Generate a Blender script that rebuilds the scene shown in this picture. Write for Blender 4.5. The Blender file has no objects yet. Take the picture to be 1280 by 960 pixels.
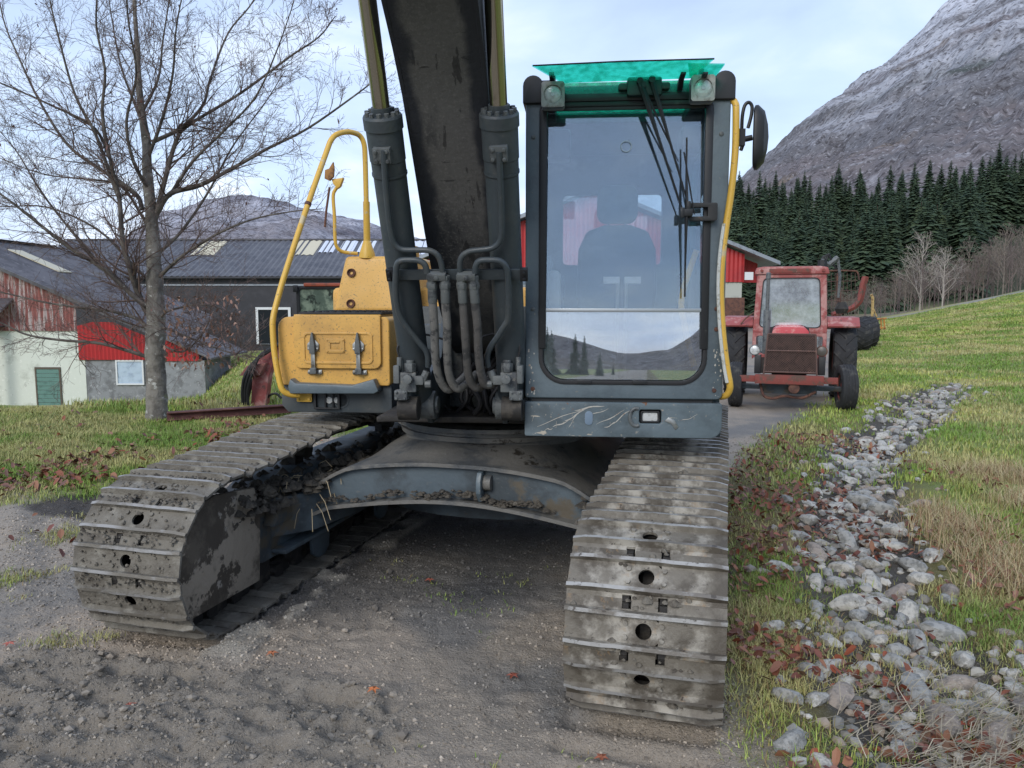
import bpy, bmesh, math, random
import numpy as np
from mathutils import Vector, Matrix, noise as mn
R = math.radians
sc = bpy.context.scene
rng = random.Random(7)
nrg = np.random.default_rng(11)

# ------------------------------------------------------------ camera, sky, sun, exposure
CAM_H, F_PX, HOR = 1.70, 960.0, 376.0
PITCH = math.atan((480 - HOR) / F_PX)
cd = bpy.data.cameras.new('camera'); cam = bpy.data.objects.new('camera', cd)
sc.collection.objects.link(cam); sc.camera = cam
cam.location = (0, 0, CAM_H); cam.rotation_euler = (R(90) - PITCH, 0, 0)
cd.sensor_width = 36; cd.lens = 36 * F_PX / 1280; cd.clip_start = 0.05; cd.clip_end = 9000

SUN_EL, SUN_AZ = R(32), R(205)      # azimuth clockwise from +Y: behind the camera, to its left
w = bpy.data.worlds.new('World'); sc.world = w; w.use_nodes = True
nt = w.node_tree; nt.nodes.clear()
def wn(t, **k):
    n = nt.nodes.new(t)
    for a, b in k.items(): setattr(n, a, b)
    return n
out = wn('ShaderNodeOutputWorld'); bg = wn('ShaderNodeBackground'); bg.inputs[1].default_value = 0.1
sky = wn('ShaderNodeTexSky', sky_type='NISHITA', sun_disc=False, sun_elevation=SUN_EL, sun_rotation=SUN_AZ)
tc = wn('ShaderNodeTexCoord'); sep = wn('ShaderNodeSeparateXYZ'); nt.links.new(tc.outputs['Generated'], sep.inputs[0])
# project the direction on a cloud layer
zc = wn('ShaderNodeMath', operation='MAXIMUM'); zc.inputs[1].default_value = 0.02; nt.links.new(sep.outputs[2], zc.inputs[0])
za = wn('ShaderNodeMath', operation='ADD'); za.inputs[1].default_value = 0.22; nt.links.new(zc.outputs[0], za.inputs[0])
comb = wn('ShaderNodeCombineXYZ')
for i in (0, 1):
    d = wn('ShaderNodeMath', operation='DIVIDE'); nt.links.new(sep.outputs[i], d.inputs[0]); nt.links.new(za.outputs[0], d.inputs[1]); nt.links.new(d.outputs[0], comb.inputs[i])
def ramp(stops, src):
    r = wn('ShaderNodeValToRGB'); e = r.color_ramp.elements
    e[0].position, e[0].color = stops[0][0], (*stops[0][1], 1); e[1].position, e[1].color = stops[-1][0], (*stops[-1][1], 1)
    for p, c in stops[1:-1]: q = e.new(p); q.color = (*c, 1)
    nt.links.new(src, r.inputs[0]); return r
n1 = wn('ShaderNodeTexNoise'); n1.inputs['Scale'].default_value = 0.9; n1.inputs['Detail'].default_value = 7; n1.inputs['Roughness'].default_value = .55; n1.inputs['Distortion'].default_value = .5
nt.links.new(comb.outputs[0], n1.inputs[0])
n2 = wn('ShaderNodeTexNoise'); n2.inputs['Scale'].default_value = 2.3; n2.inputs['Detail'].default_value = 6; n2.inputs['Distortion'].default_value = .3
mp = wn('ShaderNodeMapping'); mp.inputs['Location'].default_value = (5.2, 1.3, 2); nt.links.new(comb.outputs[0], mp.inputs[0]); nt.links.new(mp.outputs[0], n2.inputs[0])
cover = ramp([(0.38, (.45, .45, .45)), (0.62, (.95, .95, .95))], n1.outputs[0])
# cloud colour: light blue-grey to white (times 10: the Background runs at strength 0.1)
ccol = ramp([(0.30, (3.3, 4.2, 6.2)), (0.50, (4.9, 6.1, 8.5)), (0.66, (7.9, 8.5, 9.6)), (0.8, (9.5, 9.6, 9.9))], n2.outputs[0])
hz = ramp([(0.0, (8.3, 8.9, 10.0)), (0.14, (6.6, 8.2, 10.4)), (0.45, (5.2, 6.6, 9.4)), (1.0, (4.2, 5.4, 8.2))], sep.outputs[2])
m0 = wn('ShaderNodeMix', data_type='RGBA'); m0.inputs[0].default_value = .55
nt.links.new(sky.outputs[0], m0.inputs[6]); nt.links.new(hz.outputs[0], m0.inputs[7])
m1 = wn('ShaderNodeMix', data_type='RGBA'); nt.links.new(cover.outputs[0], m1.inputs[0]); nt.links.new(m0.outputs[2], m1.inputs[6])
m2 = wn('ShaderNodeMix', data_type='RGBA'); m2.inputs[0].default_value = .3
nt.links.new(ccol.outputs[0], m2.inputs[6]); nt.links.new(hz.outputs[0], m2.inputs[7]); nt.links.new(m2.outputs[2], m1.inputs[7])
nt.links.new(m1.outputs[2], bg.inputs[0]); nt.links.new(bg.outputs[0], out.inputs[0])

sd = bpy.data.lights.new('sun', 'SUN'); sd.energy = 1.5; sd.angle = R(28); sd.color = (1, .95, .88)
so = bpy.data.objects.new('sun', sd); sc.collection.objects.link(so)
so.rotation_euler = (R(90) - SUN_EL, 0, -SUN_AZ + math.pi)
sv = sc.view_settings; sv.view_transform = 'Standard'; sv.look = 'None'; sv.exposure = 0.5; sv.gamma = 1; sv.use_curve_mapping = False
try:
    sc.cycles.max_bounces = 6; sc.cycles.diffuse_bounces = 3; sc.cycles.glossy_bounces = 3; sc.cycles.transmission_bounces = 4; sc.cycles.transparent_max_bounces = 12
except Exception: pass

# ------------------------------------------------------------ measuring: pixel of the photo -> point of the place
SW = np.array([-.121, 5.16, 0.0])          # swing centre of the digger on the ground
def ray(px, py):
    x = (px - 640) / F_PX; y = -(py - 480) / F_PX
    return np.array([x, math.cos(PITCH) + y * math.sin(PITCH), -math.sin(PITCH) + y * math.cos(PITCH)])
def at(px, py, Y):
    d = ray(px, py); return Vector((d[0] * Y / d[1], Y, CAM_H + d[2] * Y / d[1]))
def gnd(px, py, h=0.0):
    d = ray(px, py); t = (h - CAM_H) / d[2]; return Vector((d[0] * t, d[1] * t, h))
T5 = R(5)
RR = np.array([math.cos(T5), -math.sin(T5), 0]); BB = np.array([math.sin(T5), math.cos(T5), 0])
def up(px, py, uy, slope=0.0, z0=0.0):     # digger's own frame (x right, y rearwards, z up), on the plane uy + slope*(z-z0)
    C = np.array([0, 0, CAM_H]) - SW; d = ray(px, py)
    t = (uy + slope * (C[2] - z0) - C @ BB) / (d @ BB - slope * d[2]); P = C + d * t
    return Vector((P @ RR, P @ BB, P[2]))

# ------------------------------------------------------------ object helpers
COL = sc.collection
def setp(o, label=None, cat=None, group=None, kind=None):
    if label: o['label'] = label
    if cat: o['category'] = cat
    if group: o['group'] = group
    if kind: o['kind'] = kind
    return o
def thing(name, label, cat, loc=(0, 0, 0), rotz=0, group=None):
    o = bpy.data.objects.new(name, None); COL.objects.link(o); o.location = loc; o.rotation_euler = (0, 0, rotz); o.empty_display_size = .2
    return setp(o, label, cat, group)
def link(name, me, parent=None, loc=(0, 0, 0), rot=(0, 0, 0), scale=(1, 1, 1)):
    o = bpy.data.objects.new(name, me); COL.objects.link(o); o.parent = parent; o.location = loc; o.rotation_euler = rot; o.scale = scale
    return o
def dup_tree(src, parent=None):
    c = src.copy(); COL.objects.link(c); c.parent = parent
    for ch in list(src.children): dup_tree(ch, c)
    return c

class MB:
    """collects shapes, links them as one mesh object"""
    def __init__(s): s.v = []; s.f = []; s.mi = []; s.cm = 0
    def add(s, vs, fs):
        n = len(s.v); s.v.extend([tuple(v) for v in vs]); s.f.extend([tuple(i + n for i in f) for f in fs]); s.mi.extend([s.cm] * len(fs)); return s
    def box(s, c, d, rot=None, taper=1.0):
        x, y, z = d[0] / 2, d[1] / 2, d[2] / 2; t = taper
        vs = [Vector(p) for p in ((-x, -y, -z), (x, -y, -z), (x, y, -z), (-x, y, -z), (-x * t, -y * t, z), (x * t, -y * t, z), (x * t, y * t, z), (-x * t, y * t, z))]
        if rot is not None:
            M = rot if isinstance(rot, Matrix) else Matrix.Rotation(rot[0], 3, 'X') if rot[1:] == (0, 0) else (Matrix.Rotation(rot[2], 3, 'Z') @ Matrix.Rotation(rot[1], 3, 'Y') @ Matrix.Rotation(rot[0], 3, 'X'))
            vs = [M @ v for v in vs]
        c = Vector(c)
        return s.add([v + c for v in vs], [(0, 3, 2, 1), (4, 5, 6, 7), (0, 1, 5, 4), (1, 2, 6, 5), (2, 3, 7, 6), (3, 0, 4, 7)])
    def bx(s, x0, x1, y0, y1, z0, z1): return s.box(((x0 + x1) / 2, (y0 + y1) / 2, (z0 + z1) / 2), (abs(x1 - x0), abs(y1 - y0), abs(z1 - z0)))
    def tube(s, pts, r, n=8, cap=True):
        pts = [Vector(p) for p in pts]; k = len(pts); rs = r if isinstance(r, (list, tuple)) else [r] * k
        t0 = (pts[1] - pts[0]).normalized(); a = t0.cross(Vector((0, 0, 1)));
        if a.length < .1: a = t0.cross(Vector((0, 1, 0)))
        a.normalize(); vs = []
        for i, p in enumerate(pts):
            t = (pts[min(i + 1, k - 1)] - pts[max(i - 1, 0)])
            if t.length < 1e-9: t = t0
            t.normalize(); a = (a - t * a.dot(t)); a.normalize(); b = t.cross(a)
            for j in range(n):
                q = 2 * math.pi * j / n; vs.append(p + (a * math.cos(q) + b * math.sin(q)) * rs[i])
        fs = [(i * n + j, i * n + (j + 1) % n, (i + 1) * n + (j + 1) % n, (i + 1) * n + j) for i in range(k - 1) for j in range(n)]
        if cap: fs += [tuple(range(n - 1, -1, -1)), tuple(range((k - 1) * n, k * n))]
        return s.add(vs, fs)
    def cyl(s, p0, p1, r, n=16): return s.tube([p0, p1], r, n)
    def revolve(s, c, axis, prof, n=24, closed=False):
        """prof: (along axis, radius)"""
        c = Vector(c); ax = Vector(axis).normalized(); a = ax.cross(Vector((0, 0, 1)))
        if a.length < .1: a = ax.cross(Vector((0, 1, 0)))
        a.normalize(); b = ax.cross(a); vs = []
        for (t, r) in prof:
            for j in range(n):
                q = 2 * math.pi * j / n; vs.append(c + ax * t + (a * math.cos(q) + b * math.sin(q)) * r)
        k = len(prof)
        fs = [(i * n + j, i * n + (j + 1) % n, (i + 1) * n + (j + 1) % n, (i + 1) * n + j) for i in range(k - 1) for j in range(n)]
        if closed: fs += [((k - 1) * n + j, (k - 1) * n + (j + 1) % n, (j + 1) % n, j) for j in range(n)]
        else: fs += [tuple(range(n - 1, -1, -1)), tuple(range((k - 1) * n, k * n))]
        return s.add(vs, fs)
    def prism(s, poly, a0, a1, axis='x'):
        """poly in the two other axes, extruded from a0 to a1"""
        def P(a, p): return {'x': (a, p[0], p[1]), 'y': (p[0], a, p[1]), 'z': (p[0], p[1], a)}[axis]
        n = len(poly); vs = [P(a0, p) for p in poly] + [P(a1, p) for p in poly]
        return s.add(vs, [tuple(range(n - 1, -1, -1)), tuple(range(n, 2 * n))] + [(i, (i + 1) % n, (i + 1) % n + n, i + n) for i in range(n)])
    def ring(s, outer, inner, a0, a1, axis='y'):
        """flat frame with an opening: outer and inner loops of equal count"""
        def P(a, p): return {'x': (a, p[0], p[1]), 'y': (p[0], a, p[1]), 'z': (p[0], p[1], a)}[axis]
        n = len(outer); vs = [P(a0, p) for p in outer] + [P(a0, p) for p in inner] + [P(a1, p) for p in outer] + [P(a1, p) for p in inner]
        fs = []
        for i in range(n):
            j = (i + 1) % n
            fs += [(i, j, n + j, n + i), (2 * n + i, 3 * n + i, 3 * n + j, 2 * n + j), (i, 2 * n + i, 2 * n + j, j), (n + i, n + j, 3 * n + j, 3 * n + i)]
        return s.add(vs, fs)
    def sheet(s, rows):
        """rows of points -> surface"""
        m = len(rows[0]); vs = [p for r in rows for p in r]
        return s.add(vs, [(i * m + j, i * m + j + 1, (i + 1) * m + j + 1, (i + 1) * m + j) for i in range(len(rows) - 1) for j in range(m - 1)])
    def mesh(s, name, mats, bevel=0, seg=2, ang=35, fix=True):
        me = bpy.data.meshes.new(name); me.from_pydata(s.v, [], s.f)
        for m in (mats if isinstance(mats, (list, tuple)) else [mats]): me.materials.append(m)
        if max(s.mi or [0]) > 0: me.polygons.foreach_set('material_index', s.mi)
        if fix or bevel:
            bm = bmesh.new(); bm.from_mesh(me)
            if bevel:
                bmesh.ops.remove_doubles(bm, verts=bm.verts, dist=1e-5)
                bmesh.ops.recalc_face_normals(bm, faces=bm.faces)
                es = [e for e in bm.edges if len(e.link_faces) == 2 and e.calc_face_angle(0) > R(32)]
                bmesh.ops.bevel(bm, geom=es, offset=bevel, segments=seg, profile=.6, affect='EDGES', clamp_overlap=True)
            else: bmesh.ops.recalc_face_normals(bm, faces=bm.faces)
            bm.to_mesh(me); bm.free()
        me.polygons.foreach_set('use_smooth', [True] * len(me.polygons)); me.set_sharp_from_angle(angle=R(ang)); me.update()
        return me
    def build(s, name, mats, parent=None, bevel=0, seg=2, ang=35, fix=True, **k):
        return link(name, s.mesh(name, mats, bevel, seg, ang, fix), parent, **k)

def rrect(x0, x1, z0, z1, r, n=5):
    """rounded rectangle, r one value or (bl, br, tr, tl)"""
    rs = r if isinstance(r, (list, tuple)) else (r,) * 4; out = []
    for (cx, cz, a0, q) in ((x0, z0, 180, 0), (x1, z0, 270, 1), (x1, z1, 0, 2), (x0, z1, 90, 3)):
        rr = max(rs[q], 1e-4); ox = cx + (rr if cx == x0 else -rr); oz = cz + (rr if cz == z0 else -rr)
        for i in range(n + 1):
            a = R(a0 + 90 * i / n); out.append((ox + rr * math.cos(a), oz + rr * math.sin(a)))
    return out
def smooth_path(pts, k=6):
    """Catmull-Rom through the points"""
    P = [Vector(p) for p in pts]; P = [P[0] * 2 - P[1]] + P + [P[-1] * 2 - P[-2]]; o = []
    for i in range(1, len(P) - 2):
        for j in range(k):
            t = j / k; a, b, c, d = P[i - 1:i + 3]
            o.append(.5 * ((2 * b) + (c - a) * t + (2 * a - 5 * b + 4 * c - d) * t * t + (3 * b - a - 3 * c + d) * t ** 3))
    o.append(P[-2]); return o

# ------------------------------------------------------------ materials
def mat(name, base, layers=(), rough=.6, metal=0, bump=(), spec=.5, coord='Object', attr=None, coat=0, roughvar=0):
    """layers: (colour, scale, lo, hi[, stretch[, kind[, amount]]]) laid one over the other by noise thresholds"""
    m = bpy.data.materials.new(name); m.use_nodes = True; t = m.node_tree; N = t.nodes; L = t.links
    b = N['Principled BSDF']; co = N.new('ShaderNodeTexCoord'); src = co.outputs[coord]
    b.inputs['Roughness'].default_value = rough; b.inputs['Metallic'].default_value = metal; b.inputs['Specular IOR Level'].default_value = spec
    if coat: b.inputs['Coat Weight'].default_value = coat
    cur = None
    rgb = N.new('ShaderNodeRGB'); rgb.outputs[0].default_value = (*base, 1); cur = rgb.outputs[0]; k = 0
    if attr:
        at_ = N.new('ShaderNodeAttribute'); at_.attribute_name = attr; cur = at_.outputs['Color']
    for l in layers:
        colr, s, lo, hi = l[:4]; st = l[4] if len(l) > 4 and l[4] else (1, 1, 1); kind = l[5] if len(l) > 5 else 'noise'; amt = l[6] if len(l) > 6 else 1
        mpn = N.new('ShaderNodeMapping'); mpn.inputs['Scale'].default_value = st; mpn.inputs['Location'].default_value = (k * 3.7, k * 1.9, k * 5.1); L.new(src, mpn.inputs[0]); k += 1
        if kind == 'noise':
            q = N.new('ShaderNodeTexNoise'); q.inputs['Scale'].default_value = s; q.inputs['Detail'].default_value = 6; q.inputs['Roughness'].default_value = .65; o_ = q.outputs[0]
        elif kind == 'crack':
            q = N.new('ShaderNodeTexVoronoi'); q.feature = 'DISTANCE_TO_EDGE'; q.inputs['Scale'].default_value = s; o_ = q.outputs[0]
        elif kind == 'cell':
            q = N.new('ShaderNodeTexVoronoi'); q.inputs['Scale'].default_value = s; o_ = q.outputs['Distance']
        elif kind == 'cellrand':
            q = N.new('ShaderNodeTexVoronoi'); q.inputs['Scale'].default_value = s; sp = N.new('ShaderNodeSeparateColor'); L.new(q.outputs['Color'], sp.inputs[0]); o_ = sp.outputs[0]
        elif kind == 'z':
            q = N.new('ShaderNodeSeparateXYZ'); L.new(mpn.outputs[0], q.inputs[0]); o_ = None
            nz = N.new('ShaderNodeTexNoise'); nz.inputs['Scale'].default_value = s; nz.inputs['Detail'].default_value = 5; L.new(src, nz.inputs[0])
            ad = N.new('ShaderNodeMath'); ad.operation = 'MULTIPLY_ADD'; L.new(nz.outputs[0], ad.inputs[0]); ad.inputs[1].default_value = .3; L.new(q.outputs[2], ad.inputs[2]); o_ = ad.outputs[0]
        elif kind == 'absx':
            q = N.new('ShaderNodeSeparateXYZ'); L.new(src, q.inputs[0]); ab = N.new('ShaderNodeMath'); ab.operation = 'ABSOLUTE'; L.new(q.outputs[0], ab.inputs[0])
            nz = N.new('ShaderNodeTexNoise'); nz.inputs['Scale'].default_value = s; nz.inputs['Detail'].default_value = 6; L.new(src, nz.inputs[0])
            ad = N.new('ShaderNodeMath'); ad.operation = 'MULTIPLY_ADD'; L.new(nz.outputs[0], ad.inputs[0]); ad.inputs[1].default_value = .12; L.new(ab.outputs[0], ad.inputs[2]); sb = N.new('ShaderNodeMath'); sb.operation = 'SUBTRACT'; L.new(ad.outputs[0], sb.inputs[0]); sb.inputs[1].default_value = .06; o_ = sb.outputs[0]
        if kind not in ('z', 'absx'): L.new(mpn.outputs[0], q.inputs['Vector'])
        mr = N.new('ShaderNodeMapRange'); mr.interpolation_type = 'SMOOTHSTEP'; L.new(o_, mr.inputs[0]); mr.inputs[1].default_value = lo; mr.inputs[2].default_value = hi; mr.inputs[4].default_value = amt
        mx = N.new('ShaderNodeMix'); mx.data_type = 'RGBA'; L.new(mr.outputs[0], mx.inputs[0]); L.new(cur, mx.inputs[6]); mx.inputs[7].default_value = (*colr, 1); cur = mx.outputs[2]
    L.new(cur, b.inputs['Base Color'])
    if roughvar:
        q = N.new('ShaderNodeTexNoise'); q.inputs['Scale'].default_value = 7; q.inputs['Detail'].default_value = 5; L.new(src, q.inputs['Vector'])
        mr = N.new('ShaderNodeMapRange'); L.new(q.outputs[0], mr.inputs[0]); mr.inputs[1].default_value = .3; mr.inputs[2].default_value = .7; mr.inputs[3].default_value = rough - roughvar; mr.inputs[4].default_value = rough + roughvar; L.new(mr.outputs[0], b.inputs['Roughness'])
    prev = None
    for (s, strength, dist, *kd) in bump:
        if kd and kd[0] == 'cell': q = N.new('ShaderNodeTexVoronoi'); q.inputs['Scale'].default_value = s; ho = q.outputs['Distance']
        else: q = N.new('ShaderNodeTexNoise'); q.inputs['Scale'].default_value = s; q.inputs['Detail'].default_value = 6; ho = q.outputs[0]
        L.new(src, q.inputs['Vector']); bn = N.new('ShaderNodeBump'); bn.inputs['Strength'].default_value = strength; bn.inputs['Distance'].default_value = dist; L.new(ho, bn.inputs['Height'])
        if prev: L.new(prev, bn.inputs['Normal'])
        prev = bn.outputs[0]
    if prev: L.new(prev, b.inputs['Normal'])
    return m
def glass(name, tint=(.8, .86, .88), refl=.12, rough=.02, dust_sheen=.05, dust_sheen_col=(.45, .5, .52), gtint=(.9, .95, 1)):
    m = bpy.data.materials.new(name); m.use_nodes = True; t = m.node_tree; N = t.nodes; L = t.links; N.remove(N['Principled BSDF'])
    o = N['Material Output']; tr = N.new('ShaderNodeBsdfTransparent'); tr.inputs[0].default_value = (*tint, 1)
    gl = N.new('ShaderNodeBsdfGlossy'); gl.inputs['Roughness'].default_value = rough; gl.inputs[0].default_value = (*gtint, 1)
    fr = N.new('ShaderNodeFresnel'); fr.inputs[0].default_value = 1.5
    ad = N.new('ShaderNodeMath'); ad.operation = 'ADD'; ad.inputs[1].default_value = refl; L.new(fr.outputs[0], ad.inputs[0])
    m1 = N.new('ShaderNodeMixShader'); L.new(ad.outputs[0], m1.inputs[0]); L.new(tr.outputs[0], m1.inputs[1]); L.new(gl.outputs[0], m1.inputs[2])
    df = N.new('ShaderNodeBsdfDiffuse'); df.inputs[0].default_value = (*dust_sheen_col, 1)
    co = N.new('ShaderNodeTexCoord'); ns = N.new('ShaderNodeTexNoise'); ns.inputs['Scale'].default_value = 5; ns.inputs['Detail'].default_value = 8; ns.inputs['Roughness'].default_value = .7; L.new(co.outputs['Object'], ns.inputs['Vector'])
    vo = N.new('ShaderNodeTexVoronoi'); vo.inputs['Scale'].default_value = 38; L.new(co.outputs['Object'], vo.inputs['Vector'])
    mr = N.new('ShaderNodeMapRange'); L.new(ns.outputs[0], mr.inputs[0]); mr.inputs[1].default_value = .35; mr.inputs[2].default_value = .75; mr.inputs[3].default_value = dust_sheen * .6; mr.inputs[4].default_value = dust_sheen * 2.2
    mr2 = N.new('ShaderNodeMapRange'); L.new(vo.outputs['Distance'], mr2.inputs[0]); mr2.inputs[1].default_value = .05; mr2.inputs[2].default_value = .11; mr2.inputs[3].default_value = .45; mr2.inputs[4].default_value = 0
    mx = N.new('ShaderNodeMath'); mx.operation = 'MAXIMUM'; L.new(mr.outputs[0], mx.inputs[0]); L.new(mr2.outputs[0], mx.inputs[1])
    m2 = N.new('ShaderNodeMixShader'); L.new(mx.outputs[0], m2.inputs[0]); L.new(m1.outputs[0], m2.inputs[1]); L.new(df.outputs[0], m2.inputs[2]); L.new(m2.outputs[0], o.inputs[0])
    return m

MUD = (.10, .085, .062); DUST = (.19, .175, .145)
M = {}
M['grey'] = mat('grey_paint', (.105, .138, .157), [((.060, .080, .094), 3, .45, .7), ((.16, .18, .18), 9, .62, .75, None, 'noise', .5), ((.20, .19, .16), 40, .63, .68), ((.17, .07, .035), 6, .72, .76)], rough=.42, bump=[(60, .12, .01)], roughvar=.1)
M['grey_dark'] = mat('dark_grey_paint', (.046, .058, .066), [((.075, .082, .082), 4, .45, .7), ((.10, .098, .09), 22, .6, .72, None, 'noise', .7)], rough=.5, bump=[(50, .15, .01)], roughvar=.12)
M['bumper'] = mat('scraped_grey_paint', (.115, .150, .168), [((.066, .086, .097), 3, .45, .68), ((.42, .38, .31), 5, .645, .665, (1.2, 1, 4.5)), ((.18, .08, .04), 14, .66, .70), ((.25, .24, .21), 45, .63, .67)], rough=.45, bump=[(30, .2, .01)], roughvar=.1)
M['frame'] = mat('undercarriage_paint', (.085, .112, .130), [((.05, .062, .07), 3, .42, .6), ((.13, .14, .14), 26, .6, .7, (1, 1, 2), 'noise', .6), (MUD, 3.5, .54, .64)], rough=.5, bump=[(35, .2, .01)], roughvar=.12)
M['deck'] = mat('muddy_plate', (.15, .145, .132), [((.085, .09, .092), 4, .5, .62), ((.035, .03, .024), 5, .62, .67)], rough=.55, bump=[(30, .3, .02)])
M['yellow'] = mat('yellow_paint', (.66, .375, .085), [((.50, .285, .075), 4, .4, .65), ((.16, .12, .06), 85, .575, .66, None, 'noise', .85), ((.30, .21, .09), 9, .62, .75, None, 'noise', .6)], rough=.5, bump=[(120, .15, .004)], roughvar=.08)
M['yellow_rail'] = mat('yellow_rail_paint', (.66, .40, .06), [((.50, .46, .33), 10, .58, .66, None, 'noise', .7), ((.16, .11, .05), 60, .62, .68)], rough=.42, bump=[(80, .1, .003)])
M['boom'] = mat('scuffed_boom_paint', (.020, .022, .027), [((.105, .103, .100), 2.0, .33, .56, (1.6, 1, .6)), ((.15, .147, .14), 75, .50, .66, None, 'noise', .65), ((.012, .012, .013), 5, .60, .63, (3.5, 1.1, .5), 'noise', .7), ((.016, .019, .026), 6, .095, .135, None, 'absx', .95), ((.012, .012, .013), 9, .66, .68, (.7, 3.1, 3.5), 'noise', .7)], rough=.6, bump=[(45, .25, .01)])
M['rod'] = mat('chromed_rod', (.42, .38, .30), [((.20, .17, .12), 6, .5, .7, (1, 1, .25))], rough=.18, metal=1)
M['rubber'] = mat('black_rubber', (.014, .014, .016), [((.05, .048, .044), 12, .58, .72)], rough=.6, bump=[(60, .2, .005)])
M['hose'] = mat('dusty_hose', (.15, .145, .135), [((.05, .05, .05), 14, .5, .62), ((.24, .225, .20), 50, .6, .68)], rough=.8, bump=[(160, .3, .004)])
M['steel'] = mat('bare_steel', (.36, .37, .36), [((.16, .15, .13), 14, .5, .65)], rough=.4, metal=.8)
M['greyfit'] = mat('dusty_fittings', (.11, .12, .12), [((.05, .055, .06), 18, .5, .62), ((.2, .19, .17), 40, .6, .7)], rough=.55, bump=[(70, .2, .005)])
M['shoe'] = mat('track_shoe_steel', (.155, .138, .110), [((.080, .067, .050), 5, .43, .60), ((.35, .325, .275), 4.2, .52, .66), ((.29, .19, .10), 6, .60, .70, None, 'noise', .6), ((.26, .27, .30), 3.1, .60, .70), ((.26, .16, .07), 8, .655, .72, None, 'noise', .7), ((.06, .05, .042), 38, .6, .68)], rough=.62, bump=[(45, .35, .01), (180, .3, .004)], roughvar=.14)
M['shoe_mud'] = mat('muddy_shoe_steel', (.165, .150, .122), [((.10, .088, .070), 4, .40, .66), ((.24, .225, .19), 9, .50, .72), ((.30, .29, .27), 2.2, .60, .70, None, 'noise', .6)], rough=.8, bump=[(30, .6, .02), (110, .5, .008)])
M['bar_mud'] = mat('dull_grouser_edge', (.27, .265, .255), [((.15, .135, .11), 5, .42, .58), ((.40, .41, .42), 14, .60, .70)], rough=.5, bump=[(80, .4, .006)])
M['bar'] = mat('worn_grouser_edge', (.33, .325, .31), [((.15, .135, .115), 6, .45, .60), ((.46, .47, .49), 5, .60, .70, (1, 1, 1), 'noise', .8), ((.07, .06, .05), 30, .58, .66)], rough=.42, metal=.15, bump=[(80, .3, .004)])
M['mud'] = mat('caked_mud', (.085, .074, .058), [((.045, .04, .033), 8, .45, .6), ((.15, .135, .11), 30, .6, .7)], rough=.95, bump=[(18, .8, .03), (80, .5, .01)])
M['black'] = mat('black_plastic', (.012, .013, .015), [((.05, .05, .05), 25, .62, .72)], rough=.5)
M['chain'] = mat('greasy_chain', (.022, .020, .018), [((.06, .052, .042), 9, .5, .65)], rough=.75, bump=[(40, .4, .01)])
M['guard'] = mat('muddy_guard_plate', (.075, .062, .048), [((.33, .285, .225), 2.3, .49, .515), ((.13, .11, .085), 5, .5, .66), ((.33, .30, .26), 14, .62, .70)], rough=.8, bump=[(12, .3, .02), (60, .5, .01)])
M['seat'] = mat('seat_fabric', (.028, .032, .040), [((.05, .055, .06), 20, .5, .7)], rough=.9)
M['trim'] = mat('grey_interior_trim', (.10, .105, .11), [((.16, .165, .17), 7, .55, .7)], rough=.7)
M['lens'] = mat('lamp_lens', (.55, .56, .55), [((.30, .30, .28), 16, .5, .62)], rough=.22, coat=.6, bump=[(90, .4, .004, 'cell')])
M['glass_up'] = glass('windscreen_glass', (.95, .98, 1), .11, .015, .05, (.30, .38, .48), (.74, .87, 1))
M['glass_lo'] = glass('lower_pane_glass', (.84, .87, .88), .38, .010, .08)
M['glass'] = glass('window_glass', (.8, .86, .88), .10, .01, .05)
M['rust'] = mat('rusty_steel', (.13, .06, .04), [((.07, .035, .028), 5, .45, .6), ((.22, .11, .07), 22, .58, .7)], rough=.85, bump=[(50, .3, .008)])
M['red_old'] = mat('faded_red_paint', (.30, .075, .07), [((.42, .22, .20), 5, .47, .62), ((.12, .06, .05), 9, .58, .68)], rough=.55, bump=[(40, .15, .01)], roughvar=.1)
M['red_dk'] = mat('dirty_red_brown_paint', (.20, .045, .035), [((.10, .055, .04), 6, .5, .62), ((.28, .13, .10), 30, .6, .7)], rough=.75, bump=[(40, .25, .01)])
M['tyre'] = mat('tyre_rubber', (.022, .023, .025), [((.07, .068, .062), 6, .52, .68), ((.045, .045, .045), 40, .55, .7)], rough=.85, bump=[(50, .3, .006)])
M['mesh_guard'] = mat('rusty_mesh', (.10, .06, .05), [((.16, .09, .07), 12, .5, .65)], rough=.8)

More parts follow.
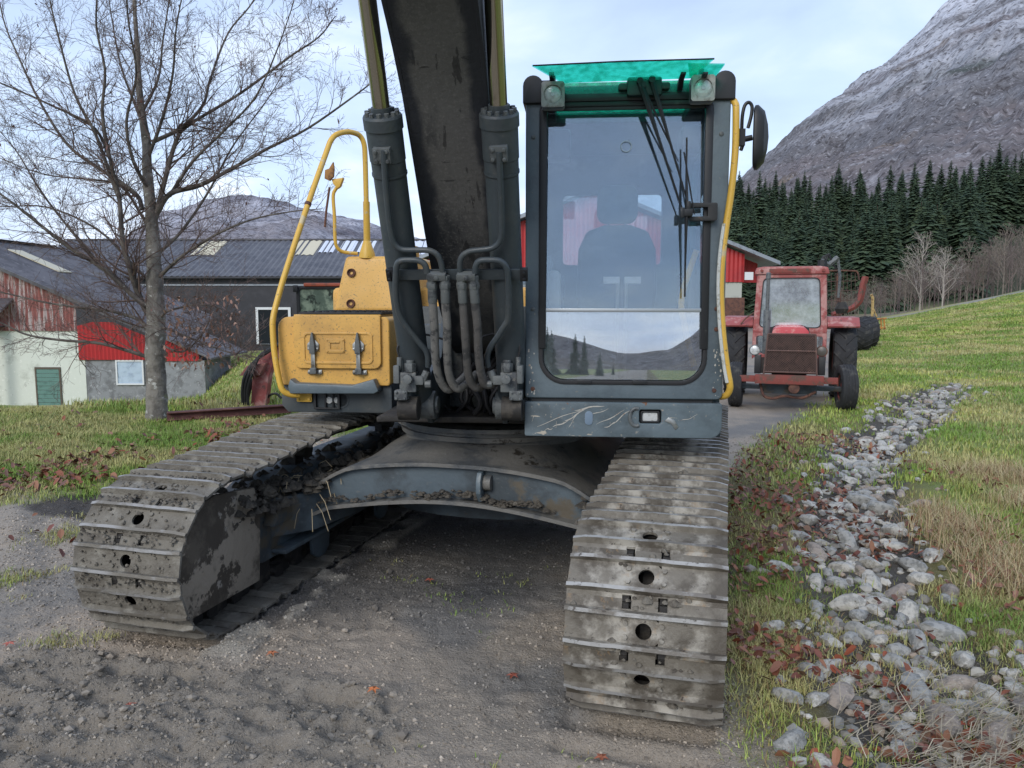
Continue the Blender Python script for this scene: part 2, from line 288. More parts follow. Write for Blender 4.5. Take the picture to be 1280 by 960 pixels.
def green_sheet():
    m = bpy.data.materials.new('green_tinted_sheet'); m.use_nodes = True; t = m.node_tree; N = t.nodes; L = t.links; N.remove(N['Principled BSDF']); o = N['Material Output']
    tr = N.new('ShaderNodeBsdfTransparent'); tr.inputs[0].default_value = (.25, .95, .78, 1)
    tl = N.new('ShaderNodeBsdfTranslucent'); tl.inputs[0].default_value = (.03, .62, .42, 1)
    df = N.new('ShaderNodeBsdfDiffuse'); df.inputs[0].default_value = (.03, .42, .30, 1); gl = N.new('ShaderNodeBsdfGlossy'); gl.inputs['Roughness'].default_value = .15
    co = N.new('ShaderNodeTexCoord'); ns = N.new('ShaderNodeTexNoise'); ns.inputs['Scale'].default_value = 26; ns.inputs['Detail'].default_value = 6; L.new(co.outputs['Object'], ns.inputs['Vector'])
    mr = N.new('ShaderNodeMapRange'); L.new(ns.outputs[0], mr.inputs[0]); mr.inputs[1].default_value = .4; mr.inputs[2].default_value = .65; mr.inputs[3].default_value = .12; mr.inputs[4].default_value = .55
    a = N.new('ShaderNodeMixShader'); L.new(mr.outputs[0], a.inputs[0]); L.new(tr.outputs[0], a.inputs[1])
    c = N.new('ShaderNodeMixShader'); c.inputs[0].default_value = .4; L.new(tl.outputs[0], c.inputs[1]); L.new(df.outputs[0], c.inputs[2]); L.new(c.outputs[0], a.inputs[2])
    b = N.new('ShaderNodeMixShader'); b.inputs[0].default_value = .08; L.new(a.outputs[0], b.inputs[1]); L.new(gl.outputs[0], b.inputs[2]); L.new(b.outputs[0], o.inputs[0]); return m
M['green'] = green_sheet()

# ============================================================ GROUND
def ss(x, a, b):
    t = np.clip((np.asarray(x, float) - a) / (b - a), 0, 1); return t * t * (3 - 2 * t)
_G = np.random.default_rng(5).random((256, 256))
def vnoise(x, y):
    xi = np.floor(x).astype(int); yi = np.floor(y).astype(int); fx = x - xi; fy = y - yi; fx = fx * fx * (3 - 2 * fx); fy = fy * fy * (3 - 2 * fy)
    a = _G[xi & 255, yi & 255]; b = _G[(xi + 1) & 255, yi & 255]; c = _G[xi & 255, (yi + 1) & 255]; d = _G[(xi + 1) & 255, (yi + 1) & 255]
    return (a * (1 - fx) + b * fx) * (1 - fy) + (c * (1 - fx) + d * fx) * fy - .5
def fbm(x, y, s, o=4, g=.5):
    r = 0; a = 1
    for i in range(o): r = r + a * vnoise(x * s + i * 17.3, y * s + i * 9.1); s *= 2.03; a *= g
    return r
XR = ([-5, 0, 2.5, 4.9, 7.1, 10.7, 14.5, 25, 60], [.6, .7, .85, 1.22, 1.95, 3.9, 6.3, 11, 27])     # right edge of the gravel drive
XL = ([0, 3.0, 4.6, 6, 7, 9, 12, 20, 60], [-9, -7, -5.4, -4.4, -3.7, -2.7, -1.2, 2.0, 17])             # left edge
DX = ([-2, 1.5, 3, 4.1, 6.07, 8.8, 14.3, 16.5], [1.5, 1.62, 1.84, 2.02, 2.72, 4.15, 8.0, 9.7])      # middle of the stone ditch
DW = ([1.5, 3, 4.1, 6, 8.8, 14, 16], [.60, .58, .46, .42, .46, .74, .1])
def height(x, y, fine=False):
    x = np.asarray(x, float); y = np.asarray(y, float); ys = np.maximum(y, .5)
    a = -x / ys; lf = ss(a, .33, .46)
    h = -3.15 * lf * ss(y, 11.2, 28) - (1 - lf) * ss(a, .03, .22) * 1.95 * np.clip((y - 13) / 43, 0, 1.3)
    h = h * ss(y, 5, 11)
    t = x - .45 * y - 1.2
    h = h + .2 * ss(y, 18, 60) * np.log1p(np.exp(np.clip(t, -30, 30))) * (1 - ss(y, 60, 90) * .6) + .03 * ss(y, 4, 12) * np.clip(x - np.interp(y, *DX) - .6, 0, 8)
    h = np.minimum(h, 60)
    h = h + 22 * ss(y, 86, 210) * ss(x, 5, 40) + .6 * fbm(x, y, .03, 3) * ss(y, 25, 80)
    # behind the camera the valley floor, then a wooded slope
    h = h + .10 * fbm(x, y, .35, 3) * ss(y, 8, 16) * ss(np.abs(x - 1), 3, 6)
    if fine:
        d = np.abs(x - np.interp(y, *DX)) / np.interp(y, *DW)
        h = h - .09 * (1 - ss(d, .5, 1.25)) * ss(16.5 - y, 0, 1.5)
        near = ss(y, -1, .5) * (1 - ss(y, 10, 16)) * (1 - ss(np.abs(x), 7, 11))
        gr = gravel_w(x, y)
        h = h + near * gr * (.018 * fbm(x, y, 2.2, 4) + .016 * fbm(x, y, 16, 3, .6))
        h = h + near * (1 - gr) * (.05 * fbm(x, y, 1.3, 4) + .03 * fbm(x, y, 9, 3))
        m = mud_w(x, y)
        r = 1 - 2 * np.abs(fbm(x * 1.0 + y * .35, y * 1.6, 3.2, 5, .58)); h = h + m * (.075 * (r - .55) + .03 * fbm(x, y, 22, 3, .6))
        # grouser print below and in front of the right track: transverse ridges
        c, s = math.cos(R(15.5)), math.sin(R(15.5)); u = (x * c - y * s) - (-.3); v = x * s + y * c
        pr = (1 - ss(np.abs(u), .27, .33)) * ss(v, .8, 1.4) * (1 - ss(v, 6, 7)); h = h + pr * (.022 * np.cos(v * 2 * math.pi / .19) - .02)
        u2 = (x * c - y * s) + 2.69; pl = (1 - ss(np.abs(u2), .28, .34)) * ss(v, 1.6, 2.3) * (1 - ss(v, 8, 9)) * .6; h = h + pl * (.02 * np.cos(v * 2 * math.pi / .19) - .02)
        sl = slab_w(x, y); h = h + sl * .022
        # tyre ruts on the far left strip of the drive
        q = x * .83 + y * .55
        h = h + near * gr * ss(-x, 2.6, 3.2) * (.012 * np.cos(q * 19) + .018 * np.cos(q * 6))
    return h
def edge(x, y, s=1.1, a=.5): return a * fbm(x, y, s, 4, .6)
def gravel_w(x, y):
    e = edge(x, y)
    return ss(x - np.interp(y, *XL) + e * 1.6, -.35, .35) * (1 - ss(x - np.interp(y, *XR) + e * .7, -.18, .22)) * (1 - ss(y, 44, 58))
def mud_w(x, y):
    e = edge(x, y, .9, .9)
    return ss(e - ((x + 1.9) / 1.7) ** 2 - ((y - 2.75) / .75) ** 2 + 1, -.1, .5) + .28 * ss(edge(x, y, 1.2, .6) - ((x + .95 - (y - 3.6) * .35) / .55) ** 2 - ((y - 4.2) / 1.2) ** 2 + .8, 0, .5)
def slab_w(x, y):
    c, s = math.cos(R(15.5)), math.sin(R(15.5)); u = (x * c - y * s) + 2.69; v = x * s + y * c
    return (1 - ss(np.abs(u - .42) + .12 * fbm(x, y, 3, 3), .10, .13)) * ss(v, 2.9, 3.1) * (1 - ss(v, 5.2, 5.6)) * ss(fbm(x, y, 2.3, 3), -.22, -.12)
def ditch_w(x, y):
    d = np.abs(x - np.interp(y, *DX)) / np.interp(y, *DW); return (1 - ss(d + edge(x, y, 2, .5), .75, 1.1)) * (y < 16) * (y > 1)
def road_w(x, y):
    return ss(y + .6 * edge(x, y), 57.6, 58.2) * (1 - ss(y + .6 * edge(x, y), 61.8, 62.6)) * ss(x, 22, 24)

def axis_lines(lo, hi, a, b, step, g):
    o = list(np.arange(a, b, step)); s = step; v = b
    while v < hi: o.append(v); s = min(s * g, 120); v += s
    o.append(hi); s = step; v = a
    while v > lo: s = min(s * g, 120); v -= s; o.insert(0, v)
    return np.array(o)
GX = axis_lines(-4200, 4200, -5.6, 4.6, .023, 1.06); GY = axis_lines(-2600, 4600, 1.6, 8.4, .023, 1.045)
XX, YY = np.meshgrid(GX, GY); XX = XX.ravel(); YY = YY.ravel()
ZZ = height(XX, YY, True)
gw = gravel_w(XX, YY); dw = ditch_w(XX, YY); rw = road_w(XX, YY); mw = np.clip(mud_w(XX, YY), 0, 1) * gw; sw_ = slab_w(XX, YY)
# kinds of surface: 0 gravel yard, 1 lawn, 2 meadow, 3 ditch, 4 road
kindv = np.where(rw > .5, 4, np.where(dw > .5, 3, np.where(gw > .5, 0, np.where(XX < np.interp(YY, *XL) + 3.5, 1, 2))))
nx, ny = len(GX), len(GY)
I, J = np.meshgrid(np.arange(nx - 1), np.arange(ny - 1)); a = (J * nx + I).ravel()
quads = np.stack([a, a + 1, a + 1 + nx, a + nx], 1)
# colour regions of the soil
def lerp(a, b, t): return a + (b - a) * t[:, None]
C_ = np.array
col = np.tile(C_([.29, .248, .198]), (len(XX), 1))                                    # gravel
big = fbm(XX, YY, .8, 4, .6)
col = lerp(col, C_([.34, .285, .225]), ss(big, -.05, .35))
col = lerp(col, C_([.19, .178, .16]), ss(fbm(XX + 9, YY, .9, 4, .6), .08, .4))
col = lerp(col, C_([.30, .262, .215]), ss(-XX, 2.3, 3.2) * ss(fbm(XX, YY, 1.5, 3), -.5, .2) * (1 - mw))
# shade below the machine, darkened into the soil colour
und_shade = ss(fbm(XX, YY, 1.1, 4) * .6 - ((XX + .75) / 1.35) ** 2 - ((YY - 5.1) / 1.6) ** 2 + 1, 0, .6)
col = lerp(col, C_([.062, .063, .065]), und_shade * .85)
col = lerp(col, C_([.20, .178, .146]), mw * .85)
col = lerp(col, C_([.34, .31, .26]), sw_ * ss(fbm(XX, YY, 5, 3), -.4, .1))
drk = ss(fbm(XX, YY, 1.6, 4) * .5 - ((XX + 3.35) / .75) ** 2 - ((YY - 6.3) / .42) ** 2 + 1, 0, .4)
g1 = fbm(XX, YY, .7, 4, .6); g2 = fbm(XX + 31, YY - 7, .25, 4, .6); g3 = fbm(XX - 11, YY + 3, 3.3, 3)
gcol = np.tile(C_([.19, .23, .06]), (len(XX), 1))
gcol = lerp(gcol, C_([.36, .32, .12]), ss(g1 + .4 * g3, .0, .5))
gcol = lerp(gcol, C_([.12, .19, .045]), ss(g2, .0, .4) * .8)
gcol = lerp(gcol, C_([.27, .30, .085]), ss(YY, 14, 30) * .5); g4 = fbm(XX + 5, YY * 2.2 + 9, .35, 5, .65); gcol = lerp(gcol, C_([.38, .33, .15]), ss(g4, .02, .3) * ss(YY, 9, 16) * .7); gcol = lerp(gcol, C_([.15, .20, .055]), ss(-g4, .08, .35) * ss(YY, 9, 16) * .6)
lit = ss(XX - np.interp(YY, *XR), -.3, .2) * (1 - ss(XX - np.interp(YY, *DX), .3, 1.0)) * (1 - ss(YY, 9, 13))
gcol = lerp(gcol, C_([.12, .075, .045]), lit * .75)
leafband = (1 - ss(np.abs(XX - np.interp(YY, *XL) + 1.0), .3, 1.3)) * (1 - ss(YY, 11, 14)) * ss(g3 + g1, -.1, .3)
gcol = lerp(gcol, C_([.14, .06, .035]), leafband * .55)
gcol = lerp(gcol, C_([.20, .17, .125]), ss(YY, 64, 70) * (1 - ss(YY, 80, 100)))          # scrub beyond the road
gcol = lerp(gcol, C_([.035, .045, .022]), ss(YY, 85, 100))                                 # forest floor
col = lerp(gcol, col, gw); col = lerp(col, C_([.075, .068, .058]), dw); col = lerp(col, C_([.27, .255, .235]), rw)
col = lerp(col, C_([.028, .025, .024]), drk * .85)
gm = mat('soil_and_turf', (.1, .1, .1), [((.30, .28, .25), 60, .58, .72, None, 'noise', .5), ((.07, .064, .055), 42, .58, .72, None, 'noise', .45), ((.42, .40, .37), 150, .60, .68, None, 'noise', .7), ((.07, .064, .055), 190, .58, .68, None, 'noise', .5)], rough=.9, spec=.25, attr='soil', bump=[(28, .5, .03), (90, .7, .014), (240, .8, .006)])
def soil_at(x, y): return col[np.clip(np.searchsorted(GY, y), 0, ny - 1) * nx + np.clip(np.searchsorted(GX, x), 0, nx - 1)]
names = {0: 'gravel_yard', 1: 'lawn', 2: 'meadow', 3: 'stone_ditch', 4: 'gravel_road'}
qk = kindv[quads[:, 0]]; GROUND = {}
P3 = np.stack([XX, YY, ZZ], 1)
def np_mesh(name, verts, faces, m, cols=None, smooth=True, attr='soil'):
    """verts (n,3), faces (k,3|4)"""
    me = bpy.data.meshes.new(name); k = faces.shape[1]
    me.vertices.add(len(verts)); me.vertices.foreach_set('co', verts.astype(np.float32).ravel())
    me.loops.add(faces.size); me.loops.foreach_set('vertex_index', faces.astype(np.int32).ravel())
    me.polygons.add(len(faces)); me.polygons.foreach_set('loop_start', np.arange(0, faces.size, k, dtype=np.int32))
    try: me.polygons.foreach_set('loop_total', np.full(len(faces), k, dtype=np.int32))
    except Exception: pass
    me.polygons.foreach_set('use_smooth', np.full(len(faces), smooth))
    me.materials.append(m); me.update(calc_edges=True)
    if cols is not None:
        ca = me.color_attributes.new(attr, 'FLOAT_COLOR', 'POINT'); ca.data.foreach_set('color', np.concatenate([cols, np.ones((len(cols), 1))], 1).astype(np.float32).ravel())
    return me
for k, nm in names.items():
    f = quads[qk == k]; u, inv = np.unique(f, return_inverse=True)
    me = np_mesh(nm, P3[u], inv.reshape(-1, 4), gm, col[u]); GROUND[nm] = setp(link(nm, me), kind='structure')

# ------------------------------------------------------------ grass blades, by region
def blades(name, label, pts, hgt, wid, cols, lean=.5, seg=2, curl=.6):
    """pts (n,3); one tapered bent blade each"""
    n = len(pts); an = nrg.random(n) * 2 * np.pi; ln = lean * nrg.random(n) ** .7; dx = np.cos(an); dy = np.sin(an)
    lv = []
    for i in range(seg + 1):
        t = i / seg; bend = ln * (t ** 1.7); z = hgt * t * (1 - .35 * ln * t); w_ = wid * (1 - t ** 1.5) * .5
        cx = pts[:, 0] + dx * bend * hgt; cy = pts[:, 1] + dy * bend * hgt; cz = pts[:, 2] + z
        px, py = -dy, dx
        if i < seg: lv.append(np.stack([cx - px * w_, cy - py * w_, cz], 1)); lv.append(np.stack([cx + px * w_, cy + py * w_, cz], 1))
        else: lv.append(np.stack([cx, cy, cz], 1))
    k = len(lv); V = np.stack(lv, 1).reshape(-1, 3); b = np.arange(n) * k; F = []
    for i in range(seg):
        if i < seg - 1: F += [np.stack([b + 2 * i, b + 2 * i + 1, b + 2 * i + 3], 1), np.stack([b + 2 * i, b + 2 * i + 3, b + 2 * i + 2], 1)]
        else: F.append(np.stack([b + 2 * i, b + 2 * i + 1, b + 2 * i + 2], 1))
    me = np_mesh(name, V, np.concatenate(F), blade_m, np.repeat(cols, k, 0), True, 'tint')
    return setp(link(name, me), label, None, None, 'stuff')
blade_m = mat('grass_blade', (.1, .1, .1), rough=.7, spec=.2, attr='tint')
def scatter(n, x0, x1, y0, y1, dens):
    """rejection sampling; dens(x, y) in 0..1"""
    x = nrg.uniform(x0, x1, n); u = nrg.random(n); y = y0 * (y1 / y0) ** u if y0 > 0 else nrg.uniform(y0, y1, n)
    k = nrg.random(n) < dens(x, y); return x[k], y[k]
def put(x, y): return np.stack([x, y, height(x, y, True)], 1)
def tuft(x, y, s=.05, k=6):
    return np.repeat(x, k) + nrg.normal(0, s, len(x) * k), np.repeat(y, k) + nrg.normal(0, s, len(y) * k)
GREEN = C_([.165, .265, .055]); LIME = C_([.33, .39, .09]); STRAW = C_([.52, .43, .22]); BROWN = C_([.24, .145, .085]); PALE = C_([.55, .47, .30])
def gtint(x, y, dry=0.0):
    n = len(x); f = ss(fbm(x, y, 1.1, 3) + .35 * (nrg.random(n) - .5) + dry, -.15, .3); g = ss(fbm(x + 50, y, .6, 3) + .6 * (nrg.random(n) - .5), 0, .5)
    c = lerp(np.tile(GREEN, (n, 1)), LIME, g); c = lerp(c, STRAW, f * .6); c = lerp(c, BROWN, ss(nrg.random(n) + dry * .6, .82, 1) * .8)
    return c * nrg.uniform(.75, 1.25, (n, 1))
notg = lambda x, y: (1 - gravel_w(x, y)) * (1 - .85 * ditch_w(x, y))
offmach = lambda x, y: 1.0
# verge between the drive and the stones, and the near meadow
x, y = scatter(42000, .8, 6.5, 2.0, 9, lambda x, y: notg(x, y) * ss(fbm(x, y, 2.2, 3), -.30, .35) * (x < .78 * y + 1) * np.where(x < np.interp(y, *DX), .75, 1))
x, y = tuft(x[:16000], y[:16000], .035, 5); p = put(x, y); n = len(x); right = ss(x - np.interp(y, *DX), 0, .6)
blades('verge_grass', 'short green and straw coloured grass beside the stones', p, (.022 + .055 * nrg.random(n) ** 2 + .045 * right * ss(fbm(x, y, 1.2, 3), 0, .4)), .0045 + .0025 * nrg.random(n), gtint(x, y, .08), 1.0)
x, y = scatter(17000, .8, 3.6, 1.9, 4.6, lambda x, y: (1 - gravel_w(x, y)) * (1 - .6 * ditch_w(x, y)) * ss(fbm(x, y, 2.6, 3), -.35, .2)); x, y = tuft(x, y, .03, 6); p = put(x, y); n = len(x)
blades('near_verge_grass', 'mixed green and withered grass beside the right track', p, .018 + .06 * nrg.random(n) ** 1.8, .0035 + .002 * nrg.random(n), gtint(x, y, .22), 1.3)
x, y = scatter(5200, 1.5, 5, 2.4, 7.5, lambda x, y: ss(x - np.interp(y, *DX), .25, .7) * ss(fbm(x, y, 1.6, 2), -.05, .25)); x, y = tuft(x, y, .07, 12); p = put(x, y); n = len(x)
c_ = lerp(np.tile(STRAW, (n, 1)), PALE, nrg.random(n)); c_ = lerp(c_, C_([.33, .19, .11]), ss(nrg.random(n), .4, .8)) * nrg.uniform(.7, 1.1, (n, 1))
blades('dry_grass', 'long dry reddish brown grass right of the stone ditch', p, .10 + .14 * nrg.random(n), .0035 + .001 * nrg.random(n), c_, 1.3, 3)
x, y = scatter(90000, 2.5, 26, 7, 40, lambda x, y: notg(x, y) * (x < .72 * y + 1)); x, y = tuft(x[:34000], y[:34000], .06, 3); p = put(x, y); n = len(x)
blades('meadow_grass', 'green and yellowed meadow grass on the rising field', p, .04 + .05 * nrg.random(n), .006 + .0009 * y, gtint(x, y, -.02), .8)
x, y = scatter(50000, 12, 42, 30, 57.5, lambda x, y: notg(x, y) * (x < .75 * y)); x, y = tuft(x[:14000], y[:14000], .15, 3); p = put(x, y); n = len(x)
blades('far_meadow_grass', 'coarse yellow green grass on the upper field below the road', p, .06 + .08 * nrg.random(n), .05, gtint(x, y, -.02), .8)
# left lawn
x, y = scatter(60000, -9.5, -1.2, 4.8, 12.5, lambda x, y: notg(x, y) * (x > -.74 * y - 1) * (x < np.interp(y, *XL) + 2)); x, y = tuft(x[:30000], y[:30000], .05, 3); p = put(x, y); n = len(x)
blades('lawn_grass', 'short lawn grass with yellow patches on the left bank', p, .03 + .05 * nrg.random(n), .006 + .004 * nrg.random(n), gtint(x, y, -.03), .9)
x, y = scatter(30000, -16, -1, 11.5, 46, lambda x, y: notg(x, y) * (x > -.5 * y - 1) * (x < -.15 * y)); x, y = tuft(x[:9000], y[:9000], .09, 3); p = put(x, y); n = len(x)
blades('bank_grass', 'rough yellow green grass on the knoll behind the beech', p, .08 + .10 * nrg.random(n), .008 + .0009 * y, gtint(x, y, .02), .9)
x, y = scatter(26000, -6, -2.0, 3.6, 7.2, lambda x, y: gravel_w(x, y) * ss(fbm(x + 2, y - 5, 1.9, 4, .6) - .10 - .22 * ss(x, -3.6, -2.4), .0, .16) * (1 - mud_w(x, y))); x, y = tuft(x, y, .03, 4); p = put(x, y); n = len(x)
blades('drive_edge_grass', 'ragged patches of short grass at the left edge of the drive', p, .015 + .045 * nrg.random(n) ** 1.5, .004 + .0015 * nrg.random(n), gtint(x, y, .1), 1.2)
x, y = scatter(1500, -5.5, 1.2, 2.2, 6.5, lambda x, y: gravel_w(x, y) * ss(fbm(x + 3, y + 8, 1.8, 2), .22, .42) * (1 - mud_w(x, y))); x, y = tuft(x, y, .03, 7); p = put(x, y); n = len(x)
blades('moss_tufts', 'thin tufts of moss and yellowish grass in the gravel', p, .012 + .02 * nrg.random(n), .004 + .001 * nrg.random(n), gtint(x, y, .1), 1.3)
# straw lying flat over the near stones
x, y = scatter(1300, 1.2, 3.4, 2.0, 3.2, lambda x, y: ss(x, 1.2, 1.6) * (1 - .5 * ss(y, 2.9, 3.6))); x, y = tuft(x, y, .08, 2); p = put(x, y); p[:, 2] += .03 + .09 * nrg.random(len(x)); n = len(x)
c_ = lerp(np.tile(C_([.30, .24, .16]), (n, 1)), C_([.46, .40, .29]), nrg.random(n)) * nrg.uniform(.6, 1.1, (n, 1))
an = nrg.normal(.1, .5, n); L_ = .09 + .22 * nrg.random(n); dx, dy = np.cos(an) * L_, np.sin(an) * L_; w_ = .0018
b0 = p; b1 = p + np.stack([dx, dy, nrg.normal(0, .02, n)], 1); mid = (b0 + b1) / 2 + np.stack([-dy * .12, dx * .12, .012 + .02 * nrg.random(n)], 1); px = np.stack([-dy / L_ * w_, dx / L_ * w_, np.zeros(n)], 1)
V = np.stack([b0 - px, b0 + px, mid - px, mid + px, b1 - px * .3, b1 + px * .3], 1).reshape(-1, 3); b = np.arange(n) * 6
F = np.concatenate([np.stack([b, b + 1, b + 3, b + 2], 1), np.stack([b + 2, b + 3, b + 5, b + 4], 1)])
setp(link('straw', np_mesh('straw', V, F, blade_m, np.repeat(c_, 6, 0), True, 'tint')), 'dead straw lying flat over the nearest stones', None, None, 'stuff')

# ------------------------------------------------------------ stones
def hull_stone(seed, k=26, sq=(1, .75, .55), n=2):
    r = random.Random(seed); bm = bmesh.new(); bmesh.ops.create_icosphere(bm, subdivisions=n, radius=1)
    cuts = [(Vector((r.gauss(0, 1), r.gauss(0, 1), r.gauss(0, 1))).normalized(), r.uniform(.55, .9)) for _ in range(9)]
    for v in bm.verts:
        for d, o in cuts:
            q = v.co.dot(d)
            if q > o: v.co -= d * (q - o) * .88
        v.co *= 1 + .07 * mn.noise(v.co * 1.7 + Vector((seed, 0, 0)))
        v.co.x *= sq[0]; v.co.y *= sq[1]; v.co.z *= sq[2]
    me = bpy.data.meshes.new('stone'); bm.to_mesh(me); bm.free(); me.polygons.foreach_set('use_smooth', [True] * len(me.polygons)); me.set_sharp_from_angle(angle=R(38)); return me
stone_m = [mat('pale_stone', (.46, .44, .39), [((.28, .27, .24), 2.2, .45, .6), ((.46, .46, .44), 3.5, .58, .68), ((.13, .14, .13), 11, .58, .68), ((.10, .09, .06), 4.5, .60, .70)], rough=.8, bump=[(5, .3, .05), (26, .35, .02)]),
           mat('blue_grey_stone', (.33, .325, .30), [((.20, .20, .185), 2.6, .45, .6), ((.36, .38, .38), 6, .60, .70), ((.10, .095, .07), 5, .62, .72)], rough=.78, bump=[(5, .3, .05), (26, .35, .02)]),
           mat('warm_stone', (.32, .27, .225), [((.20, .175, .15), 2.6, .45, .6), ((.44, .41, .36), 7, .60, .70)], rough=.82, bump=[(5, .3, .05), (26, .35, .02)])]
variants = []
for i in range(15):
    me = hull_stone(i, sq=(1, .6 + .3 * rng.random(), .42 + .25 * rng.random()), n=2 if i < 6 else 1); me.materials.append(stone_m[(0, 1, 0, 1, 2, 0, 1, 0, 1, 0, 0, 1, 0, 1, 2)[i]]); variants.append(me)
placed = []
def try_stone(x, y, r, gap=.72):
    for (a, b, c) in placed:
        if (a - x) ** 2 + (b - y) ** 2 < ((c + r) * gap) ** 2: return False
    placed.append((x, y, r)); return True
tr_ = 0
while len(placed) < 300 and tr_ < 20000:
    tr_ += 1; y = 2.15 * (15.5 / 2.15) ** rng.random(); c = float(np.interp(y, *DX)); wd = float(np.interp(y, *DW))
    x = c + wd * rng.gauss(0, .52); r = rng.uniform(.055, .095) * (1.3 if len(placed) < 90 else .85) * (1 + .035 * (y - 3)) * (1.4 if y < 3.6 and rng.random() < .4 else 1)
    if x < np.interp(y, *XR) + .05: continue
    try_stone(x, y, r)
for (x, y, r) in placed:
    o = link('stone', variants[rng.randrange(6) if y < 7 else rng.randrange(15)], GROUND['stone_ditch'], (x, y, float(height(x, y, True)) + r * .12), (rng.gauss(0, .25), rng.gauss(0, .25), rng.uniform(0, 6.28)), (r * rng.uniform(.95, 1.3), r * rng.uniform(.85, 1.1), r * rng.uniform(.9, 1.2)))
# smaller stones filling the ditch, joined
def rubble(name, label, xs, ys, rs, mats_, base_n=8, zoff=.3, flat=(1, .8, .6), cols=None):
    lib = []
    for i in range(base_n):
        bm = bmesh.new(); bmesh.ops.create_icosphere(bm, subdivisions=1, radius=1); r = random.Random(i + 50)
        for v in bm.verts: v.co = Vector((v.co.x * flat[0], v.co.y * flat[1], v.co.z * flat[2])) * r.uniform(.75, 1.15)
        bm.verts.ensure_lookup_table(); bm.faces.ensure_lookup_table()
        keep = [v.co[:] for v in bm.verts]; lib.append((np.array(keep), np.array([[v.index for v in f.verts] for f in bm.faces]))); bm.free()
    return lib
def rubble_mesh(name, xs, ys, rs, m, lift=.25, cols=None, flat=(1, .8, .6), sub=1, zf=None):
    Vs, Fs, Cs = [], [], []; off = 0; n = len(xs); which = nrg.integers(0, 6, n)
    for i in range(6):
        bm = bmesh.new()
        if sub: bmesh.ops.create_icosphere(bm, subdivisions=1, radius=1)
        else: bmesh.ops.create_cone(bm, cap_ends=True, segments=4, radius1=1, radius2=.35, depth=1.3) if i % 2 else bmesh.ops.create_icosphere(bm, subdivisions=1, radius=1) if False else bmesh.ops.create_cube(bm, size=1.4)
        r = random.Random(i + 50); bm.verts.ensure_lookup_table()
        for v in bm.verts: v.co = Vector((v.co.x * flat[0], v.co.y * flat[1], v.co.z * flat[2])) * r.uniform(.72, 1.15)
        bmesh.ops.triangulate(bm, faces=bm.faces); B = np.array([v.co[:] for v in bm.verts]); Fb = np.array([[v.index for v in f.verts] for f in bm.faces]); bm.free()
        k = np.where(which == i)[0]
        if not len(k): continue
        a = nrg.random(len(k)) * 6.283; c, s = np.cos(a), np.sin(a); r_ = rs[k]
        t = nrg.normal(0, .3, len(k)); ct, st = np.cos(t), np.sin(t)
        bx, by, bz = B[:, 0][None], B[:, 1][None], B[:, 2][None]
        by2 = by * ct[:, None] - bz * st[:, None]; bz2 = by * st[:, None] + bz * ct[:, None]
        X = (bx * c[:, None] - by2 * s[:, None]) * r_[:, None] + xs[k][:, None]; Y = (bx * s[:, None] + by2 * c[:, None]) * r_[:, None] + ys[k][:, None]
        Z = bz2 * r_[:, None] + ((height(xs[k], ys[k], True) if zf is None else zf[k]) + lift * r_)[:, None]
        V = np.stack([X, Y, Z], 2).reshape(-1, 3); F = (Fb[None] + (np.arange(len(k)) * len(B))[:, None, None]).reshape(-1, 3) + off
        Vs.append(V); Fs.append(F); off += len(V)
        if cols is not None: Cs.append(np.repeat(cols[k], len(B), 0))
    return np_mesh(name, np.concatenate(Vs), np.concatenate(Fs), m, np.concatenate(Cs) if cols is not None else None, False, 'tint')
pebble_m = mat('pebble', (.2, .2, .2), [((.1, .1, .1), 30, .55, .68, None, 'noise', .5)], rough=.85, attr='tint')
n = 1300; y = 2.1 * (16 / 2.1) ** nrg.random(n); x = np.interp(y, *DX) + np.interp(y, *DW) * nrg.normal(0, .55, n); k = x > np.interp(y, *XR) + .02; x, y = x[k], y[k]
pal = C_([[.38, .365, .325], [.27, .265, .245], [.46, .44, .39], [.22, .205, .18], [.37, .30, .235], [.18, .175, .16]])
setp(link('small_stones', rubble_mesh('small_stones', x, y, nrg.uniform(.014, .042, len(x)) * (1 + .05 * (y - 3)), pebble_m, .3, pal[nrg.integers(0, 6, len(x))] * nrg.uniform(.7, 1.1, (len(x), 1))), GROUND['stone_ditch']), kind='stuff')
# gravel lying loose on the yard
n = 130000; y = 1.9 * (9.5 / 1.9) ** nrg.random(n); x = nrg.uniform(-.72, .5, n) * y * 1.05; k = (nrg.random(n) < gravel_w(x, y) * (.35 + .9 * ss(fbm(x, y, 1.3, 3), -.2, .3))); x, y = x[k][:52000], y[k][:52000]
gp = C_([[.13, .13, .125], [.20, .20, .19], [.085, .085, .085], [.28, .28, .27], [.16, .145, .12], [.10, .10, .11]])
setp(link('loose_gravel', rubble_mesh('loose_gravel', x, y, (.0025 + .0075 * nrg.random(len(x)) ** 3) * (1 + .10 * (y - 2)), pebble_m, .2, soil_at(x, y) * (.65 + 1.1 * nrg.random((len(x), 1)) ** 2), sub=0), GROUND['gravel_yard']), kind='stuff')
n = 9000; y = nrg.uniform(1.9, 5.5, n); x = nrg.uniform(-3.6, .6, n); k = nrg.random(n) < mud_w(x, y) * ss(fbm(x, y, 3, 3), -.05, .4) ; x, y = x[k][:2000], y[k][:2000]
setp(link('mud_clods', rubble_mesh('mud_clods', x, y, .005 + .024 * nrg.random(len(x)) ** 3, pebble_m, .1, soil_at(x, y) * nrg.uniform(.65, 1.3, (len(x), 1))), GROUND['gravel_yard']), kind='stuff')

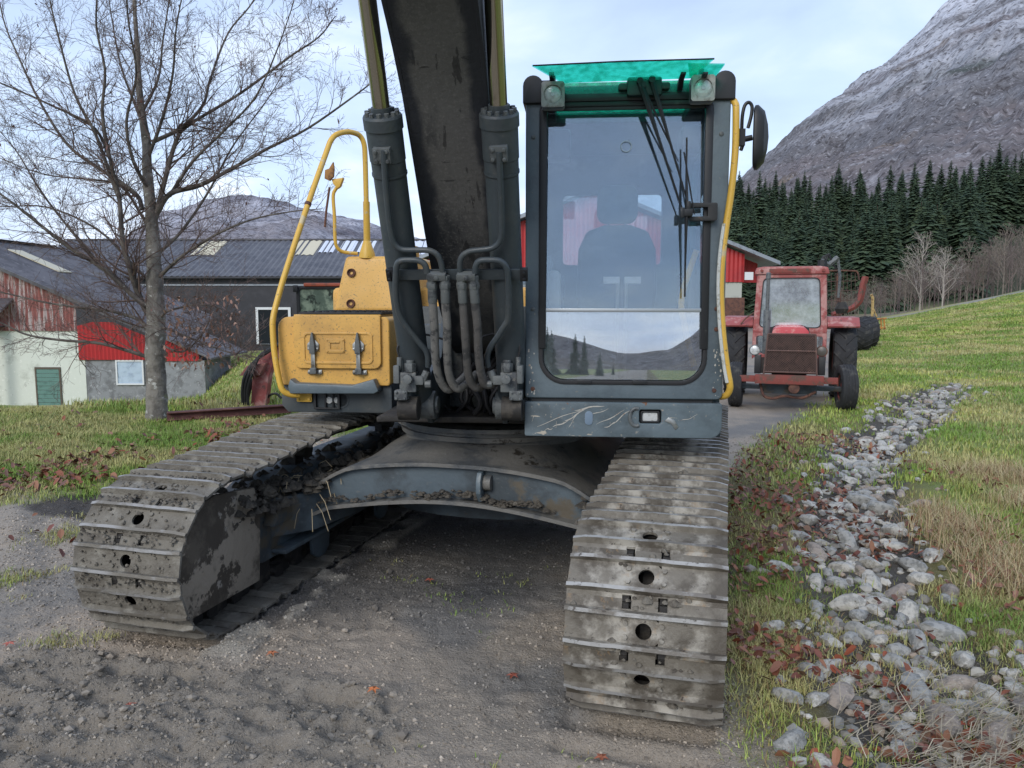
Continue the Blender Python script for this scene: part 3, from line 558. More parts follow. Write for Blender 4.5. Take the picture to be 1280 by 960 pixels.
# ------------------------------------------------------------ fallen leaves
leaf_m = mat('dead_leaf', (.2, .1, .05), rough=.6, attr='tint', spec=.35)
def leaf_batch(name, label, x, y, size, cols, lift=.02, z=None, tilt=.55):
    n = len(x); an = nrg.random(n) * 6.283; c, s = np.cos(an), np.sin(an); tx, ty = nrg.normal(0, tilt, n), nrg.normal(0, tilt, n)
    out = [(-.5, 0), (-.2, -.28), (.2, -.25), (.55, 0), (.2, .25), (-.2, .28)]; lift_z = (0, .12, .1, .05, .1, .12); V = []
    z0 = (height(x, y, True) if z is None else z) + lift * nrg.random(n) + size * .15
    for (u, v), q in zip(out, lift_z):
        X = (u * c - v * s) * size; Y = (u * s + v * c) * size; V.append(np.stack([x + X, y + Y, z0 + q * size + u * size * tx + v * size * ty], 1))
    V = np.stack(V, 1).reshape(-1, 3); b = np.arange(n) * 6; F = np.concatenate([np.stack([b, b + 1, b + 2, b + 3], 1), np.stack([b, b + 3, b + 4, b + 5], 1)])
    return setp(link(name, np_mesh(name, V, F, leaf_m, np.repeat(cols, 6, 0), False, 'tint')), label, None, None, 'stuff')
LP = C_([[.22, .060, .030], [.23, .080, .045], [.15, .055, .040], [.20, .115, .075], [.24, .11, .06], [.12, .06, .045], [.24, .12, .09]])
x, y = scatter(16000, .8, 4.5, 2, 10.5, lambda x, y: (1 - gravel_w(x, y)) * np.where(x < np.interp(y, *DX) + .2, 1, .35) * ss(fbm(x, y, 1.7, 3), -.25, .3)); x, y = x[:3300], y[:3300]
leaf_batch('fallen_leaves', 'red brown beech leaves caught among the stones and verge', x, y, nrg.uniform(.03, .062, len(x)), LP[nrg.integers(0, 7, len(x))] * nrg.uniform(.7, 1.2, (len(x), 1)), .05)
x, y = scatter(16000, -8, -.4, 4.9, 12.5, lambda x, y: (1 - .9 * gravel_w(x, y)) * (.05 + .9 * (1 - ss(np.abs(x - np.interp(y, *XL) + .8), .2, 1.3))) * ss(fbm(x, y, 1.3, 3), -.2, .3)); x, y = x[:1700], y[:1700]
leaf_batch('lawn_leaves', 'red brown leaves strewn along the edge of the left lawn', x, y, nrg.uniform(.045, .085, len(x)), LP[nrg.integers(0, 7, len(x))] * nrg.uniform(.7, 1.2, (len(x), 1)), .05)
# the single leaves on the gravel
for (px, py, lab, c) in ((467, 872, 'orange fallen leaf alone on the middle of the gravel', (.50, .16, .05)), (641, 848, 'dark red fallen leaf on the gravel near the right track', (.26, .07, .04)), (340, 822, 'orange brown leaf on the mud below the left track', (.40, .14, .06)), (162, 883, 'red leaf on the churned mud at lower left', (.42, .12, .07)), (752, 942, 'brown leaf at the foot of the right track by the frame edge', (.30, .10, .05)), (537, 729, 'small red leaf on the dark gravel under the machine', (.30, .08, .05)), (12, 809, 'red leaf on the pale strip at the left edge', (.42, .12, .08))):
    g = gnd(px, py); m = mat('single_leaf', c, [((c[0] * .5, c[1] * .5, c[2] * .5), 60, .5, .65)], rough=.6); mb = MB(); q = rng.uniform(0, 6)
    star = [(math.cos(q + k * .6283) * (.034 if k % 2 == 0 else .015), math.sin(q + k * .6283) * (.034 if k % 2 == 0 else .015)) for k in range(10)]
    mb.add([(0, 0, .008)] + [(a, b, .004 + .008 * (k % 2)) for k, (a, b) in enumerate(star)], [(0, k + 1, (k + 1) % 10 + 1) for k in range(10)])
    zz = float(height(g.x, g.y, True)) + .012
    setp(mb.build('fallen_leaf', m, loc=(g.x, g.y, zz)), lab, 'leaf', 'single leaves lying on the gravel')

# ============================================================ EXCAVATOR (own frame: x right, y rearwards, z up; front is -y)
EX = thing('excavator', 'large yellow and grey crawler excavator with muddy tracks and a tall glazed cab', 'excavator', (SW[0], SW[1], 0), -T5)
UC = R(-10.5)                                         # the undercarriage stands turned against the upper works
def part(mb, name, m, parent=EX, **k): return mb.build(name, m, parent, **k)

# ---- tracks
FRC, FRR = (-1.67, .405), .398; RRC = (1.70, .44)
def track_path():
    P = []
    for i in range(0, 41):                                # front wheel, from the ground round to the top
        a = R(-90 - 180 * i / 40); P.append((FRC[0] + FRR * math.cos(a), FRC[1] + FRR * math.sin(a)))
    for t in np.linspace(0, 1, 60)[1:-1]:
        y = FRC[0] + (RRC[0] - FRC[0]) * t; z0 = FRC[1] + FRR; P.append((y, z0 + (RRC[1] + FRR - z0) * t + .055 * math.sin(math.pi * t) - .012 * math.sin(math.pi * t * 4) ))
    for i in range(0, 41):
        a = R(90 - 180 * i / 40); P.append((RRC[0] + FRR * math.cos(a), RRC[1] + FRR * math.sin(a)))
    for t in np.linspace(0, 1, 60)[1:]:
        P.append((RRC[0] + (FRC[0] - RRC[0]) * t, (RRC[1] - FRR) + (FRC[1] - RRC[1]) * t))
    return np.array(P)
TP = track_path(); seg = np.linalg.norm(np.diff(TP, axis=0), axis=1); acc = np.concatenate([[0], np.cumsum(seg)]); TL = acc[-1]
NS = round(TL / .212); PITCHS = TL / NS
def shoe_mesh(kind):
    """one shoe: local x along the track width, y along travel, z outwards; two grouser bars, a mud hole between"""
    mb = MB(); W = .30; p = PITCHS
    # plate with a hole, split: centre square ring + side plates
    hr = .031; n = 16; oc = [(.05 * c, .047 * s) for c, s in []]
    sq = []; ci = []
    for i in range(n):
        a = 2 * math.pi * (i + .5) / n; c, s = math.cos(a), math.sin(a); k = 1 / max(abs(c), abs(s)); sq.append((.055 * c * k, .055 * s * k)); ci.append((hr * c, hr * s))
    mb.ring(sq, ci, 0, -.012, 'z')
    mb.bx(-W, -.047, -.055, .055, -.012, 0); mb.bx(.055, W, -.055, .055, -.012, 0)
    # sloping edges to the overlaps with the neighbour shoes
    r = random.Random(kind)
    for sgn in (-1, 1):
        y0, y1 = sgn * .066, sgn * (p / 2 + .006)
        for (xa, xb) in ((-W, -.085), (-.05, .05), (.085, W)):
            yy1 = y1 if sgn > 0 else y1 + .012
            mb.prism([(y0, -.002), (yy1, -.016 - (.004 if sgn < 0 else 0)), (yy1, -.028), (y0, -.014)] if sgn > 0 else [(y0, -.014), (yy1, -.032), (yy1, -.020), (y0, -.002)], xa, xb, 'x')
        for (xa, xb) in ((-.085, -.05), (.05, .085)): mb.prism([(sgn * .066, -.002), (sgn * .076, -.004), (sgn * .076, -.015), (sgn * .066, -.014)] if sgn > 0 else [(sgn * .066, -.014), (sgn * .076, -.015), (sgn * .076, -.004), (sgn * .066, -.002)], xa, xb, 'x')
    # bolt heads
    for sx in (-1, 1):
        for sy in (-1, 1): mb.cyl((sx * .068, sy * .026, -.002), (sx * .068, sy * .026, .010), .010, 6)
    # grouser bars: mud-coloured flanks and a bright worn crest
    for sgn in (-1, 1):
        hh = .026 - .004 * r.random(); pts = [(-.012, -.004), (.012, -.004), (.0075, hh), (-.0075, hh)]
        y = sgn * .060; N = 12; rows = []
        mb.cm = 0
        for k in range(N + 1):
            x = -W - .002 + (2 * W + .004) * k / N; dz = r.uniform(-.0018, .0012) - (.012 if k in (0, N) else 0); dy = r.uniform(-.0012, .0012)
            rows.append([(x, y + a + dy, b + (dz if b > 0 else 0)) for a, b in pts])
        n0 = len(mb.v); m_ = 4
        for q in rows: mb.v.extend(q)
        for k in range(N):
            for j in range(m_):
                f = (n0 + k * m_ + j, n0 + (k + 1) * m_ + j, n0 + (k + 1) * m_ + (j + 1) % m_, n0 + k * m_ + (j + 1) % m_); mb.f.append(f); mb.mi.append(1 if j == 2 else 0)
        mb.f += [(n0 + 3, n0 + 2, n0 + 1, n0), (n0 + N * m_, n0 + N * m_ + 1, n0 + N * m_ + 2, n0 + N * m_ + 3)]; mb.mi += [0, 0]
    mb.cm = 0
    me = mb.mesh('track_shoe', [M['shoe'], M['bar']], fix=True)
    # bent and scuffed a little
    for v in me.vertices:
        q = mn.noise(Vector((v.co.x * 4 + kind * 9, v.co.y * 9, kind))); v.co.z += .0035 * q
    return me
SHOES = [shoe_mesh(i) for i in range(7)]; SHOES_M = [m_.copy() for m_ in SHOES]
for m_ in SHOES_M: m_.materials[0] = M['shoe_mud']; m_.materials[1] = M['bar_mud']
def shoe_frames():
    out = []
    for k in range(NS):
        s = (k + .35) * PITCHS; pa, pb = (s - PITCHS / 2) % TL, (s + PITCHS / 2) % TL
        A = np.array([np.interp(pa, acc, TP[:, i]) for i in (0, 1)]); B = np.array([np.interp(pb, acc, TP[:, i]) for i in (0, 1)])
        c = (A + B) / 2; d = (B - A); d /= np.linalg.norm(d); out.append((c, d))
    return out
FR = shoe_frames()
def lump_mesh(name, n, fn, r0, r1, m, parent, flat=(1, 1, .6), **k):
    """a joined heap of small mud lumps; fn() gives a centre"""
    mb = MB()
    for i in range(n):
        c = Vector(fn()); r = rng.uniform(r0, r1) * (1 if rng.random() < .8 else 1.7); q = rng.uniform(0, 6); k_ = 6; vs = [(0, 0, r * flat[2])]
        for ring_, z in ((.75, .35), (1.0, -.25)):
            for j in range(k_):
                a = q + j * 2 * math.pi / k_; rr = r * ring_ * rng.uniform(.75, 1.2); vs.append((rr * math.cos(a) * flat[0], rr * math.sin(a) * flat[1], r * z * rng.uniform(.6, 1.3) * flat[2]))
        mb.add([Vector(v) + c for v in vs], [(0, 1 + j, 1 + (j + 1) % k_) for j in range(k_)] + [(1 + j, 7 + j, 7 + (j + 1) % k_, 1 + (j + 1) % k_) for j in range(k_)])
    return setp(mb.build(name, m, parent, **k), kind='stuff')
TOPZ = lambda y: float(np.interp(y, TP[40:100, 0], TP[40:100, 1]))
for side in (-1, 1):
    cx = side * 1.195
    root = bpy.data.objects.new('track', None); COL.objects.link(root); root.parent = EX; root.rotation_euler = (0, 0, UC)
    if side > 0: root.location = Matrix.Rotation(UC, 3, 'Z') @ Vector((.035, -.11, -.01))
    if side < 0: root['label'] = 'far muddier track beside the toolbox, caked in brown mud'
    else: root['label'] = 'track below the cab with pale bare steel shoes'
    for k, (c, d) in enumerate(FR):
        # outward normal: path runs front-up, rear-down; outward = left of direction reversed
        t = Vector((0, d[0], d[1])); nrm = Vector((0, -d[1], d[0]))
        if nrm.dot(Vector((0, c[0], c[1] - .42))) < 0 and abs(c[0]) > 1.72 or (abs(c[0]) <= 1.72 and nrm.z * (1 if c[1] > .42 else -1) < 0): nrm = -nrm
        X = t.cross(nrm); Mx = Matrix((X, t, nrm)).transposed().to_4x4(); Mx.translation = Vector((cx + rng.uniform(-.004, .004), c[0], c[1]))
        o = link('track_shoe', (SHOES_M if side < 0 else SHOES)[(k * 3 + (side > 0)) % 7], root); Mx = Mx @ Matrix.Rotation(R(rng.uniform(-.8, .8)), 4, 'X')
        o.matrix_local = Mx @ Matrix.Rotation(math.pi, 4, 'Z') if rng.random() < .5 else Mx
    mb = MB()
    for c, d in FR:
        t = Vector((0, d[0], d[1])); nrm = Vector((0, -d[1], d[0]))
        cc = Vector((0, FRC[0] if c[0] < FRC[0] else RRC[0] if c[0] > 1.7 else c[0], .42))
        if nrm.dot(Vector((0, c[0], c[1])) - cc) < 0: nrm = -nrm
        Mr = Matrix((Vector((1, 0, 0)), t, nrm)).transposed()
        for sx in (-1, 1): mb.box(Vector((cx + sx * .075, c[0], c[1])) - nrm * .062, (.034, PITCHS * .92, .085), rot=Mr); mb.box(Vector((cx + sx * .108, c[0], c[1])) - nrm * .062 + t * .06, (.03, .07, .07), rot=Mr)
        mb.cyl(Vector((cx - .12, c[0], c[1])) - nrm * .06 + t * .085, Vector((cx + .12, c[0], c[1])) - nrm * .06 + t * .085, .022, 8)
    part(mb, 'link_chain', M['chain'], root)
    # packed mud on the shoes
    if side < 0:
        def mud_on():
            while True:
                k = rng.randrange(NS); c, d = FR[k]
                if c[0] < .9 and c[1] > .12: break
            t = Vector((0, d[0], d[1])); cc = Vector((0, FRC[0] if c[0] < FRC[0] else c[0], .42)); nrm = Vector((0, -d[1], d[0]))
            if nrm.dot(Vector((0, c[0], c[1])) - cc) < 0: nrm = -nrm
            q = rng.choice((rng.uniform(-.045, .045), rng.uniform(.062, .11), rng.uniform(-.11, -.062)))
            return Vector((cx + rng.uniform(-.29, .27), c[0], c[1])) + t * q + nrm * rng.uniform(-.004, .006)
        lump_mesh('caked_mud', 2200, mud_on, .003, .008, M['mudtrack'] if 'mudtrack' in M else M.setdefault('mudtrack', mat('track_mud', (.17, .152, .122), [((.07, .06, .048), 12, .45, .6), ((.19, .17, .14), 40, .6, .7)], rough=.95, bump=[(30, .6, .02), (120, .4, .006)])), root, (1.2, 1.2, 1.0))
    else:
        def mud_on2():
            k = rng.randrange(NS); c, d = FR[k]; t = Vector((0, d[0], d[1])); cc = Vector((0, FRC[0] if c[0] < FRC[0] else min(c[0], RRC[0]), .42)); nrm = Vector((0, -d[1], d[0]))
            if nrm.dot(Vector((0, c[0], c[1])) - cc) < 0: nrm = -nrm
            return Vector((cx + rng.gauss(0, .12), c[0], c[1])) + t * rng.choice((-1, 1)) * rng.uniform(.04, .1) + nrm * rng.uniform(-.01, .0)
        lump_mesh('caked_mud', 900, mud_on2, .005, .013, M['mudtrack'], root, (1.2, 1.2, .9))
    # frame between the wheels
    fr = bpy.data.objects.new('track_frame', None); COL.objects.link(fr); fr.parent = EX; fr.rotation_euler = (0, 0, UC)
    if side > 0: fr.location = Matrix.Rotation(UC, 3, 'Z') @ Vector((.035, -.11, -.01))
    mb = MB(); mb.prism([(-1.30, .24), (-1.2, .20), (1.3, .20), (1.4, .28), (1.4, .60), (1.2, .66), (-.9, .64), (-1.30, .50)], cx - .17, cx + .17, 'x'); part(mb, 'frame_beam', M['frame'], fr, bevel=.012)
    inn = -side
    mb = MB(); mb.prism([(-1.2, .42), (.9, .42), (.9, .60), (-1.15, .52)], cx + inn * .172, cx + inn * .25, 'x'); mb.prism([(-1.12, .235), (1.1, .235), (1.1, .26), (-1.12, .26)], cx + inn * .172, cx + inn * .27, 'x'); part(mb, 'side_rail', M['frame'], fr, bevel=.006)
    mb = MB(); mb.revolve((cx - .05, FRC[0], FRC[1]), (1, 0, 0), [(0, .05), (0, .24), (.02, .27), (.03, .285), (.07, .285), (.08, .27), (.1, .24), (.1, .05)], 32); mb.cyl((cx - .16, FRC[0], FRC[1]), (cx + .16, FRC[0], FRC[1]), .06, 16); part(mb, 'idler_wheel', M['chain'], fr)
    mb = MB()
    for s2 in (-1, 1):
        xx = cx + s2 * .185; mb.prism([(-1.95, .14), (-1.28, .13), (-1.25, .50), (-1.30, .67), (-1.64, .71), (-1.90, .67), (-1.97, .50)], xx - .014, xx + .014, 'x')
    part(mb, 'guard_plate', M['guard'], fr, bevel=.006)
    # sprocket with teeth
    mb = MB(); n = 21; poly = []
    for i in range(n * 2):
        a = math.pi * i / n; rr = .325 if i % 2 else .27; poly.append((RRC[0] + rr * math.cos(a), RRC[1] + rr * math.sin(a)))
    mb.prism(poly, cx - .022, cx + .022, 'x'); mb.revolve((cx - .18, RRC[0], RRC[1]), (1, 0, 0), [(0, .16), (.02, .2), (.30, .22), (.34, .18), (.36, .08)], 28); part(mb, 'sprocket', M['frame'], fr)
    for i in range(7):
        mb = MB(); y = -1.15 + i * .36; mb.revolve((cx - .13, y, .165), (1, 0, 0), [(0, .045), (0, .075), (.03, .095), (.05, .07), (.21, .07), (.23, .095), (.26, .075), (.26, .045)], 20); part(mb, 'roller', M['chain'], fr)
    for y in (-.55, .75):
        mb = MB(); mb.revolve((cx - .10, y, TOPZ(y) - .135), (1, 0, 0), [(0, .03), (0, .055), (.2, .055), (.2, .03)], 16); mb.bx(cx - .03, cx + .03, y - .05, y + .05, .6, TOPZ(y) - .14); part(mb, 'carrier_roller', M['chain'], fr)
    for y in (-.62, .3):
        mb = MB(); mb.prism([(y - .12, .26), (y + .12, .26), (y + .10, .10), (y + .04, .06), (y - .04, .06), (y - .10, .10)], cx + inn * .19, cx + inn * .215, 'x'); part(mb, 'track_guide', M['frame'], fr, bevel=.005)
    if True:                                              # earth lying on the frame and packed behind the guard
        lump_mesh('packed_earth', 900, lambda: (cx + inn * rng.uniform(-.05, .28), rng.uniform(-1.5, .9), (.54 if rng.random() < .5 else .60) + rng.uniform(-.03, .05)), .012, .032, M['mud'], fr, (1, 1, .9))

# ---- car body: X frame between the tracks
cbr = bpy.data.objects.new('car_body', None); COL.objects.link(cbr); cbr.parent = EX; cbr.rotation_euler = (0, 0, UC)
def saddle():
    """top plate: from the slewing ring down the four legs"""
    rows = []
    for v in np.linspace(-1, 1, 33):
        row = []
        for u in np.linspace(-1, 1, 41):
            ed = .80 + .10 * (1 - abs(u)) ** .8 - .05 * math.cos(u * 3.0); x = u * 1.02; y = v * (ed + .02 * abs(u)) if True else 0
            rr = math.hypot(x, y); z = .635 + .13 * max(0, 1 - (abs(u)) ** 2.2) + .10 * max(0, min(1, (.80 - rr) / .28)) - .16 * max(0, (abs(u) - .62) / .38) ** 1.4
            row.append((x, y, z))
        rows.append(row)
    return rows
rows = saddle(); mb = MB(); mb.sheet(rows); mb.sheet([[(a, b, c - .022) for a, b, c in r][::-1] for r in rows])
for r_ in (rows[0], rows[-1]): mb.sheet([[(a, b, c) for a, b, c in r_], [(a, b, c - .022) for a, b, c in r_]])
part(mb, 'top_plate', M['deck'], cbr, ang=50)
for sg in (-1, 1):
    row = rows[0] if sg < 0 else rows[-1]; mb = MB(); top = []; bot = []; lip = []; lipo = []
    for (a, b, c) in row:
        u = a / 1.02; y = b - sg * .045; arch = .43 + .125 * (1 - abs(u) ** 1.7) - .07 * max(0, (abs(u) - .75) / .25)
        top.append((a, y, c - .022)); bot.append((a, y, arch)); lip.append((a, y + sg * .075, arch)); lipo.append((a, y + sg * .075, arch - .022))
    mb.sheet([top, bot]); part(mb, 'web_plate', M['frame'], cbr, ang=50)
    mb = MB(); inner = [(a, y - sg * .30, z) for a, y, z in bot]; mb.sheet([lip, inner]); mb.sheet([lip, lipo, [(a, b, c - .022) for a, b, c in inner]])
    part(mb, 'lower_flange', M['deck'], cbr, ang=50)
    if sg < 0:
        lump_mesh('earth_on_flange', 420, lambda: (lambda k: Vector(lip[k]) + Vector((rng.uniform(-.02, .02), rng.uniform(.0, .07), rng.uniform(-.005, .02) + .035 * abs(math.sin(k * .37)))))(rng.choice([rng.randrange(3, 19), rng.randrange(17, 33), rng.randrange(22, 31)])), .005, .012, M['mud'], cbr, (1.3, 1.2, .8))
        mb = MB(); y0 = row[23][1]; zt = row[23][2]; xx = row[23][0] + .02
        mb.prism([(y0 + .045, zt - .03), (y0 - .02, zt - .035), (y0 - .045, zt - .08), (y0 - .045, zt - .15), (y0 - .01, zt - .205), (y0 + .045, zt - .2)], xx - .014, xx + .014, 'x'); part(mb, 'towing_lug', M['grey'], cbr, bevel=.004)
        mb = MB(); mb.cyl((xx + .015, y0 + .03, zt - .10), (xx + .06, y0 + .03, zt - .10), .045, 24); part(mb, 'cover_disc', M['deck'], cbr, bevel=.004)
mb = MB()
for sx in (-1, 1):
    for sg in (-1, 1):
        mb.prism([(sx * .78, sg * .40), (sx * 1.08, sg * .38), (sx * 1.08, sg * 1.18), (sx * .86, sg * .90)], .32, .56, 'z')
mb.prism([(.80 * math.cos(a), .55 * math.sin(a)) for a in np.linspace(0, 2 * math.pi, 24, endpoint=False)], .36, .66, 'z')
part(mb, 'frame_leg', M['frame'], cbr, bevel=.02)
lump_mesh('earth_on_frame', 900, lambda: (lambda sx, t: (sx * (.82 + .16 * t + rng.uniform(-.06, .06)), rng.uniform(-.95, .2), .60 + rng.uniform(-.02, .03) - .05 * t))(rng.choice((-1, -1, 1)), rng.random()), .010, .030, M['mud'], cbr)
for k in range(60):                                       # dead stalks hanging in the frame
    pass
mb = MB()
for k in range(32):
    p = Vector((rng.uniform(-1.05, -.72), rng.uniform(-1.1, -.5), rng.uniform(.48, .66))); d = Vector((rng.uniform(-.12, .12), rng.uniform(-.15, .05), rng.uniform(-.14, .05)))
    mb.tube([p, p + d * .5 + Vector((0, 0, .03)), p + d], .0022, 3)
setp(part(mb, 'dry_stalks', mat('dry_stalk', (.36, .29, .18), rough=.9), cbr), kind='stuff')

# ---- slewing ring
mb = MB(); mb.revolve((0, 0, .85), (0, 0, 1), [(0, .5), (0, .62), (.03, .625), (.03, .60), (.06, .60), (.06, .655), (.085, .655), (.085, .5)], 72, closed=True); part(mb, 'slewing_ring', M['deck'], ang=30)
mb = MB()
for k in range(44):
    a = 2 * math.pi * k / 44; mb.cyl((.575 * math.cos(a) * 1.1, .575 * math.sin(a) * 1.1, .935), (.575 * math.cos(a) * 1.1, .575 * math.sin(a) * 1.1, .906), .012, 6)
setp(part(mb, 'ring_bolts', M['chain']), kind='stuff')
mb = MB(); mb.revolve((0, 0, .70), (0, 0, 1), [(0, .74), (.04, .68), (.09, .60), (.155, .585), (.155, .4)], 64); part(mb, 'ring_seat', M['deck'], ang=50)

# ---- revolving frame
mb = MB(); mb.bx(-.60, .30, -.80, 2.1, 1.0, 1.03); part(mb, 'floor_plate', M['chain'], bevel=.006)
mb = MB(); mb.prism([(-.56, -.86), (.30, -.86), (.30, -.80), (-.56, -.80)], 1.012, 1.045, 'z'); part(mb, 'front_lip', M['chain'], bevel=.008)
for sx in (-.235, .175):
    mb = MB(); mb.prism([(-1.03, 1.036), (-1.10, 1.10), (-1.12, 1.25), (-1.05, 1.32), (-.75, 1.38), (-.48, 1.72), (-.33, 1.74), (-.22, 1.60), (.3, 1.40), (1.2, 1.2), (1.2, 1.036)], sx - .014, sx + .014, 'x'); part(mb, 'frame_plate', M['grey_dark'], bevel=.004)
mb = MB(); mb.bx(-1.33, -.66, -.30, 2.0, 1.0, 1.10); mb.bx(.30, 1.30, -1.15, 2.0, 1.0, 1.06); part(mb, 'side_deck', M['grey_dark'], bevel=.01)
mb = MB(); mb.prism([(-1.33, 1.2), (1.33, 1.2), (1.33, 1.8), (1.0, 2.25), (.4, 2.42), (-.4, 2.42), (-1.0, 2.25), (-1.33, 1.8)], 1.0, 1.86, 'z'); part(mb, 'counterweight', M['grey'], bevel=.06, seg=4)
mb = MB(); mb.bx(-1.28, 1.22, .52, 1.19, 1.11, 1.80); part(mb, 'engine_hood', M['yellow'], bevel=.05, seg=3)
mb = MB(); mb.bx(-.60, .25, .30, .50, 1.05, 1.66); part(mb, 'bulkhead', M['grey_dark'], bevel=.01)
# round things seen between the hoses
mb = MB(); mb.cyl((-.13, -.35, 1.05), (-.13, -.35, 1.48), .16, 28); mb.cyl((.11, -.30, 1.05), (.11, -.30, 1.45), .13, 28); mb.cyl((.11, -.30, 1.45), (.11, -.30, 1.52), .06, 20); part(mb, 'swing_motor', M['greyfit'], bevel=.012)
mb = MB(); mb.bx(-.52, .22, -.50, -.44, 1.40, 1.56); part(mb, 'cross_tube', M['grey_dark'], bevel=.02)
for k in range(14):
    pass
mb = MB()
for k in range(16):
    x = rng.uniform(-.30, .22); y = rng.uniform(-.9, -.6); mb.tube(smooth_path([(x, y, 1.06), (x + rng.uniform(-.08, .08), y - .03, 1.14), (x + rng.uniform(-.1, .1), y + .05, 1.28), (x + rng.uniform(-.12, .12), y + .3, 1.40)], 5), rng.uniform(.008, .016), 8)
part(mb, 'pipe_cluster', M['rubber'])

# ---- boom
belly = [(-.42, 1.36), (-.72, 1.46), (-1.02, 1.66), (-1.22, 1.84), (-1.40, 2.03), (-1.55, 2.22), (-1.70, 2.40), (-1.84, 2.56), (-2.00, 2.70), (-2.18, 2.83), (-2.45, 2.98), (-2.8, 3.12), (-3.3, 3.25), (-4.2, 3.38)]
back = [(-4.2, 3.68), (-3.3, 3.66), (-2.8, 3.58), (-2.3, 3.42), (-1.8, 3.14), (-1.45, 2.84), (-1.2, 2.54), (-1.0, 2.30), (-.75, 2.05), (-.5, 1.86), (-.25, 1.72), (-.20, 1.56), (-.28, 1.42)]
hw = .183; mb = MB(); poly = belly + back
for sx in (-1, 1): mb.prism(poly, sx * hw, sx * (hw - .018), 'x')
part(mb, 'boom_side', M['boom'], bevel=.003)
# belly and back plates as fine sheets so that they take dents
mb = MB(); rows = []
bp = smooth_path([(0, a, b) for a, b in belly], 6)
for p in bp: rows.append([(u * (hw - .004), p.y, p.z + .003 * mn.noise(Vector((u * 2, p.y * 5, p.z * 5)))) for u in np.linspace(-1, 1, 13)])
mb.sheet(rows); part(mb, 'belly_plate', M['boom'], ang=60)
mb = MB(); mb.sheet([[(-hw, a, b), (hw, a, b)] for a, b in back]); part(mb, 'back_plate', M['boom'], ang=60)
mb = MB(); mb.cyl((-.26, -.36, 1.60), (.22, -.36, 1.60), .07, 20); part(mb, 'boom_foot_pin', M['greyfit'], bevel=.006)

# ---- boom cylinders
CX = (-.275, .225)
base, head, ctop = Vector((0, -1.13, 1.17)), Vector((0, -1.70, 2.27)), Vector((0, -1.815, 2.49))
ax = (ctop - base).normalized(); CYL = []
fwd = Vector((0, -ax.z, ax.y))                        # towards the camera, square to the cylinder
for i, cx in enumerate(CX):
    b = base + Vector((cx, 0, 0)); L_ = (ctop - base).length; Lt = (head - base).length
    c = bpy.data.objects.new('boom_cylinder', None); COL.objects.link(c); c.parent = EX; c['label'] = ('boom cylinder beside the toolbox', 'boom cylinder beside the cab')[i]
    mb = MB(); mb.revolve(b, ax, [(-.03, .05), (0, .072), (.05, .076), (Lt - .02, .074), (Lt - .01, .079), (Lt, .079)], 36); part(mb, 'tube', M['grey_dark'], c, ang=25)
    mb = MB(); mb.revolve(b, ax, [(Lt, .076), (Lt + .05, .076), (Lt + .055, .079), (L_ - .06, .079), (L_ - .058, .085), (L_ - .01, .085), (L_, .080), (L_, .045), (L_ + .03, .044), (L_ + .03, .037)], 36); part(mb, 'gland', M['grey_dark'], c, ang=25)
    mb = MB()
    for k in range(12):
        a = 2 * math.pi * k / 12; q = b + ax * (L_ - .004) + (fwd * math.cos(a) + Vector((1, 0, 0)) * math.sin(a)) * .065; mb.cyl(q, q + ax * .020, .011, 6)
    part(mb, 'gland_bolts', M['greyfit'], c)
    mb = MB(); mb.revolve(b, ax, [(L_ + .01, .037), (L_ + 1.35, .037)], 32); part(mb, 'rod', M['rod'], c)
    mb = MB(); mb.cyl((cx - .09, base.y, base.z - .02), (cx + .09, base.y, base.z - .02), .075, 24); mb.cyl((cx - .105, base.y, base.z - .02), (cx + .105, base.y, base.z - .02), .045, 16); part(mb, 'clevis', M['greyfit'], c, bevel=.006)
    # port block with four bolts
    s = 1 if i else -1; q = b + ax * (Lt + .10) + fwd * .080; Mr = Matrix((Vector((1, 0, 0)), -fwd, ax)).transposed()
    mb = MB(); mb.box(q, (.075, .05, .065), rot=Mr)
    for u in (-1, 1):
        for v in (-1, 1): mb.cyl(q + Vector((u * .024, 0, 0)) + ax * v * .02, q + Vector((u * .024, 0, 0)) + ax * v * .02 + fwd * .036, .009, 8)
    part(mb, 'port_block', M['greyfit'], c, bevel=.004)

def on_cyl(px, py, off):                                  # a point in the plane of the cylinders, off metres in front
    sl = ax.y / ax.z; return up(px, py, base.y - off / abs(ax.z) , sl, base.z)
PX = [[(480, 188), (481, 215), (485, 262), (489, 292), (494, 306), (503, 312), (520, 312.5), (536, 313), (546, 318), (551, 328), (553.5, 341)],
      [(534, 341), (531, 331), (524, 326), (512, 325), (501, 326), (496, 332), (494.5, 350), (495, 370), (499, 392), (508, 408), (523, 427), (532, 438), (535, 447), (535, 458)],
      [(624, 190), (625.5, 230), (627, 268), (627, 292), (624, 303), (615, 310), (600, 312.5), (588, 314), (579, 319), (575, 328), (575, 341)],
      [(594, 341), (595, 332), (600, 326), (611, 325), (624, 326), (632, 333), (635, 346), (636, 372), (635, 398), (630, 408), (622, 421), (613, 434), (609, 446), (610, 458)]]
OFFS = (.105, .115, .105, .115)
for i, pts in enumerate(PX):
    mb = MB(); P_ = [on_cyl(a, b, OFFS[i]) for a, b in pts]; mb.tube(smooth_path(P_, 4), .0145 if i % 2 else .0135, 12); part(mb, 'hydraulic_pipe', M['grey_dark'])
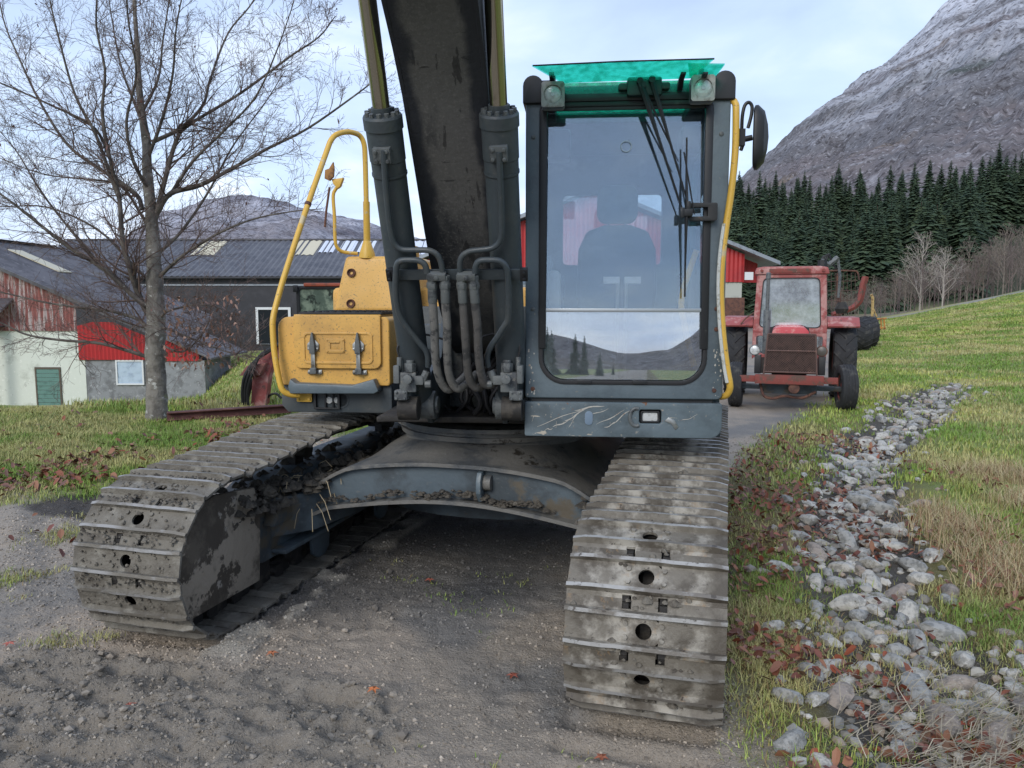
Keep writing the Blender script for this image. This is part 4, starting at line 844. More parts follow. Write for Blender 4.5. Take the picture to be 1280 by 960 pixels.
# bracket across the cylinders and hose clamps
a, b = on_cyl(487, 343, .08), on_cyl(657, 343, .08)
mb = MB(); mb.box((a + b) / 2, ((b - a).length, .012, .052), rot=Matrix((Vector((1, 0, 0)), -fwd, ax)).transposed()); part(mb, 'cross_bracket', M['grey_dark'], bevel=.003)
for px in (488, 655):
    q = on_cyl(px, 343, .085); mb = MB(); mb.box(q, (.035, .03, .06), rot=Matrix((Vector((1, 0, 0)), -fwd, ax)).transposed()); mb.cyl(q + ax * .015, q + ax * .015 + fwd * .03, .008, 8); mb.cyl(q - ax * .015, q - ax * .015 + fwd * .03, .008, 8); part(mb, 'bracket_clamp', M['black'], bevel=.003)
for x0, x1 in ((535, 557), (572, 594)):
    a, b = on_cyl(x0, 345, .12), on_cyl(x1, 345, .12); q = (a + b) / 2
    mb = MB(); mb.box(q, ((b - a).length + .004, .045, .032), rot=Matrix((Vector((1, 0, 0)), -fwd, ax)).transposed()); mb.cyl(q, q + fwd * .03, .012, 6); part(mb, 'pipe_clamp', M['greyfit'], bevel=.004)
HP = [[(540, 352), (541, 380), (543, 410), (544, 440), (547, 465), (553, 480), (561, 487)], [(556, 352), (557, 380), (559, 410), (559, 440), (561, 465), (566, 480), (574, 486)],
      [(577, 352), (579, 380), (581, 410), (583, 440), (585, 465), (590, 480), (598, 485)], [(592, 352), (594, 380), (597, 410), (598, 440), (601, 465), (606, 480), (616, 480)]]
for i, pts in enumerate(HP):
    P_ = [on_cyl(a, b, .12 + .04 * math.sin(k / 6 * 3.1)) for k, (a, b) in enumerate(pts)]
    P_ += [P_[-1] + Vector((.03, .10, .02)), P_[-1] + Vector((.05, .30, .05))]
    h = bpy.data.objects.new('hydraulic_hose', None); COL.objects.link(h); h.parent = EX
    mb = MB(); sp = smooth_path(P_, 6); mb.tube(sp, [.0205 + .0006 * math.sin(j * 1.9) for j in range(len(sp))], 14); part(mb, 'rubber_hose', M['hose'] if i < 2 else M.setdefault('hose2', mat('darker_hose', (.085, .08, .075), [((.04, .04, .04), 14, .5, .62), ((.15, .14, .13), 50, .6, .68)], rough=.8, bump=[(160, .3, .004)])), h)
    d = (P_[1] - P_[0]).normalized(); mb = MB()
    mb.cyl(P_[0] - d * .012, P_[0] + d * .10, .0225, 16); mb.cyl(P_[0] + d * .005, P_[0] + d * .032, .027, 6); mb.cyl(P_[0] - d * .03, P_[0] - d * .008, .025, 6); part(mb, 'crimp_fitting', M['greyfit'], h, bevel=.002)
# rupture valve blocks at the feet of the cylinders
for i, (px, py) in enumerate(((513, 475), (634, 475))):
    q = on_cyl(px, py, .13); s = -1 if i == 0 else 1; v = bpy.data.objects.new('valve_block', None); COL.objects.link(v); v.parent = EX
    mb = MB(); mb.box(q + Vector((s * .01, .02, -.01)), (.085, .08, .10)); mb.box(q + Vector((s * .045, 0, -.075)), (.065, .06, .05)); mb.box(q + Vector((-s * .045, 0, .0)), (.05, .05, .045)); mb.box(q + Vector((s * .065, 0, .03)), (.03, .07, .09)); part(mb, 'block', M['greyfit'], v, bevel=.006)
    mb = MB()
    mb.cyl(q + Vector((s * .0, .0, .04)), q + Vector((s * .0, .0, .085)), .030, 6); mb.cyl(q + Vector((s * .0, .0, .08)), q + Vector((0, 0, .10)), .020, 12); mb.cyl(q + Vector((s * .055, .0, .05)), q + Vector((s * .055, 0, .115)), .013, 8)
    mb.cyl(q + Vector((-s * .0, -.04, .01)), q + Vector((-s * .0, -.075, .01)), .024, 8); mb.cyl(q + Vector((-s * .06, 0, -.01)), q + Vector((-s * .085, 0, .045)), .020, 8); mb.cyl(q + Vector((-s * .075, 0, -.02)), q + Vector((-s * .105, .0, -.02)), .02, 8)
    for a_ in (-.02, .02):
        for b_ in (-.016, .016): mb.cyl(q + Vector((s * .045 + a_, -.02, -.075 + b_)), q + Vector((s * .045 + a_, -.04, -.075 + b_)), .0065, 8)
    setp(part(mb, 'plugs', M['greyfit'], v, bevel=.002), kind='stuff')
    mb = MB(); mb.revolve(q + Vector((s * .02, .05, -.15)), (1, 0, 0), [(-.05, .03), (-.05, .062), (.05, .062), (.05, .03)], 20); part(mb, 'pin_boss', M['chain'], v)
    mb = MB(); mb.tube(smooth_path([q + Vector((s * .055, 0, .11)), q + Vector((s * .06, 0, .17)), q + Vector((s * .0, .02, .22)), q + Vector((-s * .08, .05, .225)), q + Vector((-s * .16, .08, .20))], 6), .0055, 8); part(mb, 'pilot_hose', M['rubber'], v)

# ---- toolbox side
TB = bpy.data.objects.new('toolbox', None); COL.objects.link(TB); TB.parent = EX
mb = MB(); mb.prism(rrect(-1.335, -.615, 1.165, 1.600, (.02, .02, .035, .07)), -.40, .30, 'y'); part(mb, 'box_body', M['yellow'], TB, bevel=.012, seg=3)
mb = MB(); mb.prism(rrect(-1.225, -.665, 1.275, 1.612, (.045, .045, .02, .02)), -.425, -.395, 'y'); mb.bx(-1.225, -.665, -.41, .10, 1.601, 1.615); part(mb, 'door_panel', M['yellow'], TB, bevel=.010, seg=3)
mb = MB(); mb.ring(rrect(-1.165, -.715, 1.305, 1.505, .03), rrect(-1.150, -.730, 1.320, 1.490, .022), -.432, -.424, 'y'); part(mb, 'pressed_rim', M['yellow'], TB, bevel=.003)
mb = MB(); mb.bx(-1.19, -.66, -.41, .28, 1.617, 1.630)
for i in range(22):
    for j in range(16):
        if (i + j) % 2: mb.box((-1.175 + i * .0237, -.39 + j * .042, 1.633), (.012, .016, .005), rot=(0, 0, .7 if j % 2 else -.7))
part(mb, 'tread_plate', M['black'], TB)
# recessed handle
mb = MB(); mb.ring(rrect(-1.015, -.895, 1.375, 1.465, .006), rrect(-.985, -.925, 1.395, 1.445, .006), -.432, -.426, 'y'); mb.bx(-.985, -.925, -.4262, -.4255, 1.395, 1.445); mb.bx(-.985, -.925, -.436, -.428, 1.438, 1.448)
for u in (-1.005, -.905):
    for v_ in (1.385, 1.455): mb.cyl((u, -.43, v_), (u, -.4365, v_), .006, 8)
part(mb, 'pull_handle', M['yellow'], TB, bevel=.002)
for x in (-1.095, -.805):
    lt = bpy.data.objects.new('latch', None); COL.objects.link(lt); lt.parent = TB
    mb = MB(); mb.prism([(x + .040 * math.cos(R(22.5 + 45 * k)), 1.415 + .042 * math.sin(R(22.5 + 45 * k))) for k in range(8)], -.430, -.436, 'y'); mb.bx(x - .045, x + .045, -.412, -.404, 1.237, 1.265); mb.prism(rrect(x - .046, x + .046, 1.238, 1.262, .01), -.404, -.42, 'y')
    for u in (-.028, .028): mb.cyl((x + u, -.436, 1.40), (x + u, -.443, 1.40), .008, 8); mb.cyl((x + u * 1.2, -.42, 1.25), (x + u * 1.2, -.427, 1.25), .007, 8)
    part(mb, 'latch_plate', M['steel'], lt, bevel=.002)
    mb = MB(); mb.prism([(x - .018, 1.37), (x + .018, 1.37), (x + .016, 1.43), (x + .006, 1.50), (x - .003, 1.505), (x - .014, 1.45)], -.438, -.462, 'y'); part(mb, 'lever', M['greyfit'], lt, bevel=.004)
    mb = MB(); mb.prism(rrect(x - .013, x + .013, 1.275, 1.375, .004), -.434, -.446, 'y'); part(mb, 'draw_bar', M['steel'], lt, bevel=.002)
    mb = MB(); mb.prism(rrect(x - .02, x + .02, 1.243, 1.282, .008), -.424, -.452, 'y'); part(mb, 'catch', M['greyfit'], lt, bevel=.004)
# skirt below the toolbox with its step
mb = MB(); mb.prism([(-1.34, 1.175), (-.615, 1.175), (-.615, .985), (-1.30, .985), (-1.34, 1.03)], -.36, .4, 'y'); part(mb, 'skirt', M['grey_dark'], EX, bevel=.012)
mb = MB(); mb.prism([(-1.25, 1.165), (-1.235, 1.215), (-1.20, 1.185), (-.84, 1.175), (-.70, 1.215), (-.67, 1.14), (-.70, 1.125), (-1.24, 1.12)], -.36, -.48, 'y'); part(mb, 'step', M['grey'], EX, bevel=.01)
mb = MB(); mb.ring(rrect(-1.12, -.95, 1.01, 1.125, .004), rrect(-1.105, -.965, 1.02, 1.115, .004), -.385, -.36, 'y'); mb.bx(-1.05, -1.04, -.38, -.36, 1.02, 1.115); mb.bx(-1.0, -.99, -.38, -.36, 1.02, 1.115); part(mb, 'lamp_guard', M['black'], EX, bevel=.001)
mb = MB(); mb.cyl((-1.022, -.352, 1.067), (-1.022, -.372, 1.067), .022, 20); mb.cyl((-.972, -.352, 1.067), (-.972, -.372, 1.067), .020, 20); part(mb, 'lamp', M['lens'], EX, bevel=.003)
mb = MB(); mb.revolve((-.945, -.36, 1.067), (0, -1, 0), [(0, .05), (.006, .05), (.006, .043), (0, .043)], 24); part(mb, 'round_cap', M['grey_dark'], EX)
# upper box (tank) behind the tread plate
mb = MB(); v = [(-1.20, .30, 1.62), (-.60, .30, 1.62), (-.60, 1.05, 1.62), (-1.25, 1.05, 1.62), (-1.12, .36, 2.02), (-.60, .36, 2.02), (-.60, 1.05, 2.02), (-1.12, 1.05, 2.02)]
mb.add(v, [(0, 3, 2, 1), (4, 5, 6, 7), (0, 1, 5, 4), (1, 2, 6, 5), (2, 3, 7, 6), (3, 0, 4, 7)]); tk = part(mb, 'fuel_tank', M['yellow'], EX, bevel=.035, seg=4)
for z, yy in ((1.90, .335), (1.68, .305)):
    mb = MB(); mb.revolve((-1.07, yy, z), (0, -1, 0), [(-.03, .012), (.0, .012), (.0, .022), (.012, .026), (.012, .030), (-.03, .034)], 20); part(mb, 'bolt_recess', M['rust'], tk)
mb = MB(); mb.cyl((-.80, .6, 2.02), (-.80, .6, 2.08), .07, 20); mb.cyl((-.80, .6, 2.08), (-.80, .6, 2.11), .05, 20); mb.bx(-.72, -.62, .45, .58, 2.02, 2.10); part(mb, 'filler_cap', M['yellow'], tk, bevel=.01)

# ---- yellow rails
def rail(name, pts, r, m=M['yellow_rail'], parent=EX, n=12, k=5): mb = MB(); mb.tube(smooth_path(pts, k), r, n); return part(mb, name, m, parent)
L = [up(374, 494, -.43), up(362, 493, -.46), up(353, 487, -.48), up(348, 470, -.48), up(343, 440, -.47), up(341, 412, -.46), up(341.5, 397, -.45), up(346, 378, -.42), up(357, 340, -.34), up(385, 255, -.12), up(408, 190, .05), up(414, 175, .08), up(421, 168, .12), up(432, 165, .2), up(442, 166, .27), up(450, 170, .32), up(455, 180, .34), up(456.5, 200, .35), up(458, 260, .36)]
hr_ = rail('handrail', L, .0185)
mb = MB(); a, b = up(458, 252, .36), up(459, 322, .40); mb.tube([a, b], .024, 14); mb.revolve(b, (a - b), [(0, .06), (.03, .055), (.12, .026), (.125, .02)], 16); part(mb, 'rail_post', M['yellow_rail'], hr_)
q = up(380, 492, -.40); mb = MB(); mb.prism(rrect(q.x - .055, q.x + .045, q.z - .055, q.z + .045, .008), -.372, -.388, 'y')
for u in (-.04, .03):
    for v_ in (-.038, .03): mb.cyl((q.x + u, -.388, q.z + v_), (q.x + u, -.398, q.z + v_), .009, 6)
part(mb, 'rail_flange', M['yellow_rail'], hr_, bevel=.002)
q = L[9] * .42 + L[8] * .58; q = L[9]; mb = MB(); mb.revolve(q, (L[10] - L[8]), [(-.012, .0195), (-.01, .022), (.01, .022), (.012, .0195)], 14); part(mb, 'collar', M['rust'], hr_)
L2 = [up(447, 317, .40), up(430, 315, .38), up(422, 310, .36), up(419, 300, .35), up(418, 270, .35), up(416.5, 245, .35), up(420, 236, .35), up(426, 228, .35)]
r2 = rail('mirror_bracket', L2, .0125)
a = up(424, 228, .35); mb = MB(); mb.prism([(a.x - .05, a.z + .02), (a.x + .035, a.z + .03), (a.x + .01, a.z - .03), (a.x - .01, a.z - .045), (a.x - .04, a.z - .01)], .33, .37, 'y'); part(mb, 'bracket_plate', M['yellow_rail'], r2, bevel=.003)
a = up(413, 215, .34); mb = MB(); mb.prism([(a.x - .035, a.z - .05), (a.x - .03, a.z + .01), (a.x + .0, a.z + .02), (a.x + .03, a.z + .065), (a.x + .035, a.z + .02), (a.x + .03, a.z - .035), (a.x - .0, a.z - .065)], .31, .335, 'y'); part(mb, 'hinge_plate', mat('rusty_yellow', (.34, .17, .05), [((.12, .06, .03), 18, .45, .6)], rough=.8), r2, bevel=.002)
mb = MB(); mb.tube([up(412, 234, .33), up(408, 262, .33), up(406, 284, .33)], .0085, 8); part(mb, 'loose_rod', M['rust'], r2)
# rail beside the cab door with its white hose
L3 = [up(899, 131, -1.17), up(906, 126, -1.21), up(913, 124.5, -1.23), up(919, 129, -1.25), up(920, 142, -1.26), up(919, 190, -1.26), up(914, 240, -1.26), up(908, 280, -1.26), up(903, 320, -1.27), up(901, 360, -1.27), up(903, 410, -1.27), up(908, 455, -1.27), up(912, 478, -1.27), up(912, 487, -1.26), up(908, 494, -1.24), up(901, 496, -1.2)]
rc = rail('cab_handrail', L3, .0165)
mb = MB(); mb.tube(smooth_path([p + Vector((-.016, -.017, 0)) for p in L3[7:13]], 5), .0085, 8); part(mb, 'white_hose', mat('white_hose', (.55, .56, .52), [((.3, .28, .2), 30, .5, .65)], rough=.6), rc)

# ---- upper door mirror on its arm
mr_ = bpy.data.objects.new('mirror', None); COL.objects.link(mr_); mr_.parent = EX
MY = -1.20
a = up(950, 172, MY)
mb = MB(); n = 28; prof = [(.0, .0), (.0, .92), (.006, 1.0), (.02, 1.0), (.05, .80), (.065, .4), (.07, 0)]
# the mirror faces the operator: we see it nearly edge on
nx_ = Vector((-.965, .25, 0)).normalized(); sd_ = Vector((nx_.y, -nx_.x, 0)); vs = []
for d, rr in prof:
    for j in range(n):
        q = 2 * math.pi * j / n; cs, sn = math.cos(q), math.sin(q); e = .62
        vs.append(a - nx_ * (d - .03) + sd_ * (math.copysign(abs(cs) ** e, cs) * .085 * rr) + Vector((0, 0, math.copysign(abs(sn) ** e, sn) * .150 * rr)))
mb.add(vs, [(i * n + j, i * n + (j + 1) % n, (i + 1) * n + (j + 1) % n, (i + 1) * n + j) for i in range(len(prof) - 1) for j in range(n)]); o = part(mb, 'mirror_housing', M['black'], mr_); o.rotation_euler = (0, 0, 0)
mb = MB(); b = up(926, 175, MY); mb.tube([b, up(940, 172, MY)], .014, 10); mb.box(up(927, 172, MY), (.03, .03, .08)); mb.tube(smooth_path([up(927, 165, MY), up(928, 145, MY), up(931, 132, MY), up(936, 128, MY), up(940, 133, MY), up(939, 145, MY), up(935, 160, MY)], 5), .0085, 8); mb.tube([up(926, 188, MY), up(929, 180, MY)], .009, 8); part(mb, 'mirror_arm', M['black'], mr_, bevel=0)

# ============================================================ CAB
CB = bpy.data.objects.new('cab', None); COL.objects.link(CB); CB.parent = EX
YF = -1.25
def cpart(mb, name, m, **k): return mb.build(name, m, CB, **k)
# front frame: outer shell with the window opening
outer = rrect(.298, 1.285, 1.208, 2.74, (.012, .03, .05, .04), 8)
inner = rrect(.372, 1.198, 1.285, 2.655, (.13, .13, .035, .035), 8)
mb = MB(); mb.ring(outer, inner, YF, YF + .07, 'y'); cpart(mb, 'front_frame', M['grey'], bevel=.010, seg=3)
mb = MB(); mb.ring(rrect(.366, 1.204, 1.279, 2.661, (.135, .135, .04, .04), 8), rrect(.388, 1.182, 1.301, 2.639, (.115, .115, .02, .02), 8), YF - .006, YF + .03, 'y'); cpart(mb, 'rubber_seal', M['rubber'], bevel=.004)
# the seal of the opening upper pane, thicker and ending above the corners
for x, s in ((.383, -1), (1.187, 1)):
    mb = MB(); mb.prism([(x - .018, 1.46), (x + .018, 1.46), (x + .018 - s * .004, 2.63), (x - .018 - s * .004, 2.63)], YF - .014, YF + .02, 'y'); cpart(mb, 'slide_rail', M['black'], bevel=.006)
mb = MB(); mb.bx(.40, 1.17, YF + .002, YF + .014, 2.622, 2.645); cpart(mb, 'top_seal', M['black'], bevel=.004)
def pane(name, x0, x1, z0, z1, lean, m, y=YF + .012, r=None):
    pts = rrect(x0, x1, z0, z1, r or .004, 6); mb = MB(); n = len(pts)
    f = [(a, y + (b - z0) * lean, b) for a, b in pts]; g = [(a, yy + .005, b) for a, yy, b in f]
    mb.add(f + g, [tuple(range(n)), tuple(range(2 * n - 1, n - 1, -1))] + [(i, i + n, (i + 1) % n + n, (i + 1) % n) for i in range(n)]); return cpart(mb, name, m, ang=20)
pane('upper_windscreen', .398, 1.172, 1.662, 2.628, .056, M['glass_up'])
pane('lower_windscreen', .392, 1.178, 1.305, 1.645, .043, M['glass_lo'], y=YF + .004, r=(.11, .11, .004, .004))
mb = MB(); mb.bx(.385, 1.185, YF - .006, YF + .012, 1.645, 1.662); cpart(mb, 'divider_bar', mat('aluminium_bar', (.42, .45, .47), rough=.4, metal=.6), bevel=.002)
mb = MB(); mb.prism(rrect(.565, .635, 1.283, 1.303, .006), YF - .014, YF - .004, 'y'); mb.prism(rrect(.84, .91, 1.283, 1.303, .006), YF - .014, YF - .004, 'y'); cpart(mb, 'pane_clip', M['black'], bevel=.003)
for (x, z, rusty) in ((.337, 1.255, 1), (1.243, 1.255, 1), (1.243, 1.66, 1), (.337, 1.66, 0), (1.245, 1.56, 1), (.337, 2.50, 0), (1.243, 2.50, 0)):
    mb = MB(); mb.revolve((x, YF, z), (0, -1, 0), [(0, .011), (.004, .011), (.006, .008), (.006, 0.001)], 14); cpart(mb, 'bolt', M['rust'] if rusty else M['greyfit'])
# bumper below
mb = MB(); bo = rrect(.296, 1.284, 1.012, 1.190, (.012, .06, .012, .012), 6); lx0, lx1, lz0, lz1 = .875, .985, 1.085, 1.155
ang = [math.atan2(b - 1.12, a - .93) for a, b in bo]
inn = rrect(lx0, lx1, lz0, lz1, .012, 6); mb.ring(bo, inn, YF - .012, YF + .09, 'y'); bmp = cpart(mb, 'bumper', M['bumper'], bevel=.008, seg=3)
mb = MB(); mb.bx(.33, 1.24, YF + .02, YF + .08, 1.188, 1.212); cpart(mb, 'gap_seal', M['black'])
mb = MB(); mb.ring(rrect(.882, .978, 1.088, 1.148, .01), rrect(.892, .968, 1.096, 1.140, .008), YF - .004, YF + .02, 'y'); mb.bx(.87, .99, YF + .05, YF + .06, 1.07, 1.17); mb.build('lamp_body', M['black'], bmp, bevel=.003)
mb = MB(); mb.prism(rrect(.892, .968, 1.096, 1.140, .008), YF + .004, YF + .02, 'y'); mb.build('lamp_glass', M['lens'], bmp, bevel=.003)
mb = MB(); mb.prism(rrect(.602, .642, 1.075, 1.145, .018), YF - .017, YF - .01, 'y'); mb.build('oval_plate', mat('blue_grey_disc', (.16, .22, .29), [((.3, .3, .28), 40, .58, .66)], rough=.5), bmp, bevel=.002)
mb = MB(); pts = [Vector((.86 + .032 * math.cos(R(a)), YF - .014, 1.118 + .045 * math.sin(R(a)))) for a in range(70, 300, 15)]; mb.tube(pts, [.010] * len(pts), 8); mb.build('bent_lamp_guard', M['greyfit'], bmp)
mb = MB(); mb.prism([(1.0, 1.10), (1.02, 1.12), (1.05, 1.105), (1.07, 1.07), (1.055, 1.055), (1.035, 1.085)], YF - .018, YF - .01, 'y'); mb.build('scraped_bracket', M['steel'], bmp, bevel=.003)
# body: sides, rear, floor, roof
YR = .38
def side_panel(x, t, win):                                # win: (y0, y1, z0, z1)
    mb = MB(); o = rrect(YF + .07, YR, 1.06, 2.72, (.02, .02, .09, .05), 6); i = rrect(win[0], win[1], win[2], win[3], .05, 6)
    n = len(o); vs = [(x, a, b) for a, b in o] + [(x, a, b) for a, b in i] + [(x + t, a, b) for a, b in o] + [(x + t, a, b) for a, b in i]; fs = []
    for k in range(n):
        j = (k + 1) % n; fs += [(k, j, n + j, n + k), (2 * n + k, 3 * n + k, 3 * n + j, 2 * n + j), (k, 2 * n + k, 2 * n + j, j), (n + k, n + j, 3 * n + j, 3 * n + k)]
    mb.add(vs, fs); return mb
cpart(side_panel(.300, .04, (-1.08, .22, 1.72, 2.50)), 'side_wall', M['grey'], bevel=.006)
cpart(side_panel(1.245, .04, (-1.10, -.25, 1.35, 2.52)), 'door', M['grey'], bevel=.006)
mb = MB(); mb.bx(.315, .321, -1.08, .22, 1.72, 2.50); cpart(mb, 'side_window', M['glass'])
mb = MB(); mb.bx(1.262, 1.268, -1.10, -.25, 1.35, 2.52); cpart(mb, 'door_window', M['glass'])
o_ = rrect(.34, 1.245, 1.06, 2.70, .03, 6); i_ = rrect(.45, 1.13, 1.95, 2.43, .03, 6); mb = MB(); mb.ring(o_, i_, YR - .05, YR, 'y'); cpart(mb, 'rear_wall', M['trim'], bevel=.006)
mb = MB(); mb.bx(.45, 1.13, YR - .03, YR - .025, 1.95, 2.43); cpart(mb, 'rear_window', M['glass'])
mb = MB(); mb.bx(.34, 1.245, YF + .07, YR - .05, 1.06, 1.12); cpart(mb, 'cab_floor', M['black'])
# roof with the green tinted hatch at its front
mb = MB(); mb.prism(rrect(.30, 1.283, -.62, YR, (.01, .01, .08, .08)), 2.70, 2.775, 'z'); mb.bx(.30, .43, YF + .0, -.621, 2.70, 2.77); mb.bx(1.14, 1.283, YF + .0, -.621, 2.70, 2.77); cpart(mb, 'roof', M['black'], bevel=.018, seg=3)
mb = MB(); mb.bx(.431, 1.139, YF - .004, YF + .010, 2.70, 2.752); mb.bx(.431, 1.139, YF + .01, -.622, 2.748, 2.754); cpart(mb, 'roof_hatch', M['green'])
mb = MB(); mb.prism(rrect(.33, 1.255, 2.662, 2.698, .006), YF - .012, YF + .06, 'y'); cpart(mb, 'front_header', M['black'], bevel=.008)
for (x0, x1) in ((.285, .385), (1.20, 1.302)):
    mb = MB(); mb.prism(rrect(x0, x1, 2.655, 2.79, (.01, .01, .05, .05)), YF - .02, YF + .22, 'y'); cpart(mb, 'corner_cap', M['black'], bevel=.012, seg=3)
# rain visor
vz = [(YF - .02, 2.772), (-1.62, 2.74)]
def sheetbox(x0, x1, xa, xb, y0, y1, z0, z1, z0b, z1b, t=.006):     # near edge x0..x1 at y0, far edge xa..xb at y1
    mb = MB(); N = 12; f = []; g = []
    for k in range(N + 1):
        u = k / N; f.append((x0 + (x1 - x0) * u, y0, z0 + (z0b - z0) * u)); g.append((xa + (xb - xa) * u, y1, z1 + (z1b - z1) * u))
    mb.sheet([f, g]); mb.sheet([[(a, b, c + t) for a, b, c in g], [(a, b, c + t) for a, b, c in f]]); mb.sheet([g, [(a, b, c + t) for a, b, c in g]]); mb.sheet([[(a, b, c + t) for a, b, c in f], f]); return mb
p0, p1, q0, q1 = up(702, 104, -1.30), up(866, 98, -1.30), up(665, 83, -1.52), up(893, 74, -1.52)
o = cpart(sheetbox(p0.x, p1.x, q0.x, q1.x, -1.30, -1.52, p0.z, q0.z, p1.z, q1.z), 'rain_visor', M['green'])
p0, p1, q0, q1 = up(862, 97, -1.27), up(894, 97, -1.27), up(860, 80.5, -1.40), up(906, 81, -1.40)
cpart(sheetbox(p0.x, p1.x, q0.x, q1.x, -1.27, -1.40, p0.z, q0.z, p1.z, q1.z), 'rain_visor', M['green'])
mb = MB(); a, b = up(666, 82.0, -1.525), up(893, 73.5, -1.525); mb.tube([a, (a + b) / 2 + Vector((0, 0, .004)), b], .0035, 6); cpart(mb, 'visor_edge', M['black'])
for px in (690, 852, 879):
    q = up(px, 96, -1.33); mb = MB(); mb.prism([(-1.26, 2.70), (-1.28, 2.70), (-1.34, q.z - .012), (-1.40, q.z - .008), (-1.40, q.z + .003), (-1.33, q.z + .0), (-1.26, 2.74)], q.x - .012, q.x + .012, 'x'); cpart(mb, 'visor_bracket', M['black'], bevel=.002)
for px, py in ((691, 117), (879.5, 109)):
    q = up(px, py, -1.36); wl = bpy.data.objects.new('work_light', None); COL.objects.link(wl); wl.parent = CB; s = .055
    mb = MB(); mb.prism(rrect(q.x - s, q.x + s, q.z - s * 1.08, q.z + s * 1.08, .014), -1.34, -1.28, 'y'); mb.ring(rrect(q.x - s, q.x + s, q.z - s * 1.08, q.z + s * 1.08, .014), [(q.x + .043 * math.cos(a), q.z + .043 * math.sin(a)) for a in [R(225 + 360 * k / 24) for k in range(24)]], -1.352, -1.34, 'y'); mb.build('lamp_housing', mat('pale_lamp_housing', (.34, .34, .32), [((.18, .17, .15), 24, .5, .65)], rough=.6), wl, bevel=.004)
    mb = MB(); mb.revolve((q.x, -1.342, q.z), (0, -1, 0), [(0, .043), (.004, .040), (.009, .026), (.011, .001)], 28); mb.build('lens', M['lens'], wl, ang=80)
    mb = MB(); mb.revolve((q.x, -1.349, q.z), (0, -1, 0), [(0, .012), (.006, .010), (.006, .001)], 12); mb.build('bulb', M['steel'], wl)
    mb = MB(); mb.bx(q.x - .01, q.x + .01, -1.30, -1.25, q.z + .04, q.z + .10); mb.build('bracket', M['black'], wl)
# wiper
wp = bpy.data.objects.new('wiper', None); COL.objects.link(wp); wp.parent = CB
a, b = up(784, 97, -1.29), up(827, 119, -1.29)
mb = MB(); mb.prism(rrect(a.x, b.x, b.z, a.z, .012), -1.30, -1.24, 'y'); mb.prism(rrect(a.x - .04, b.x + .04, (a.z + b.z) / 2 - .012, (a.z + b.z) / 2 + .02, .01), -1.285, -1.245, 'y'); mb.build('motor_housing', mat('dark_green_plastic', (.008, .03, .026), [((.03, .05, .045), 16, .5, .65)], rough=.45), wp, bevel=.006)
YW = -1.325
for (s0, s1, w_) in (((800, 103), (853, 262), .010), ((815, 101), (861, 258), .009), ((803, 108), (848, 202), .006)):
    A, B_ = up(*s0, YW), up(*s1, YW + .01); mb = MB(); mid = A.lerp(B_, .42); mb.tube([A, A.lerp(B_, .05), mid, B_], [w_ * 1.25, w_ * 1.5, w_ * .8, w_ * .42], 6); mb.cyl(A + Vector((0, .03, .006)), A + Vector((0, -.012, .006)), .016, 12); mb.build('wiper_arm', M['black'], wp)
A, B_ = up(855, 190, -1.315), up(868, 268, -1.315); mb = MB(); mb.tube([A, B_], .004, 6); mb.build('wiper_arm', M['black'], wp)
q = up(858, 266, YW); mb = MB(); mb.box(q, (.06, .03, .035)); mb.box(q + Vector((.01, 0, .03)), (.02, .02, .05)); mb.box(q + Vector((-.02, 0, .0)), (.02, .035, .05)); mb.build('pivot_block', M['black'], wp, bevel=.006)
A, B_ = up(858.5, 172, YW + .02), up(856, 371, YW + .02); mb = MB(); mb.tube([A, A.lerp(B_, .5), B_], .0045, 6); A2, B2 = A.lerp(B_, .18), A.lerp(B_, .82); mb.tube([A2, q + Vector((0, .0, .06)), q, q - Vector((0, 0, .06)), B2], [.004, .008, .009, .008, .004], 6); mb.build('wiper_blade', M['black'], wp)
mb = MB(); a, b = up(862, 254, -1.285), up(896, 276, -1.285); mb.ring(rrect(a.x, b.x, b.z, a.z, .01), rrect(a.x - .01 + .0, b.x - .045, b.z + .02, a.z - .02, .004), -1.30, -1.26, 'y'); mb.build('wiper_bracket', M['rust'] if False else mat('worn_black_bracket', (.02, .02, .02), [((.12, .07, .04), 14, .55, .68)], rough=.55), wp, bevel=.004)
# interior
st = bpy.data.objects.new('operator_seat', None); COL.objects.link(st); st.parent = CB
cx = .80
mb = MB(); mb.prism([(-.75, 1.42), (-.74, 1.50), (-.30, 1.52), (-.20, 1.46), (-.20, 1.38), (-.70, 1.36)], cx - .25, cx + .25, 'x'); mb.build('cushion', M['seat'], st, bevel=.035, seg=3)
mb = MB(); pr = [(cx - .22, 1.50), (cx + .22, 1.50), (cx + .25, 1.75), (cx + .24, 2.02), (cx + .19, 2.13), (cx + .08, 2.17), (cx - .08, 2.17), (cx - .19, 2.13), (cx - .24, 2.02), (cx - .25, 1.75)]; mb.prism(pr, -.26, -.14, 'y'); mb.build('backrest', M['seat'], st, bevel=.04, seg=3)
mb = MB(); mb.prism(rrect(cx - .125, cx + .125, 2.18, 2.41, .06), -.24, -.15, 'y'); mb.bx(cx - .06, cx - .045, -.2, -.18, 2.1, 2.22); mb.bx(cx + .045, cx + .06, -.2, -.18, 2.1, 2.22); mb.build('headrest', M['seat'], st, bevel=.03, seg=3)
